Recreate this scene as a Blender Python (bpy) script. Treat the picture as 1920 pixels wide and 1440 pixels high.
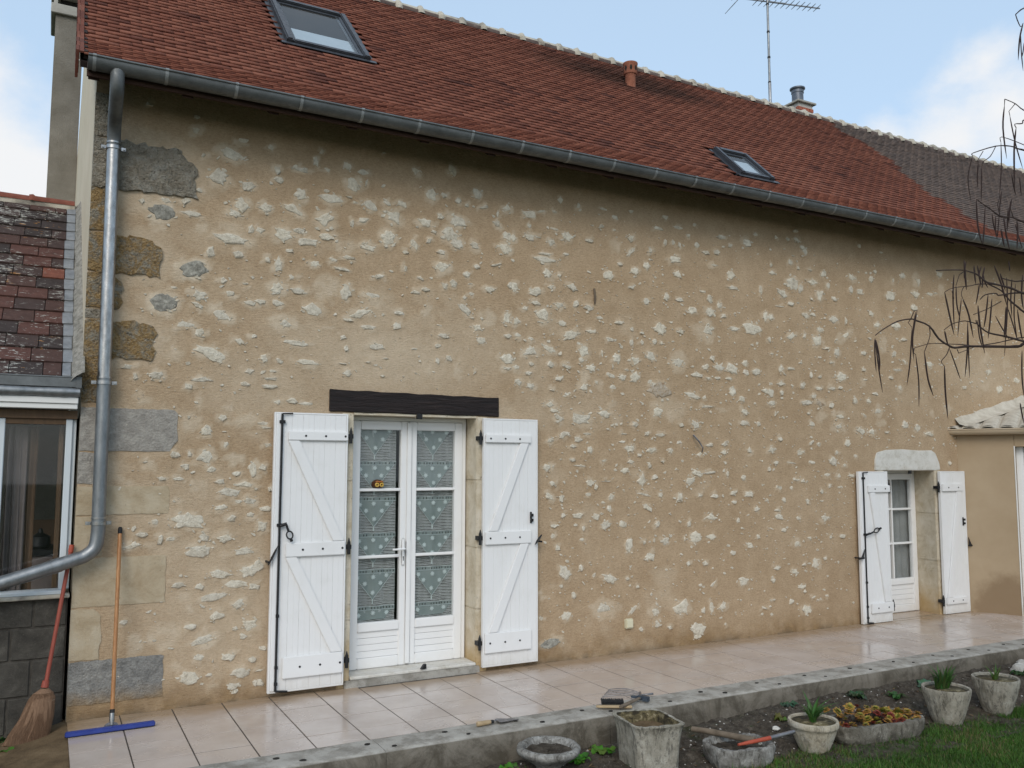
import bpy, bmesh, math, random
import numpy as np
from mathutils import Vector, Matrix

for o in list(bpy.data.objects):
    bpy.data.objects.remove(o)
scene = bpy.context.scene
COL = scene.collection
R = math.radians
random.seed(7)
RNG = np.random.default_rng(11)

# ------------------------------------------------------------------ camera
cam_d = bpy.data.cameras.new('camera')
cam = bpy.data.objects.new('camera', cam_d)
COL.objects.link(cam)
yaw, pitch, roll, fpx = R(28.1664), R(5.3208), R(0.1132), 1615.27
fw = Vector((math.sin(yaw) * math.cos(pitch), math.cos(yaw) * math.cos(pitch), math.sin(pitch)))
r0 = Vector((math.cos(yaw), -math.sin(yaw), 0))
u0 = r0.cross(fw)
rt = math.cos(roll) * r0 + math.sin(roll) * u0
up = -math.sin(roll) * r0 + math.cos(roll) * u0
CAM = Vector((0.061, -6.794, 1.758))
cam.matrix_world = Matrix(((rt.x, up.x, -fw.x, CAM.x), (rt.y, up.y, -fw.y, CAM.y), (rt.z, up.z, -fw.z, CAM.z), (0, 0, 0, 1)))
cam_d.sensor_width = 36
cam_d.lens = fpx / 1920 * 36
cam_d.clip_start = 0.05
cam_d.clip_end = 500
scene.camera = cam

# ------------------------------------------------------------------ sky and sun
SUN_EL, SUN_AZ = R(36), R(214)          # azimuth measured clockwise from +Y
world = bpy.data.worlds.new('World')
scene.world = world
world.use_nodes = True
wn = world.node_tree
wn.nodes.clear()
def wnode(t, **k):
    n = wn.nodes.new(t)
    for a, b in k.items():
        setattr(n, a, b)
    return n
w_out = wnode('ShaderNodeOutputWorld')
w_bg = wnode('ShaderNodeBackground')
w_sky = wnode('ShaderNodeTexSky', sky_type='NISHITA', sun_disc=False, sun_elevation=SUN_EL, sun_rotation=SUN_AZ,
              altitude=120, air_density=1.0, dust_density=1.6, ozone_density=1.2)
w_bg.inputs['Strength'].default_value = 0.15
w_tc = wnode('ShaderNodeTexCoord')
def vdir(px, py):
    d = fw + rt * ((px - 960) / fpx) + up * ((720 - py) / fpx)
    return d.normalized()
def wmath(op, a, b=None, c=None, clamp=False):
    n = wnode('ShaderNodeMath', operation=op, use_clamp=clamp)
    for i, v in enumerate((a, b, c)):
        if v is None:
            continue
        if isinstance(v, (int, float)):
            n.inputs[i].default_value = v
        else:
            wn.links.new(v, n.inputs[i])
    return n.outputs[0]
nrm = wnode('ShaderNodeVectorMath', operation='NORMALIZE')
wn.links.new(w_tc.outputs['Generated'], nrm.inputs[0])
w_no = wnode('ShaderNodeTexNoise')
w_no.inputs['Scale'].default_value = 3.4
w_no.inputs['Detail'].default_value = 9
w_no.inputs['Roughness'].default_value = 0.58
w_no.inputs['Distortion'].default_value = 0.25
wn.links.new(nrm.outputs[0], w_no.inputs['Vector'])
w_no2 = wnode('ShaderNodeTexNoise')
w_no2.inputs['Scale'].default_value = 1.3
w_no2.inputs['Detail'].default_value = 3
wn.links.new(nrm.outputs[0], w_no2.inputs['Vector'])
def blob(px, py, rad):
    d = vdir(px, py)
    dt = wnode('ShaderNodeVectorMath', operation='DISTANCE')
    wn.links.new(nrm.outputs[0], dt.inputs[0])
    dt.inputs[1].default_value = d
    return wmath('SUBTRACT', 1.0, wmath('DIVIDE', dt.outputs['Value'], rad))
def blobmax(lst):
    v = blob(*lst[0])
    for b in lst[1:]:
        v = wmath('MAXIMUM', v, blob(*b))
    return wmath('MAXIMUM', v, -0.6)
cloudb = blobmax([(10, 330, .12), (60, 390, .12), (-120, 300, .2), (1845, 110, .085), (1890, 190, .135), (1790, 270, .11), (1650, 280, .07), (2150, 180, .25), (560, -500, .3), (2500, -100, .3)])
clear = blobmax([(1180, 60, .60), (120, 60, .17)])
v = wmath('ADD', wmath('MULTIPLY', w_no.outputs['Fac'], 1.9), wmath('SUBTRACT', wmath('MULTIPLY', w_no2.outputs['Fac'], 0.55), 0.325))
v = wmath('ADD', v, wmath('MULTIPLY', cloudb, 0.62))
v = wmath('SUBTRACT', v, wmath('MULTIPLY', wmath('MAXIMUM', clear, 0.0), 0.95))
v = wmath('ADD', v, 0.14)  # extra cloud cover, mostly out of view, added to whiten the light
mask = wnode('ShaderNodeMapRange', interpolation_type='SMOOTHSTEP')
wn.links.new(v, mask.inputs['Value'])
mask.inputs['From Min'].default_value = 0.76
mask.inputs['From Max'].default_value = 1.20
# thin veil of high cloud whitens the blue a little
w_veil = wnode('ShaderNodeMix', data_type='RGBA')
w_veil.inputs['Factor'].default_value = 0.55
wn.links.new(w_sky.outputs['Color'], w_veil.inputs['A'])
w_veil.inputs['B'].default_value = (5.0, 6.5, 8.0, 1)
w_mix = wnode('ShaderNodeMix', data_type='RGBA')
wn.links.new(mask.outputs['Result'], w_mix.inputs['Factor'])
wn.links.new(w_veil.outputs['Result'], w_mix.inputs['A'])
w_mix.inputs['B'].default_value = (6.0, 6.08, 6.2, 1)
wn.links.new(w_mix.outputs['Result'], w_bg.inputs['Color'])
wn.links.new(w_bg.outputs[0], w_out.inputs[0])

sun_d = bpy.data.lights.new('sun', 'SUN')
sun_d.energy = 1.45
sun_d.angle = R(32)
sun_d.color = (1.0, 0.945, 0.86)
sun = bpy.data.objects.new('sun', sun_d)
COL.objects.link(sun)
sdir = Vector((math.sin(SUN_AZ) * math.cos(SUN_EL), math.cos(SUN_AZ) * math.cos(SUN_EL), math.sin(SUN_EL)))
sun.rotation_euler = sdir.to_track_quat('Z', 'Y').to_euler()
sun.location = (-4, -8, 12)

vs = scene.view_settings
vs.view_transform = 'Standard'
vs.look = 'None'
vs.exposure = 0.0
vs.gamma = 1.0
vs.use_curve_mapping = False
scene.render.engine = 'CYCLES'
scene.cycles.max_bounces = 8
scene.cycles.transparent_max_bounces = 16
scene.cycles.use_denoising = True

# ------------------------------------------------------------------ helpers
def hx(s):
    s = s.lstrip('#')
    return tuple(((c / 12.92) if c <= 0.04045 else ((c + 0.055) / 1.055) ** 2.4) for c in (int(s[i:i + 2], 16) / 255 for i in (0, 2, 4)))

class Mt:
    """Small node builder for one Principled material."""
    def __init__(s, name):
        s.m = bpy.data.materials.new(name)
        s.m.use_nodes = True
        s.nt = s.m.node_tree
        s.b = s.nt.nodes['Principled BSDF']
        s._pos = None
    def n(s, t, **k):
        n = s.nt.nodes.new(t)
        for a, b in k.items():
            setattr(n, a, b)
        return n
    def put(s, inp, v):
        if hasattr(v, 'node'):
            s.nt.links.new(v, inp)
        elif isinstance(v, tuple) and len(v) == 3 and inp.type == 'RGBA':
            inp.default_value = (*v, 1)
        else:
            inp.default_value = v
    def pos(s):
        if s._pos is None:
            s._pos = s.n('ShaderNodeNewGeometry').outputs['Position']
        return s._pos
    def obj(s):
        return s.n('ShaderNodeTexCoord').outputs['Object']
    def rnd(s):
        return s.n('ShaderNodeObjectInfo').outputs['Random']
    def scale(s, v, k):
        n = s.n('ShaderNodeVectorMath', operation='MULTIPLY')
        s.put(n.inputs[0], v)
        n.inputs[1].default_value = k
        return n.outputs[0]
    def noise(s, sc, det=4, ro=.55, vec=None, dist=0):
        n = s.n('ShaderNodeTexNoise')
        s.put(n.inputs['Vector'], vec if vec is not None else s.pos())
        n.inputs['Scale'].default_value = sc
        n.inputs['Detail'].default_value = det
        n.inputs['Roughness'].default_value = ro
        n.inputs['Distortion'].default_value = dist
        return n.outputs['Fac']
    def voro(s, sc, vec=None, feature='F1', out='Distance', rand=1.0):
        n = s.n('ShaderNodeTexVoronoi', feature=feature)
        s.put(n.inputs['Vector'], vec if vec is not None else s.pos())
        n.inputs['Scale'].default_value = sc
        n.inputs['Randomness'].default_value = rand
        return n.outputs[out]
    def ramp(s, f, stops, interp='LINEAR'):
        n = s.n('ShaderNodeValToRGB')
        s.put(n.inputs[0], f)
        e = n.color_ramp.elements
        while len(e) < len(stops):
            e.new(0.5)
        for i, (p, c) in enumerate(stops):
            e[i].position = p
            e[i].color = (*c, 1) if isinstance(c, tuple) else (c, c, c, 1)
        n.color_ramp.interpolation = interp
        return n.outputs['Color']
    def step(s, f, a, b):
        n = s.n('ShaderNodeMapRange', interpolation_type='SMOOTHSTEP')
        s.put(n.inputs['Value'], f)
        n.inputs['From Min'].default_value = a
        n.inputs['From Max'].default_value = b
        return n.outputs['Result']
    def math(s, op, a, b=0.0, clamp=False):
        n = s.n('ShaderNodeMath', operation=op, use_clamp=clamp)
        s.put(n.inputs[0], a)
        s.put(n.inputs[1], b)
        return n.outputs[0]
    def mix(s, f, a, b, blend='MIX'):
        n = s.n('ShaderNodeMix', data_type='RGBA', blend_type=blend)
        s.put(n.inputs['Factor'], f)
        s.put(n.inputs['A'], a)
        s.put(n.inputs['B'], b)
        return n.outputs['Result']
    def attr(s, name, out='Fac'):
        n = s.n('ShaderNodeAttribute', attribute_name=name)
        return n.outputs[out]
    def sep(s, v, i):
        n = s.n('ShaderNodeSeparateXYZ')
        s.put(n.inputs[0], v)
        return n.outputs[i]
    def bump(s, h, strength=.4, dist=.01, prev=None):
        n = s.n('ShaderNodeBump')
        s.put(n.inputs['Height'], h)
        n.inputs['Strength'].default_value = strength
        n.inputs['Distance'].default_value = dist
        if prev is not None:
            s.nt.links.new(prev, n.inputs['Normal'])
        return n.outputs['Normal']
    def done(s, col, rough=.8, metal=0.0, normal=None, spec=.5, **k):
        s.put(s.b.inputs['Base Color'], col)
        s.put(s.b.inputs['Roughness'], rough)
        s.put(s.b.inputs['Metallic'], metal)
        s.put(s.b.inputs['Specular IOR Level'], spec)
        if normal is not None:
            s.nt.links.new(normal, s.b.inputs['Normal'])
        for a, v in k.items():
            s.put(s.b.inputs[a.replace('_', ' ')], v)
        return s.m

class MB:
    """Collects shapes; build() links them as ONE mesh object."""
    def __init__(s):
        s.v, s.f, s.c = [], [], []
    def add(s, vs_, fs_, c=None):
        o = len(s.v)
        s.v.extend([tuple(p) for p in vs_])
        s.f.extend([tuple(i + o for i in f) for f in fs_])
        s.c.extend([c] * len(fs_))
        return s
    def box(s, x0, x1, y0, y1, z0, z1, c=None):
        vs_ = [(x, y, z) for x in (x0, x1) for y in (y0, y1) for z in (z0, z1)]
        return s.add(vs_, [(0, 1, 3, 2), (4, 6, 7, 5), (0, 4, 5, 1), (2, 3, 7, 6), (0, 2, 6, 4), (1, 5, 7, 3)], c)
    def obox(s, cen, ax, ay, az, c=None):
        cen, ax, ay, az = map(Vector, (cen, ax, ay, az))
        vs_ = [cen + ax * i + ay * j + az * k for i in (-1, 1) for j in (-1, 1) for k in (-1, 1)]
        return s.add(vs_, [(0, 1, 3, 2), (4, 6, 7, 5), (0, 4, 5, 1), (2, 3, 7, 6), (0, 2, 6, 4), (1, 5, 7, 3)], c)
    def bar(s, p, q, w, h, upv=(0, 0, 1), c=None):
        p, q = Vector(p), Vector(q)
        d = (q - p)
        n = d.normalized()
        sd = n.cross(Vector(upv)).normalized()
        u = sd.cross(n)
        return s.obox((p + q) / 2, d / 2, sd * w / 2, u * h / 2, c)
    def tube(s, pts, rad, seg=10, caps=True, c=None, flat=1.0):
        pts = [Vector(p) for p in pts]
        rs = rad if isinstance(rad, (list, tuple)) else [rad] * len(pts)
        o = len(s.v)
        t0 = (pts[1] - pts[0]).normalized()
        ref = Vector((0, 0, 1)) if abs(t0.z) < .9 else Vector((1, 0, 0))
        a = t0.cross(ref).normalized()
        fs_ = []
        vs_ = []
        for i, p in enumerate(pts):
            t = ((pts[min(i + 1, len(pts) - 1)] - pts[i]).normalized() + (pts[i] - pts[max(i - 1, 0)]).normalized())
            t = t.normalized() if t.length > 1e-6 else t0
            a = (a - t * a.dot(t)).normalized()
            b = t.cross(a)
            for k in range(seg):
                an = 2 * math.pi * k / seg
                vs_.append(p + (a * math.cos(an) + b * math.sin(an) * flat) * rs[i])
        for i in range(len(pts) - 1):
            for k in range(seg):
                fs_.append((i * seg + k, i * seg + (k + 1) % seg, (i + 1) * seg + (k + 1) % seg, (i + 1) * seg + k))
        if caps:
            fs_.append(tuple(reversed(range(seg))))
            fs_.append(tuple(range((len(pts) - 1) * seg, len(pts) * seg)))
        return s.add(vs_, fs_, c)
    def lathe(s, prof, cen=(0, 0, 0), seg=32, c=None, wob=None):
        vs_, fs_ = [], []
        for i, (r, z) in enumerate(prof):
            for k in range(seg):
                an = 2 * math.pi * k / seg
                rr = r * (wob(an, z) if wob else 1)
                vs_.append((cen[0] + rr * math.cos(an), cen[1] + rr * math.sin(an), cen[2] + z))
        for i in range(len(prof) - 1):
            for k in range(seg):
                fs_.append((i * seg + k, i * seg + (k + 1) % seg, (i + 1) * seg + (k + 1) % seg, (i + 1) * seg + k))
        if prof[0][0] > 1e-5:
            fs_.append(tuple(reversed(range(seg))))
        if prof[-1][0] > 1e-5:
            fs_.append(tuple(range((len(prof) - 1) * seg, len(prof) * seg)))
        return s.add(vs_, fs_, c)
    def prism(s, poly, d, c=None):
        """poly: list of 3-D points; d: extrusion vector."""
        n = len(poly)
        d = Vector(d)
        vs_ = [Vector(p) for p in poly] + [Vector(p) + d for p in poly]
        fs_ = [tuple(reversed(range(n))), tuple(range(n, 2 * n))] + [(i, (i + 1) % n, n + (i + 1) % n, n + i) for i in range(n)]
        return s.add(vs_, fs_, c)
    def mesh(s, name, bevel=0, smooth=False, segs=1, recalc=True):
        me = bpy.data.meshes.new(name)
        me.from_pydata(s.v, [], s.f)
        if any(c is not None for c in s.c):
            at = me.attributes.new('tint', 'FLOAT_COLOR', 'FACE')
            for i, c in enumerate(s.c):
                at.data[i].color = (*c, 1) if c is not None else (.5, .5, .5, 1)
        if bevel or recalc:
            bm = bmesh.new()
            bm.from_mesh(me)
            if recalc:
                bmesh.ops.recalc_face_normals(bm, faces=bm.faces)
            if bevel:
                es = [e for e in bm.edges if len(e.link_faces) == 2 and e.calc_face_angle(0) > .6]
                bmesh.ops.bevel(bm, geom=es, offset=bevel, segments=segs, affect='EDGES', clamp_overlap=True)
            bm.to_mesh(me)
            bm.free()
        if smooth:
            for p in me.polygons:
                p.use_smooth = True
            if smooth != True:
                try:
                    me.set_sharp_from_angle(angle=R(smooth))
                except Exception:
                    pass
        me.update()
        return me
    def build(s, name, m, parent=None, bevel=0, smooth=False, segs=1):
        return put(name, s.mesh(name, bevel, smooth, segs), m, parent)

def put(name, me, m, parent=None):
    if m is not None and not me.materials:
        me.materials.append(m)
    o = bpy.data.objects.new(name, me)
    COL.objects.link(o)
    if parent is not None:
        adopt(o, parent)
    return o
def wmat(o):
    """World matrix of a thing built here (only translations and z rotations on Empties, parents one or two deep)."""
    m = o.matrix_basis.copy()
    if o.parent is not None:
        m = wmat(o.parent) @ o.matrix_parent_inverse @ m
    return m
def adopt(o, parent):
    o.parent = parent
    o.matrix_parent_inverse = wmat(parent).inverted()
def tag(o, label=None, cat=None, group=None, kind=None):
    if label:
        o['label'] = label
    if cat:
        o['category'] = cat
    if group:
        o['group'] = group
    if kind:
        o['kind'] = kind
    return o
def empty(name, loc, label=None, cat=None, group=None, kind=None):
    o = bpy.data.objects.new(name, None)
    o.location = loc
    o.empty_display_size = .1
    COL.objects.link(o)
    return tag(o, label, cat, group, kind)
def npmesh(name, V, F, tint=None, smooth=False):
    """Mesh from numpy arrays; F is (n,3) or (n,4)."""
    me = bpy.data.meshes.new(name)
    k = F.shape[1]
    me.vertices.add(len(V))
    me.vertices.foreach_set('co', np.asarray(V, np.float32).ravel())
    me.loops.add(F.size)
    me.loops.foreach_set('vertex_index', F.astype(np.int32).ravel())
    me.polygons.add(len(F))
    me.polygons.foreach_set('loop_start', np.arange(0, F.size, k, dtype=np.int32))
    me.polygons.foreach_set('loop_total', np.full(len(F), k, np.int32))
    if smooth:
        me.polygons.foreach_set('use_smooth', np.ones(len(F), bool))
    me.update(calc_edges=True)
    if tint is not None:
        at = me.attributes.new('tint', 'FLOAT_COLOR', 'FACE')
        c = np.ones((len(F), 4), np.float32)
        c[:, :3] = tint
        at.data.foreach_set('color', c.ravel())
    return me
def vnoise(x, z, seed=0):
    """Smooth 2-D value noise, 0..1, for numpy arrays."""
    xi, zi = np.floor(x).astype(np.int64), np.floor(z).astype(np.int64)
    fx, fz = x - xi, z - zi
    fx, fz = fx * fx * (3 - 2 * fx), fz * fz * (3 - 2 * fz)
    def h(a, b):
        n = (a * 374761393 + b * 668265263 + seed * 1442695041) & 0xffffffff
        n = ((n ^ (n >> 13)) * 1274126177) & 0xffffffff
        n = n ^ (n >> 16)
        return (n & 0xffff) / 65535.0
    return (h(xi, zi) * (1 - fx) + h(xi + 1, zi) * fx) * (1 - fz) + (h(xi, zi + 1) * (1 - fx) + h(xi + 1, zi + 1) * fx) * fz
def fbm(x, z, oct=4, seed=0, gain=.5):
    s, a, t = 0, 1.0, 0
    for i in range(oct):
        s = s + a * vnoise(x * 2 ** i + 17.3 * i, z * 2 ** i + 9.1 * i, seed + i)
        t += a
        a *= gain
    return s / t
# ------------------------------------------------------------------ materials
M = {}
def grainy(name, c1, c2, sc=6, rough=.85, bsc=120, bst=.3, bd=.004, spec=.3, c3=None, spots=None):
    t = Mt(name)
    f = t.noise(sc, 5, .6)
    col = t.ramp(f, [(.3, c1), (.7, c2)])
    if c3:
        col = t.mix(t.step(t.noise(sc * .45, 4, .6, dist=.6), .5, .68), col, c3)
    if spots:
        col = t.mix(t.step(t.voro(spots[0]), spots[1], spots[1] * .55), col, spots[2])
    h = t.noise(bsc, 4, .65)
    M[name] = t.done(col, rough, normal=t.bump(h, bst, bd), spec=spec)
    return M[name]

# lime render, the flush-pointed wall
t = Mt('lime_render')
pale = t.attr('pale')
n1 = t.noise(.9, 4, .6)
n2 = t.noise(5, 6, .65)
n3 = t.noise(60, 4, .7)
n4 = t.noise(340, 3, .7)
base = t.ramp(n1, [(.3, (.402, .284, .174)), (.5, (.480, .354, .230)), (.72, (.538, .411, .281))])
base = t.mix(.55, base, t.ramp(n2, [(.3, (.384, .269, .165)), (.7, (.556, .422, .288))]))
n5 = t.noise(34, 5, .72, vec=t.scale(t.pos(), (1, 1, 2.3)), dist=.4)
base = t.mix(t.step(n5, .56, .30), base, t.mix(1.0, base, (.80, .77, .73), 'MULTIPLY'))
base = t.mix(t.step(n5, .58, .74), base, t.mix(1.0, base, (1.16, 1.16, 1.15), 'MULTIPLY'))
base = t.mix(t.step(n3, .35, .8), base, t.mix(1.0, base, (1.16, 1.16, 1.15), 'MULTIPLY'))
base = t.mix(t.step(n4, .58, .3), base, t.mix(1.0, base, (.72, .68, .62), 'MULTIPLY'))
pf = t.math('ADD', pale, t.math('MULTIPLY', t.math('SUBTRACT', t.noise(22, 5, .7), .5), .45), True)
pf = t.math('MULTIPLY', t.math('MULTIPLY', pf, t.step(pale, .02, .16)), .92)
palec = t.ramp(t.noise(16, 5, .65), [(.3, (.625, .52, .385)), (.7, (.735, .64, .50))])
col = t.mix(pf, base, palec)
damp = t.attr('damp')
df = t.math('MULTIPLY', damp, t.step(t.noise(3.2, 5, .65), .25, .6))
col = t.mix(t.math('MULTIPLY', df, .75), col, t.ramp(t.noise(14, 4, .6), [(.3, (.16, .09, .035)), (.7, (.30, .19, .085))]))
grime = t.attr('grime')
col = t.mix(t.math('MULTIPLY', grime, t.step(t.noise(7, 5, .7), .2, .65)), col, (.085, .075, .06))
hgt = t.math('ADD', t.math('MULTIPLY', t.noise(170, 4, .7), .6), t.math('MULTIPLY', n5, 1.0))
M['lime_render'] = t.done(col, .92, normal=t.bump(hgt, .75, .012), spec=.2)

def stone_mat(name, cols, crack=.5, bsc=45):
    t = Mt(name)
    rn = t.rnd()
    n = t.noise(26, 6, .68, dist=.4)
    col = t.ramp(n, cols)
    col = t.mix(t.math('MULTIPLY', t.step(rn, .25, 1.0), .5), col, t.mix(1.0, col, (.80, .80, .82), 'MULTIPLY'))
    col = t.mix(t.math('MULTIPLY', t.step(t.noise(44, 6, .75, dist=1.4), .56, .66), crack), col, (.22, .20, .175))
    h = t.math('ADD', t.noise(bsc, 7, .78, dist=.7), t.math('MULTIPLY', t.noise(190, 3, .7), .3))
    M[name] = t.done(col, .9, normal=t.bump(h, .9, .016), spec=.2)
stone_mat('pale_stone', [(.28, (.40, .345, .26)), (.42, (.64, .57, .45)), (.6, (.76, .695, .57)), (.8, (.82, .77, .66))], .6)
stone_mat('rust_stone', [(.30, (.24, .13, .06)), (.48, (.45, .36, .26)), (.7, (.56, .50, .42))], .5)
stone_mat('mossy_stone', [(.28, (.15, .14, .115)), (.45, (.30, .285, .24)), (.68, (.56, .53, .45))], .8)
# big corner stones
def quoin(name, cols, lich=None, bst=.8, stain=None):
    t = Mt(name)
    n = t.noise(13, 7, .7, dist=.5)
    col = t.ramp(n, cols)
    if lich is None:
        col = t.mix(t.math('MULTIPLY', t.step(t.noise(22, 6, .75, dist=.5), .54, .70), .45), col, (.12, .11, .095))
    else:
        col = t.mix(t.math('MULTIPLY', t.step(t.noise(48, 6, .8, dist=.5), .52, .64), .75), col, (.050, .045, .038))
    col = t.mix(t.math('MULTIPLY', t.step(t.noise(70, 5, .8, vec=t.scale(t.pos(), (1, 1, 1.6))), .58, .68), .55 if lich else .2), col, (.42, .39, .33))
    if lich:
        lf = t.step(t.noise(9, 9, .82, dist=.9), .40, .55)
        lc = t.ramp(t.noise(60, 4, .7), [(.3, (.20, .125, .055)), (.55, (.43, .275, .115)), (.75, (.55, .44, .27))])
        col = t.mix(t.math('MULTIPLY', lf, lich), col, lc)
    if stain:
        z = t.sep(t.pos(), 2)
        col = t.mix(t.math('MULTIPLY', t.step(t.math('ADD', z, t.math('MULTIPLY', t.noise(9, 4), .15)), stain[0], stain[1]), .8), col, (.33, .20, .075))
    h = t.math('ADD', t.noise(26, 8, .8, dist=.9), t.math('MULTIPLY', t.voro(60), .35))
    M[name] = t.done(col, .95, normal=t.bump(h, min(1, bst * 1.2), .05), spec=.15)
quoin('quoin_grey', [(.3, (.21, .195, .16)), (.5, (.38, .355, .30)), (.72, (.56, .525, .455))], lich=.2)
quoin('quoin_lichen', [(.3, (.20, .18, .145)), (.5, (.35, .315, .25)), (.72, (.54, .50, .41))], lich=.95)
quoin('quoin_smooth', [(.3, (.23, .21, .185)), (.5, (.33, .305, .27)), (.72, (.44, .41, .36))], bst=.4)
quoin('quoin_base', [(.3, (.15, .145, .135)), (.5, (.27, .26, .24)), (.72, (.38, .365, .33))], bst=.5, stain=(.30, .10))
t = Mt('quoin_cream')
n = t.noise(5, 6, .65, dist=.4)
col = t.ramp(n, [(.3, (.33, .25, .155)), (.5, (.43, .35, .24)), (.72, (.50, .43, .32))])
col = t.mix(t.math('MULTIPLY', t.step(t.noise(40, 4, .7), .64, .72), .6), col, (.17, .14, .10))
M['quoin_cream'] = t.done(col, .9, normal=t.bump(t.noise(45, 6, .7), .45, .015), spec=.2)
t = Mt('jamb_limestone')
z = t.sep(t.pos(), 2)
n = t.noise(7, 6, .68, dist=.4)
col = t.ramp(n, [(.3, (.47, .39, .27)), (.5, (.60, .53, .41)), (.72, (.69, .63, .53))])
col = t.mix(t.math('MULTIPLY', t.step(t.noise(55, 4, .72), .63, .70), .75), col, (.14, .12, .09))
sf = t.step(t.math('ADD', z, t.math('MULTIPLY', t.noise(6, 4), .5)), .75, .22)
col = t.mix(t.math('MULTIPLY', sf, .7), col, (.43, .27, .09))
M['jamb_limestone'] = t.done(col, .9, normal=t.bump(t.math('ADD', t.noise(40, 6, .7), t.step(t.noise(55, 4, .72), .70, .60)), .5, .015), spec=.2)
t = Mt('white_lintel')
n = t.noise(9, 6, .7, dist=.4)
col = t.ramp(n, [(.28, (.46, .42, .35)), (.5, (.62, .595, .54)), (.72, (.70, .68, .64))])
col = t.mix(t.math('MULTIPLY', t.step(t.noise(48, 5, .75, dist=.6), .63, .70), .7), col, (.20, .18, .15))
M['white_lintel'] = t.done(col, .92, normal=t.bump(t.noise(48, 6, .75, dist=.5), .6, .012), spec=.2)

# roof tiles: each carries its own fired colour in the face attribute
t = Mt('roof_tile')
tc = t.attr('tint', 'Color')
col = t.mix(.7, tc, t.mix(1.0, tc, t.ramp(t.noise(38, 5, .7), [(.25, (.55, .5, .5)), (.6, (1.05, 1.05, 1.05)), (.85, (1.5, 1.45, 1.4))]), 'MULTIPLY'))
M['roof_tile'] = t.done(col, .85, normal=t.bump(t.noise(150, 4, .7), .35, .004), spec=.25)
t = Mt('old_tile')
tc = t.attr('tint', 'Color')
col = t.mix(.75, tc, t.mix(1.0, tc, t.ramp(t.noise(22, 5, .7), [(.25, (.5, .48, .48)), (.6, (1.0, 1.0, 1.0)), (.85, (1.6, 1.5, 1.45))]), 'MULTIPLY'))
sv = t.scale(t.pos(), (1, 2.6, 2.6))
lw = t.step(t.math('ADD', t.noise(20, 5, .72, vec=sv), t.math('MULTIPLY', t.noise(2.6, 3), .55)), .86, .91)
col = t.mix(t.math('MULTIPLY', lw, .85), col, (.42, .41, .37))
lo = t.step(t.math('ADD', t.noise(10, 5, .72, vec=sv, dist=.3), t.math('MULTIPLY', t.noise(2.2, 3), .5)), .93, .98)
col = t.mix(t.math('MULTIPLY', lo, .8), col, (.38, .17, .035))
M['old_tile'] = t.done(col, .88, normal=t.bump(t.noise(110, 4, .7), .4, .005), spec=.25)
grainy('ridge_mortar', (.36, .32, .25), (.55, .51, .43), 9, .9, 70, .5, .012, c3=(.22, .20, .17))
grainy('old_mortar', (.16, .15, .125), (.38, .355, .31), 26, .95, 60, .8, .02)
grainy('ridge_tile_red', (.16, .05, .035), (.25, .085, .055), 14, .8, 90, .3, .005)
grainy('roof_deck', (.02, .014, .012), (.035, .022, .018), 8, .95)
grainy('eave_wood', (.040, .019, .013), (.062, .030, .020), 6, .8, 60, .4, .006)

def metal(name, c1, c2, rough=.4, sc=9, mtl=.85, streak=None):
    t = Mt(name)
    n = t.noise(sc, 5, .65, vec=t.scale(t.pos(), streak) if streak else None)
    col = t.ramp(n, [(.3, c1), (.7, c2)])
    col = t.mix(t.math('MULTIPLY', t.step(t.noise(75, 4, .7), .60, .72), .4), col, t.mix(1.0, col, (.55, .55, .55), 'MULTIPLY'))
    M[name] = t.done(col, t.ramp(t.noise(30, 4), [(.3, rough * .75), (.7, min(1, rough * 1.3))]), mtl, normal=t.bump(t.noise(60, 3), .12, .004))
metal('zinc_dark', (.10, .105, .105), (.17, .178, .178), .55, 7, .5, (1, 1, 1))
metal('zinc_joint', (.22, .23, .23), (.33, .34, .34), .55, 20, .5)
metal('galvanised', (.235, .232, .226), (.47, .463, .455), .33, 26, .92, (1, 1, .35))
metal('galvanised_dull', (.18, .19, .195), (.29, .30, .305), .42, 20, .75, (1, 1, .4))
metal('lead_sheet', (.17, .18, .19), (.30, .31, .32), .6, 12, .3)
metal('slate_metal', (.028, .030, .035), (.046, .049, .056), .42, 8, .0)
metal('black_iron', (.010, .010, .011), (.022, .022, .023), .5, 30, .3)
metal('steel_worn', (.16, .15, .155), (.34, .33, .33), .5, 25, .8)
metal('blue_steel', (.05, .07, .10), (.15, .18, .22), .45, 40, .7)
metal('flue_metal', (.09, .10, .12), (.16, .175, .20), .45, 15, .5)
metal('mast_metal', (.16, .16, .17), (.40, .41, .42), .4, 6, .7)
def white(name, c, rough, dirt=.12):
    t = Mt(name)
    n = t.noise(5, 5, .6)
    col = t.mix(t.math('MULTIPLY', t.step(n, .5, .75), dirt), c, (.55, .53, .48))
    col = t.mix(t.math('MULTIPLY', t.step(t.noise(90, 4, .7), .68, .76), dirt * 2), col, (.40, .37, .31))
    low = t.step(t.math('ADD', t.sep(t.pos(), 2), t.math('MULTIPLY', t.noise(11, 5, .7), .22)), .30, .08)
    col = t.mix(t.math('MULTIPLY', low, dirt * 2.2), col, (.46, .40, .31))
    M[name] = t.done(col, rough, normal=t.bump(t.noise(200, 2), .05, .002), spec=.45)
white('white_pvc', (.80, .795, .785), .32)
white('white_paint', (.765, .758, .748), .42, .16)
white('old_white_paint', (.56, .60, .62), .6, .5)
white('fascia_white', (.70, .69, .66), .5, .35)
white('cream_plastic', (.62, .58, .42), .45, .2)
t = Mt('oak_lintel')
v = t.scale(t.pos(), (1.2, 12, 14))
n = t.noise(3.5, 6, .65, vec=v, dist=.7)
col = t.ramp(n, [(.3, (.007, .005, .005)), (.6, (.020, .013, .012)), (.85, (.045, .03, .024))])
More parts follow.
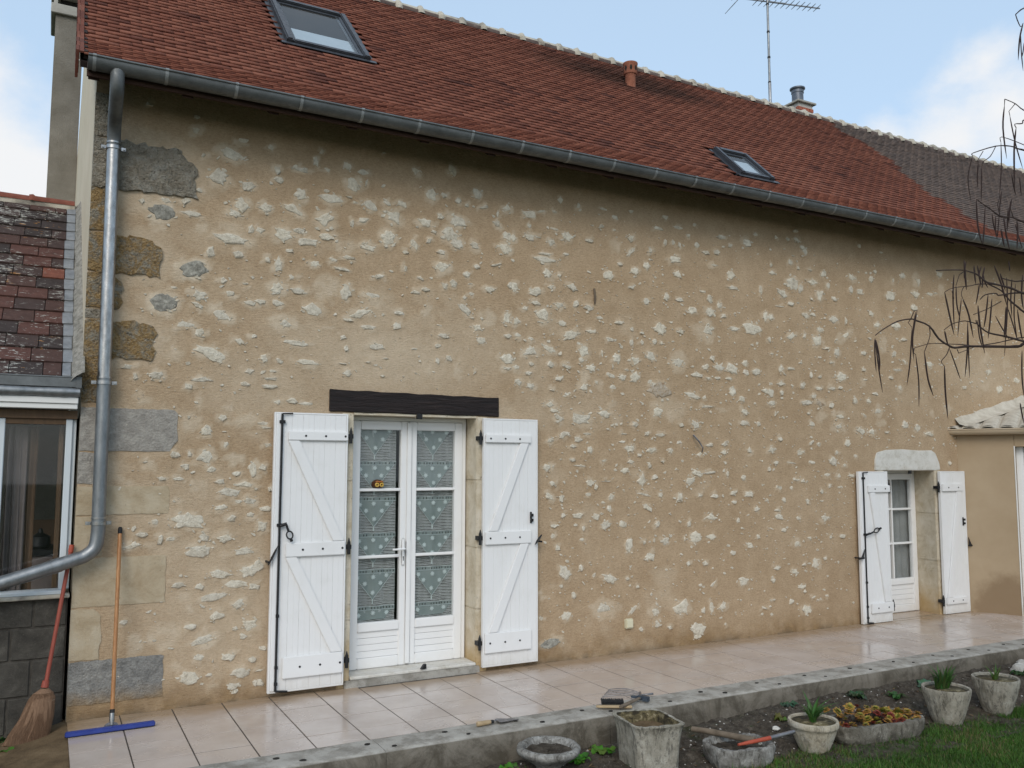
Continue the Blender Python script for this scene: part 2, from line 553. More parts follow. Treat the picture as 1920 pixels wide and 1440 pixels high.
M['oak_lintel'] = t.done(col, .62, normal=t.bump(n, .8, .02), spec=.3)
def wood(name, c1, c2, axis=(14, 14, 1.6), rough=.6, obj=False):
    t = Mt(name)
    v = t.scale(t.pos(), axis)
    n = t.noise(3, 6, .65, vec=v, dist=.8)
    M[name] = t.done(t.ramp(n, [(.3, c1), (.7, c2)]), rough, normal=t.bump(n, .25, .004), spec=.35)
wood('varnished_wood', (.27, .11, .035), (.46, .235, .095), rough=.38)
wood('raw_wood', (.30, .21, .115), (.47, .36, .22), (3, 3, 3), .7)
wood('grey_wood', (.10, .075, .052), (.21, .165, .12), (3, 3, 3), .8)
wood('brown_frame', (.075, .042, .02), (.125, .072, .035))
wood('red_handle', (.22, .045, .03), (.34, .085, .055), rough=.55)
wood('straw', (.13, .072, .042), (.25, .155, .095), (60, 60, 4), .9)
grainy('red_paint', (.28, .045, .025), (.42, .085, .045), 20, .45)
grainy('straw_binding', (.36, .30, .22), (.5, .44, .34), 20, .8)
grainy('blue_plastic', (.018, .035, .19), (.03, .055, .27), 9, .38, spec=.5)
grainy('dark_rubber', (.012, .012, .013), (.025, .025, .026), 20, .7)
grainy('bristle', (.015, .015, .016), (.05, .05, .052), 90, .9, 300, .8, .01)

# wet terrace tiling
t = Mt('terrace_tile')
rn = t.rnd()
n = t.noise(3.2, 5, .6)
col = t.ramp(n, [(.3, (.42, .345, .295)), (.5, (.495, .415, .36)), (.72, (.56, .48, .425))])
col = t.mix(t.math('MULTIPLY', rn, .35), col, (.46, .385, .33))
col = t.mix(t.math('MULTIPLY', t.step(t.noise(60, 4, .7), .58, .72), .3), col, (.33, .235, .175))
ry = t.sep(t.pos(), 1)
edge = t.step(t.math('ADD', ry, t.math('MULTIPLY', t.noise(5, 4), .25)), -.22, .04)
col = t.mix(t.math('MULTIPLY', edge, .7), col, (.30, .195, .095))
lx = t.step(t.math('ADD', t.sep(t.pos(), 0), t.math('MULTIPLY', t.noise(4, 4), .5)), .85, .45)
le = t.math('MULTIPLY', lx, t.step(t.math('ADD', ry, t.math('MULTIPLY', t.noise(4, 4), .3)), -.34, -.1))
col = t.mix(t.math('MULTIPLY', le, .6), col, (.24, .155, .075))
wet = t.step(t.noise(1.25, 5, .62, dist=.5), .36, .60)
M['terrace_tile'] = t.done(col, t.ramp(wet, [(0, .46), (1, .12)]), normal=t.bump(t.noise(9, 3), .05, .01), spec=.55)
grainy('grout', (.055, .045, .036), (.10, .083, .068), 12, .8)
t = Mt('kerb_concrete')
n = t.noise(4.5, 6, .68)
col = t.ramp(n, [(.3, (.185, .165, .135)), (.5, (.27, .25, .215)), (.72, (.36, .335, .295))])
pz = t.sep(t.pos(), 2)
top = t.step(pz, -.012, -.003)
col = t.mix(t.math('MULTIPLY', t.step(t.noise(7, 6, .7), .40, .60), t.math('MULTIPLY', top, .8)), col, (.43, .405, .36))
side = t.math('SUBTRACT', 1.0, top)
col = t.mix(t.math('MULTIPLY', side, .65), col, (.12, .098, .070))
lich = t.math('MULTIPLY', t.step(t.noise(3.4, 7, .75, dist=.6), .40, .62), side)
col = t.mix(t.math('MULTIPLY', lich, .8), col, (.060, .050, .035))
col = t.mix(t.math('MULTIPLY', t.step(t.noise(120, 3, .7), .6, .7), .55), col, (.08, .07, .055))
M['kerb_concrete'] = t.done(col, .88, normal=t.bump(t.math('ADD', t.noise(90, 5, .7), t.noise(18, 4)), .55, .01), spec=.25)
grainy('hole_dark', (.015, .013, .011), (.03, .027, .023), 30, .95)  # near-black colour painted in for the shade inside holes and hollows
# cast stone pots
def potmat(name, c1, c2, c3, dark=.6, pit=.6):
    t = Mt(name)
    v = t.scale(t.pos(), (1, 1, .28))
    n = t.noise(11, 6, .68)
    col = t.ramp(n, [(.3, c1), (.5, c2), (.72, c3)])
    col = t.mix(t.math('MULTIPLY', t.step(t.noise(30, 6, .8, vec=v, dist=.5), .49, .62), dark), col, (.060, .054, .044))
    col = t.mix(t.math('MULTIPLY', t.step(t.noise(85, 4, .7), .63, .70), pit), col, (.018, .016, .013))
    M[name] = t.done(col, .92, normal=t.bump(t.math('ADD', t.noise(85, 4, .7), t.noise(24, 5, .7)), .6, .010), spec=.2)
potmat('pot_stone', (.22, .20, .155), (.33, .305, .25), (.45, .425, .36), .7, .65)
potmat('pot_clean', (.34, .295, .215), (.46, .41, .32), (.56, .53, .45), .45, .4)
potmat('pot_black', (.10, .092, .08), (.23, .22, .20), (.46, .45, .42), .8, .8)
potmat('trough_stone', (.085, .076, .06), (.165, .152, .125), (.33, .31, .265), .7, .6)
t = Mt('pot_inside')
n = t.noise(22, 5, .7, dist=.6)
M['pot_inside'] = t.done(t.ramp(n, [(.4, (.028, .022, .012)), (.55, (.13, .105, .05)), (.7, (.36, .31, .21))]), .95, normal=t.bump(n, .5, .01))
t = Mt('cement_block')
n = t.noise(4.5, 7, .75, dist=.4)
col = t.ramp(n, [(.3, (.034, .031, .027)), (.55, (.078, .071, .060)), (.78, (.17, .155, .132))])
col = t.mix(t.math('MULTIPLY', t.step(t.noise(95, 3, .7), .62, .7), .5), col, (.16, .145, .12))
M['cement_block'] = t.done(col, .95, normal=t.bump(t.noise(80, 5, .75), .7, .012), spec=.2)
grainy('block_joint', (.035, .031, .026), (.085, .075, .062), 20, .95, 90, .5, .008)
t = Mt('chimney_render')
n = t.noise(3, 6, .65)
col = t.ramp(n, [(.3, (.165, .148, .118)), (.55, (.225, .205, .17)), (.75, (.285, .262, .22))])
col = t.mix(t.math('MULTIPLY', t.step(t.noise(42, 3, .7), .66, .72), .6), col, (.33, .30, .25))
M['chimney_render'] = t.done(col, .95, normal=t.bump(t.noise(70, 5, .7), .6, .012), spec=.15)
grainy('cap_concrete', (.30, .28, .24), (.42, .40, .35), 6, .9)
grainy('gable_cream', (.56, .48, .35), (.64, .56, .43), 3, .92, 150, .4, .005)
t = Mt('annex_render')
n = t.noise(2.2, 5, .6)
col = t.ramp(n, [(.3, (.37, .275, .175)), (.7, (.43, .33, .22))])
pp = t.n('ShaderNodeVectorMath', operation='DISTANCE')
t.put(pp.inputs[0], t.pos())
pp.inputs[1].default_value = (10.14, -.44, .05)
wet = t.step(t.math('ADD', pp.outputs['Value'], t.math('MULTIPLY', t.noise(8, 5, .65), .25)), .62, .42)
col = t.mix(t.math('MULTIPLY', wet, .6), col, (.17, .105, .055))
M['annex_render'] = t.done(col, .93, normal=t.bump(t.noise(200, 4, .7), .45, .004), spec=.2)
grainy('beige_pvc', (.46, .36, .245), (.52, .42, .30), 3, .4, spec=.45)
t = Mt('annex_tile')
n = t.noise(10, 6, .7)
M['annex_tile'] = t.done(t.ramp(n, [(.3, (.36, .32, .255)), (.5, (.50, .455, .375)), (.75, (.60, .56, .48))]), .92, normal=t.bump(n, .4, .01))
grainy('brick', (.27, .075, .045), (.40, .135, .085), 30, .9, 140, .5, .006)
grainy('mortar_pale', (.40, .37, .33), (.52, .49, .45), 30, .95)
grainy('terracotta_vent', (.24, .085, .05), (.36, .145, .09), 20, .85)

# ground
t = Mt('soil')
n = t.noise(16, 7, .72)
col = t.ramp(n, [(.3, (.040, .032, .025)), (.5, (.088, .073, .057)), (.72, (.17, .145, .115))])
col = t.mix(t.math('MULTIPLY', t.step(t.voro(48), .16, .08), t.step(t.noise(5, 3), .48, .62)), col, (.42, .40, .37))
col = t.mix(t.math('MULTIPLY', t.step(t.noise(2.3, 5, .65), .56, .72), .6), col, (.045, .062, .018))
M['soil'] = t.done(col, .97, normal=t.bump(t.math('ADD', t.noise(55, 6, .75), t.noise(14, 4)), .9, .03), spec=.15)
t = Mt('damp_earth')
n = t.noise(4, 6, .68)
M['damp_earth'] = t.done(t.ramp(n, [(.3, (.07, .045, .022)), (.5, (.145, .098, .052)), (.75, (.23, .165, .095))]), .85, normal=t.bump(t.noise(40, 6, .75), .7, .015), spec=.3)
t = Mt('lawn_ground')
n = t.noise(9, 6, .7)
M['lawn_ground'] = t.done(t.ramp(n, [(.3, (.014, .028, .007)), (.6, (.026, .05, .010)), (.8, (.05, .06, .022))]), .95, normal=t.bump(t.noise(90, 4), .8, .02))
def leafmat(name, stops, rough=.55, sub=.1):
    t = Mt(name)
    tc = t.attr('tint', 'Color')
    M[name] = t.done(tc, rough, spec=.35)
    nt = t.nt
    tr = t.n('ShaderNodeBsdfTranslucent')
    t.put(tr.inputs['Color'], tc)
    mx = t.n('ShaderNodeMixShader')
    mx.inputs[0].default_value = sub
    nt.links.new(t.b.outputs[0], mx.inputs[1])
    nt.links.new(tr.outputs[0], mx.inputs[2])
    nt.links.new(mx.outputs[0], nt.nodes['Material Output'].inputs[0])
leafmat('grass_blade', None, .6, .25)
leafmat('leaf', None, .5, .25)
leafmat('succulent', None, .5, .15)
grainy('bark', (.030, .020, .018), (.060, .042, .036), 40, .9, 160, .6, .004)
grainy('pod_skin', (.018, .010, .009), (.045, .024, .020), 60, .75)
grainy('limestone_rubble', (.30, .28, .25), (.5, .48, .44), 20, .95, 60, .6, .01)

# glass, curtains, interior
t = Mt('window_glass')
gl = t.n('ShaderNodeBsdfGlossy')
gl.inputs['Roughness'].default_value = .02
tr = t.n('ShaderNodeBsdfTransparent')
tr.inputs['Color'].default_value = (.955, .965, .965, 1)
lw_ = t.n('ShaderNodeLayerWeight')
lw_.inputs['Blend'].default_value = .5
fr = t.n('ShaderNodeMath', operation='MULTIPLY_ADD')
t.put(fr.inputs[0], t.math('POWER', lw_.outputs['Facing'], 5.0))
fr.inputs[1].default_value = .6
fr.inputs[2].default_value = .032
mx = t.n('ShaderNodeMixShader')
t.nt.links.new(fr.outputs[0], mx.inputs[0])
t.nt.links.new(tr.outputs[0], mx.inputs[1])
t.nt.links.new(gl.outputs[0], mx.inputs[2])
t.nt.links.new(mx.outputs[0], t.nt.nodes['Material Output'].inputs[0])
M['window_glass'] = t.m
grainy('sage_voile', (.215, .255, .245), (.265, .305, .295), 8, .9, 600, .3, .001)
grainy('white_thread', (.62, .64, .62), (.70, .72, .70), 30, .9)
grainy('pale_motif', (.52, .58, .57), (.60, .66, .65), 60, .9)
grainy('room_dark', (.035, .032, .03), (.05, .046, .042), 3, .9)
grainy('room_brown', (.10, .06, .035), (.14, .085, .05), 3, .8)
grainy('drape_taupe', (.16, .13, .118), (.22, .18, .165), 6, .9, 300, .2, .002)
grainy('sheer_grey', (.24, .245, .24), (.31, .315, .31), 6, .9, 300, .2, .002)
grainy('blind_dark', (.03, .028, .025), (.042, .038, .034), 5, .9)  # painted dark for the unlit interior behind the roof windows
grainy('blind_light', (.34, .40, .44), (.38, .44, .48), 5, .8)  # painted pale for the sky reflection low in the roof windows
grainy('orange_glaze', (.30, .095, .02), (.42, .15, .03), 40, .3, spec=.5)
grainy('yellow_glaze', (.55, .34, .05), (.6, .4, .08), 40, .3, spec=.5)
grainy('brown_glaze', (.05, .02, .01), (.09, .035, .015), 40, .3)

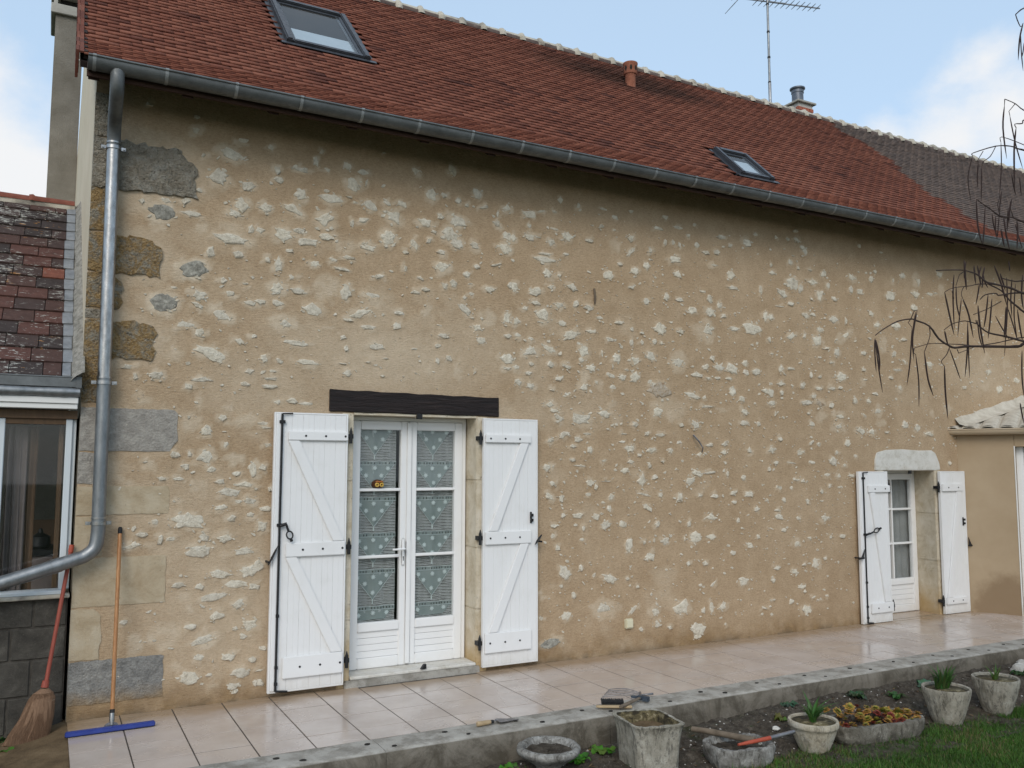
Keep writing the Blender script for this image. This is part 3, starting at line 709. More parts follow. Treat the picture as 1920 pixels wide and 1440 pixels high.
# measured stones in the wall: x, z, width, height in mm, angle, kind
STONE_DATA = "5947,3120,259,222,0,2;4688,419,328,162,0,2;5354,2489,286,177,-5,4;5582,2777,203,198,20,2;861,514,205,189,0,3;1985,3173,176,219,-20,3;6607,3202,266,134,0,0;4425,2178,256,133,-5,0;5307,2285,196,158,0,2;990,1336,236,130,-5,0;5589,368,209,145,10,0;7201,3758,189,160,0,0;1957,3745,184,163,0,0;7987,3221,290,103,25,2;10518,2764,218,137,0,3;1144,475,251,116,15,2;7851,2174,241,120,0,2;7557,3130,195,141,0,0;1194,2888,249,110,-20,2;9310,3996,165,166,0,2;963,3222,216,123,12,1;10581,3110,184,138,0,3;5516,2265,178,142,0,3;1655,2862,195,128,-15,2;766,2949,185,133,0,1;2554,3843,176,139,-25,0;1100,2587,257,95,-20,0;1207,4160,213,114,-20,0;1114,3959,171,141,-20,0;8655,3164,124,191,0,3;1235,3490,279,84,-3,0;3143,3893,207,112,-10,0;7590,2297,194,119,0,3;3446,3052,159,144,0,3;722,3629,185,122,0,1;7272,218,197,111,0,0;3076,3764,170,127,-15,0;4459,2822,159,135,0,0;11006,3065,152,141,0,3;7921,2759,172,122,10,0;1622,3576,182,115,0,0;9740,3917,103,203,-20,3;8521,2385,182,114,0,2;2510,3660,142,146,-10,0;6297,2762,183,112,-15,0;1880,2989,166,123,0,0;8798,3761,189,108,0,0;5796,146,169,120,0,0;4023,3125,161,125,15,0;4332,2973,236,84,20,0;2423,2729,216,89,5,2;4234,779,170,111,-30,0;3623,3703,164,115,-10,0;2012,3925,208,90,-5,0;7622,3649,141,132,-30,0;7871,2305,228,80,0,2;5365,3103,155,116,-15,0;5771,1032,147,122,0,0;977,2085,150,119,0,3;3882,2777,167,106,10,0;10828,2732,150,116,0,0;6011,3329,155,112,0,0;5253,351,148,117,0,2;4092,160,222,78,8,1;7048,3614,173,99,-25,0;2831,3835,182,94,-5,0;8544,2251,182,93,0,3;2280,2994,228,74,5,0;4033,3652,249,67,0,0;4837,3886,116,142,0,3;7569,2434,166,99,0,4;6548,4117,140,117,0,0;4277,3903,158,103,-10,0;7156,913,157,103,0,2;1030,201,160,101,-10,0;1709,3791,185,87,-25,0;8210,2142,176,91,0,0;1073,1110,188,85,8,0;10136,2904,141,113,0,3;662,482,117,136,0,3;7503,3799,223,71,-5,0;4731,701,191,82,-25,0;5715,1595,147,106,15,0;3644,2697,162,96,0,0;4627,2501,101,153,25,3;5114,1612,106,145,0,0;5557,3828,182,83,0,0;9775,2446,136,110,0,3;5757,2452,184,81,-15,0;1585,3141,139,107,-15,0;7150,3151,187,79,15,0;2133,3545,165,89,0,3;7837,3394,158,92,0,0;4750,3586,125,114,-5,0;6312,3744,123,115,20,0;8152,3914,148,95,-15,0;7863,3029,115,122,0,0;8907,2671,110,127,0,2;2148,3160,105,133,-20,0;5970,1228,174,80,0,0;1349,856,208,66,0,0;1300,3775,121,113,-30,0;1816,3542,187,73,0,0;1437,950,145,93,0,0;1094,1808,127,106,10,0;3002,3470,143,94,0,0;5053,2607,128,104,0,0;4959,996,93,142,-5,0;1185,771,203,65,10,0;3145,3685,137,96,0,0;9266,3827,148,88,0,0;2331,3554,170,76,5,0;2340,3920,140,92,-30,0;2191,4073,130,99,0,0;6390,567,144,89,0,0;2895,4097,100,127,30,0;3872,4061,151,84,0,0;2448,3106,140,90,0,3;7425,693,121,104,20,0;3938,3341,151,83,8,0;1218,936,192,65,-3,0;9719,4117,137,91,0,0;4686,2232,183,68,0,0;5796,2157,138,90,-30,0;11033,2718,133,93,0,3;8387,2135,134,92,0,0;3227,3113,155,79,-40,0;1847,2562,214,57,-5,0;1456,549,131,92,-5,0;4477,2578,119,101,0,3;6127,2753,144,83,0,0;1057,1570,101,118,0,3;1349,3933,136,86,0,0;4839,2177,124,94,0,3;1152,2563,142,82,0,3;5777,3327,139,83,0,0;5250,2819,131,88,-25,0;1521,1281,94,121,0,0;5056,2764,107,105,0,0;1248,1203,142,79,0,0;7350,2437,190,59,0,0;7749,1807,112,99,0,0;1388,200,142,78,0,0;6110,338,140,79,20,0;5808,1666,137,80,-20,0;11198,2865,154,71,0,0;4334,3427,128,85,-20,0;4457,2476,129,84,0,0;5960,349,69,156,15,0;8887,3404,143,75,0,0;8268,2705,104,103,0,3;4079,2822,162,66,-30,0;5577,1439,111,96,-10,0;1394,1098,158,67,0,0;8975,2230,126,84,0,0;9403,2133,164,64,0,0;5600,3677,114,92,-20,0;2879,2591,49,214,0,3;1269,1541,156,67,0,0;701,3524,111,94,0,3;4261,388,132,79,0,0;1002,3028,127,82,-20,0;3643,3069,91,113,0,0;1756,3923,108,95,0,0;3882,3844,122,84,0,0;1238,3582,146,70,0,3;9459,2978,116,88,0,0;4538,2666,120,85,0,0;5184,1343,170,60,-20,0;4071,3522,134,76,-30,0;2354,3150,169,60,0,0;4696,1188,111,91,20,0;6486,923,159,63,-10,0;7985,2007,100,100,25,0;6827,2523,116,86,0,0;1751,2713,198,50,-3,0;6302,2520,97,102,25,0;6490,1452,135,73,0,0;1404,2096,120,82,0,3;4835,2777,114,86,0,0;1366,710,124,79,0,0;3155,2559,42,233,-5,3;629,2237,107,91,0,3;695,1754,108,90,0,3;4981,1907,126,77,0,0;1477,3773,103,93,0,0;6643,2733,126,76,0,0;3333,4172,97,98,40,0;4183,2185,105,90,0,0;9197,2204,97,96,0,0;1248,3697,133,70,-10,0;1392,1600,172,54,0,0;3640,4086,110,83,15,0;3641,3821,110,83,0,0;8545,3388,107,85,0,0;6791,3347,77,117,0,0;9486,2393,83,108,0,3;855,2538,112,80,-40,3;546,1633,175,51,0,3;7248,1891,133,67,0,0;5246,1901,129,69,0,0;9223,3655,115,77,0,0;4520,1588,119,74,0,0;914,2797,163,54,10,0;7390,3407,110,80,0,0;9036,4029,113,77,0,0;4088,2305,133,65,0,0;6848,2413,129,67,0,0;5068,3656,97,89,0,0;6831,1916,115,75,0,0;731,2403,109,79,0,0;1509,986,80,107,0,0;7619,3265,140,61,0,0;10624,2952,147,58,0,0;3319,3691,105,81,-20,0;5963,2351,188,45,0,0;6345,3178,148,57,0,0;5393,1017,109,77,0,0;6986,2629,144,58,0,0;3341,2956,105,79,0,0;7596,1175,123,67,0,0;1754,3132,142,58,-3,0;4230,2030,144,57,20,0;1441,1715,67,122,0,0;3724,3362,83,98,0,0;1035,2220,76,107,0,3;617,1171,129,63,0,0;8872,2881,189,43,0,0;7690,3911,99,82,20,0;6855,3343,104,78,0,0;5028,3847,150,54,40,0;1208,631,114,71,15,0;2743,3636,65,124,30,0;5208,875,106,76,0,0;4262,2667,107,75,0,0;1256,2173,118,68,0,3;1594,3328,56,143,0,0;935,3652,166,48,-3,0;5283,232,96,83,0,0;1294,1796,118,67,0,3;1983,3600,133,59,0,0;4196,3240,116,67,0,0;8278,3764,105,74,0,0;8855,3939,79,98,0,2;5950,2752,106,73,0,0;6333,3616,161,48,0,0;5831,2664,139,55,0,0;1042,2388,191,40,5,0;6451,2194,136,56,0,0;4058,1728,94,81,0,0;939,4302,90,84,0,2;1435,1478,93,81,0,0;1307,325,115,65,0,0;6908,1212,115,65,-10,0;3087,4344,77,97,30,0;6422,2441,99,75,0,0;8468,3930,77,96,0,0;7320,3701,82,90,0,0;3705,3813,74,99,0,0;6152,2330,132,55,0,3;4906,2591,105,69,20,0;6455,2312,111,65,0,0;4400,1287,126,57,-5,0;4076,1471,112,64,-30,0;1298,2066,105,68,0,3;985,782,111,64,0,3;6201,4141,147,48,0,0;7772,2611,141,50,0,0;5019,3980,97,72,0,0;8130,3770,74,94,0,0;1751,4129,158,44,0,0;9533,3853,152,45,0,0;6763,2539,102,67,0,0;7216,461,105,65,0,0;6015,3469,72,94,30,0;5002,387,165,41,40,0;7105,626,104,65,0,0;5977,1033,127,53,0,0;1885,3368,116,58,0,0;7406,4133,83,81,0,0;3734,3044,92,73,0,0;5970,1678,186,36,5,0;1346,108,103,65,0,0;4512,3239,111,60,0,0;6483,2829,87,76,0,0;4101,3821,97,68,0,0;2625,3970,105,62,-10,0;3762,2494,73,89,30,0;7476,2510,110,59,0,0;8039,1638,129,50,0,0;5256,3884,88,73,0,0;7318,2631,81,79,0,0;1016,3546,77,83,0,3;6145,3406,85,75,0,0;4280,2402,126,50,15,0;3025,2862,134,47,0,0;7562,2602,125,50,0,0;5210,3725,77,81,20,0;1749,3622,107,58,0,0;1312,2699,100,62,0,0;5204,3361,98,63,0,0;5360,4124,134,46,0,0;6992,2790,79,78,0,0;5622,3095,114,54,0,0;1215,1429,116,53,10,0;3385,2848,96,64,0,0;2865,3082,66,93,0,3;4916,1703,104,59,20,0;6178,1974,84,73,0,0;953,310,122,50,0,3;1094,2001,76,80,0,0;6164,1882,95,64,0,0;4551,3015,141,43,0,0;1024,2744,89,68,0,0;9005,2984,112,54,-30,0;3462,3311,107,56,0,0;4899,1190,103,58,-15,0;4439,2736,89,67,0,0;3540,3923,90,66,0,0;1107,1209,76,78,0,0;8139,2485,73,81,0,0;7137,2798,120,49,0,0;2177,2493,89,66,-10,0;4597,1273,89,66,0,0;8821,3069,78,75,0,0;6863,676,127,46,0,0;3891,2468,102,57,-20,0;5618,3423,126,46,0,0;5836,1862,92,63,0,0;7826,1639,84,69,0,0;2593,2914,95,61,20,0;2142,4225,76,76,-40,0;5346,2050,131,44,0,0;1563,2420,137,42,0,0;7353,3175,82,70,0,0;2751,4280,91,63,-30,0;4224,3066,97,59,0,0;1504,2570,68,84,0,0;5771,71,112,51,0,0;5448,3434,78,73,0,0;4395,1992,98,58,0,0;9974,1881,103,55,0,0;8461,3518,76,74,0,0;933,873,110,51,0,0;7287,4250,110,51,-20,0;4135,2249,114,49,0,0;8361,2493,90,62,0,0;6123,3969,97,57,0,0;6084,3832,145,38,0,0;1727,2252,98,56,0,0;1442,3581,96,57,0,0;3114,3332,77,71,0,0;6723,3632,51,107,0,0;4209,4246,79,69,0,0;6596,1294,99,55,0,0;6202,3298,97,56,0,0;2343,2884,146,37,0,0;1291,4287,108,50,10,0;2273,4196,100,54,0,0;6284,1473,120,45,20,0;1080,3374,65,83,0,0;7164,3517,107,50,0,0;4771,2607,124,43,-15,0;6422,1618,73,73,0,0;5862,4013,71,75,0,0;1458,3015,95,56,0,0;1873,4217,51,104,20,0;3029,3308,67,79,40,0;4759,1452,91,58,30,0;6034,1441,117,45,0,0;1390,3002,94,56,0,0;4758,2328,103,51,0,3;3947,3234,104,50,0,0;7848,3634,101,51,-15,0;6898,3835,105,49,0,0;7755,3784,71,72,0,0;1566,4098,70,73,30,0;4382,3265,60,85,-20,0;5047,2148,85,60,0,0;5299,1178,75,68,30,0;5023,3491,96,53,0,0;537,2458,130,39,0,0;7367,4179,83,61,0,0;7749,2421,84,60,0,0;5979,3952,107,47,0,0;4098,2675,76,66,0,0;1550,1415,121,41,0,0;1093,346,87,57,0,0;6492,2725,87,57,0,0;4764,2953,114,43,0,0;2281,3783,108,45,20,0;6919,1521,103,47,0,0;7436,2205,82,59,0,0;9005,3252,112,43,0,0;7850,972,98,49,0,0;4990,1784,94,51,0,0;7645,1650,97,49,0,0;4790,2491,93,51,0,0;1595,3021,83,57,0,0;5977,1953,105,45,0,0;10105,2724,105,45,0,0;743,3728,87,54,0,0;7169,3984,67,70,0,0;5143,1471,180,26,-10,0;8301,3043,90,52,0,0;956,2330,88,53,0,0;1594,1564,68,68,0,0;5475,1894,66,70,0,0;6035,2849,71,65,0,0;1380,3587,54,85,0,0;6516,1904,62,74,0,0;5347,1460,76,60,-30,0;4169,997,57,80,20,0;3835,3178,111,41,-10,0;3069,2671,84,54,-30,0;958,1735,87,52,10,0;3678,3373,55,82,0,0;7333,1363,67,67,0,0;4527,3892,102,44,0,0;1285,3377,80,56,0,0;2165,3452,121,37,0,0;5274,1633,86,52,25,0;4840,4162,84,53,0,0;5856,314,57,78,0,0;6951,2031,78,57,0,0;2176,2933,120,37,0,0;7487,3425,111,40,0,0;1025,703,87,51,0,3;6834,3099,65,68,0,0;4870,3126,126,35,0,0;3405,4060,107,41,20,0;3242,3425,78,56,0,0;3735,2630,91,48,0,0;1295,1347,65,67,0,0;4209,1453,67,65,0,0;4193,2548,106,41,0,0;8471,2580,106,41,0,0;5452,4256,79,55,0,0;7193,1186,92,47,0,0;3644,2617,108,40,0,0;6336,1182,60,72,0,0;1558,2357,123,35,0,0;6979,1388,65,66,0,0;2981,3911,67,64,0,0;1576,4012,84,51,0,0;5621,4168,115,37,0,0;7708,3064,85,50,0,0;7054,314,77,55,0,0;2429,3323,94,45,20,0;2607,3029,111,38,0,0;7418,1786,108,39,0,0;5890,773,69,61,0,0;1467,828,79,53,0,0;998,2946,102,41,-30,0;2134,2786,82,51,0,0;894,3743,76,55,30,0;6650,2186,63,66,0,0;8757,2780,78,53,0,0;5447,3989,56,73,0,0;5695,1174,67,61,30,0;3863,2580,83,49,0,0;679,1246,107,38,0,0;7183,1594,106,38,0,0;4738,1344,61,66,0,0;6000,574,115,35,40,0;2107,3348,134,30,-5,0;1235,3062,73,55,-20,0;4522,1894,60,66,0,0;4643,3154,92,43,0,0;2993,3595,84,47,0,0;782,2673,74,53,0,3;1088,853,75,52,0,0;1999,2860,88,44,0,3;1029,568,86,45,0,0;1393,2467,94,41,0,0;875,1820,74,52,0,0;912,1468,74,52,0,3;759,1330,60,64,0,0;3150,4076,60,64,0,0;1193,138,75,51,0,3;4043,3704,153,25,0,0;8278,2326,74,51,-40,0;6898,1278,102,37,0,0;6666,4230,77,49,0,0;7681,1532,55,68,0,0;6254,861,83,45,0,0;2765,3219,81,46,0,0;5212,1749,54,69,-20,0;1139,1715,70,53,0,0;5016,2945,53,70,0,0;2489,3962,95,39,-10,0;1515,1728,67,55,0,0;9762,1782,68,54,0,0;5838,1453,69,53,0,0;8024,3398,44,83,0,0;760,1146,96,38,0,3;4694,4230,104,35,0,0;1179,3156,66,55,40,0;1202,1622,77,47,0,0;6890,1784,77,47,0,0;6967,1070,77,47,0,0;3643,2907,90,40,0,0;6257,2648,97,37,0,0;4037,578,92,39,-20,3;1840,2234,128,28,0,0;3752,2923,73,49,0,0;1438,1370,66,54,0,0;6309,4068,74,48,0,0;5588,1975,67,53,0,0;7343,972,93,38,0,0;5933,3536,95,37,0,0;6101,2646,95,37,0,0;1212,2104,65,54,0,0;7252,689,92,38,0,0;4096,1976,85,41,15,0;6995,2530,52,67,0,0;5970,2638,94,37,0,0;6796,552,75,46,0,0;7901,2623,86,40,0,0;1541,111,66,52,0,0;5292,2973,55,62,0,0;6611,1009,62,55,0,0;7152,4243,68,50,0,0;7289,3938,68,50,0,0;1258,1065,64,53,0,3;7848,1511,113,30,0,0;7535,1981,69,49,0,0;1406,465,65,52,0,0;7278,4349,82,41,0,0;3337,3508,70,48,0,0;5144,2954,54,62,0,0;8549,4024,62,54,0,0;5195,2056,64,52,0,0;1512,2071,81,41,0,0;872,1211,85,39,0,0;6978,4240,66,50,0,0;1369,2369,80,41,0,0;4503,2043,99,33,0,0;3021,4108,68,48,0,0;7577,743,68,48,0,0;1512,4272,56,58,0,0;4509,1481,79,41,0,0;7275,1584,67,48,0,0;2855,3251,82,39,0,0;4336,1925,78,41,0,0;4335,1797,78,41,0,0;1621,2563,76,42,-30,0;4338,565,57,56,25,0;2875,3683,58,55,0,0;5919,2440,58,55,0,0;4448,1171,49,65,0,0;8291,4302,60,53,0,0;4114,1583,66,48,0,0;1510,3361,55,57,0,0;5549,4002,57,55,0,0;1238,1903,58,54,0,0;1550,1900,75,41,0,0;4416,809,48,64,0,0;1682,3453,71,43,0,0;4408,4215,50,61,0,0;4227,1291,76,40,30,0;1483,287,66,46,0,0;2968,2773,66,46,0,0;8291,2850,74,41,0,0;6293,1373,84,36,0,0;2158,2697,52,58,0,0;4132,1201,75,40,0,0;5614,2152,68,44,0,0;7098,1781,157,19,-8,0;4887,3707,85,35,0,0;5443,185,87,34,0,0;3540,4022,36,82,0,0;4959,2671,84,35,0,0;6843,2619,77,38,0,0;1616,2240,69,42,0,0;3996,4104,115,25,15,0;6786,1709,51,56,0,0;7930,1758,71,40,0,0;7445,2745,41,69,0,0;4100,3396,67,42,0,0;1494,827,53,53,0,0;3533,3546,117,24,15,0;4150,3955,107,26,-5,0;800,1208,36,77,-10,0;3891,2900,84,33,0,0;7413,1999,95,29,30,0;9635,3874,102,27,0,0;5096,1848,64,43,-30,0;1970,4166,74,37,-10,0;2031,3421,74,37,0,0;4910,2051,135,20,0,0;4122,1110,56,48,0,0;4266,3730,79,34,0,0;1560,365,67,40,0,0;4681,1795,81,33,0,0;6674,278,99,27,-20,0;3891,2668,65,41,0,0;1922,4308,59,45,30,0;5136,1014,63,42,0,0;1323,1681,66,40,0,0;4589,1546,40,66,0,0;7554,1466,55,48,0,0;6206,1664,36,73,0,0;2924,3768,67,39,0,0;6896,2306,39,67,0,0;7384,341,93,28,20,0;5093,198,52,50,0,0;584,3697,48,54,0,0;5629,3984,35,74,0,0;3991,394,55,47,0,0;2190,3743,38,68,0,0;6888,3923,52,49,0,0;2969,2642,41,62,0,0;8799,3508,79,32,0,0;587,2385,48,52,0,0;1360,67,64,39,0,0;3218,3216,52,48,0,0;7254,412,53,47,0,0;7100,1509,52,47,0,0;4197,3515,58,42,0,0;1702,3239,56,43,0,0;4671,2818,31,77,0,0;5384,2961,44,54,0,0;574,638,64,37,15,0;3872,3951,47,50,0,0;7386,2320,81,29,0,0;5675,784,45,52,0,0;795,1647,73,32,0,0;5028,3074,53,44,0,0;7004,3477,145,16,0,0;8108,1858,58,40,0,0;7586,342,68,34,0,0;5832,4225,59,38,0,0;7582,2732,56,40,0,0;7809,1896,56,40,0,0;911,1647,86,26,0,0;1004,4117,45,49,0,0;7481,3600,55,40,0,0;4413,1745,137,16,-5,0;2663,3556,56,39,0,0;1343,1473,66,33,0,0;7480,3929,70,31,0,0;4898,1974,83,26,0,0;5747,4101,58,37,0,0;7669,969,55,39,0,0;981,3840,51,42,0,0;7771,2903,71,30,0,0;7591,2952,70,30,0,0;2983,2952,67,31,0,0;605,4439,61,34,0,0;7287,2875,68,30,0,0;1346,529,52,39,0,0;1508,115,39,52,0,0;2796,3346,65,31,-20,0;4562,736,49,41,40,0;1540,2037,95,21,0,0;5828,567,57,35,0,0;3287,3257,61,32,0,0;5033,4252,54,36,0,0;1575,2479,69,28,0,0;5375,1785,55,35,0,0;8644,2134,77,25,0,0;8415,3221,61,31,0,0;1425,2746,54,35,0,0;4205,661,47,40,0,0;5636,1028,27,69,0,0;4428,1067,58,32,0,0;948,4410,52,35,0,0;4682,4057,52,35,0,0;6771,207,50,36,0,0;2665,3417,29,62,0,0;4141,4124,68,26,0,0;6635,218,49,36,0,0;3237,4052,44,40,0,0;2306,4107,23,76,-15,0;4793,2697,25,69,0,0;4934,681,51,33,0,0;9896,1989,51,33,0,0;3277,3346,70,24,0,0;6801,354,75,22,0,0;8671,4274,63,26,0,0;2217,3925,53,30,0,0;1538,203,79,20,0,0;8314,2738,75,21,0,0;4710,1598,121,13,0,0;8174,3173,59,25,30,0;5145,3046,54,27,0,0;4828,4039,53,27,0,0;1345,3152,67,21,0,0;5057,599,42,33,0,0;6749,291,50,27,0,0;5264,1026,32,42,0,0;4117,2437,67,20,0,0;2755,2731,57,23,0,0;1172,211,50,26,0,0;2138,2571,74,17,0,0;4668,1404,50,25,0,0;3326,2560,52,24,40,0;823,3069,62,20,0,0;980,1830,31,40,0,0;6140,160,35,35,0,0;2162,3963,68,18,-10,0;6867,2947,52,23,0,0;1194,304,25,45,0,0;7490,315,40,28,0,0;4569,4049,51,21,0,0;2474,2486,47,22,0,0;2495,2636,55,18,0,0;2458,4395,40,23,0,0;2349,2595,46,18,0,0;3986,3857,38,20,0,0"
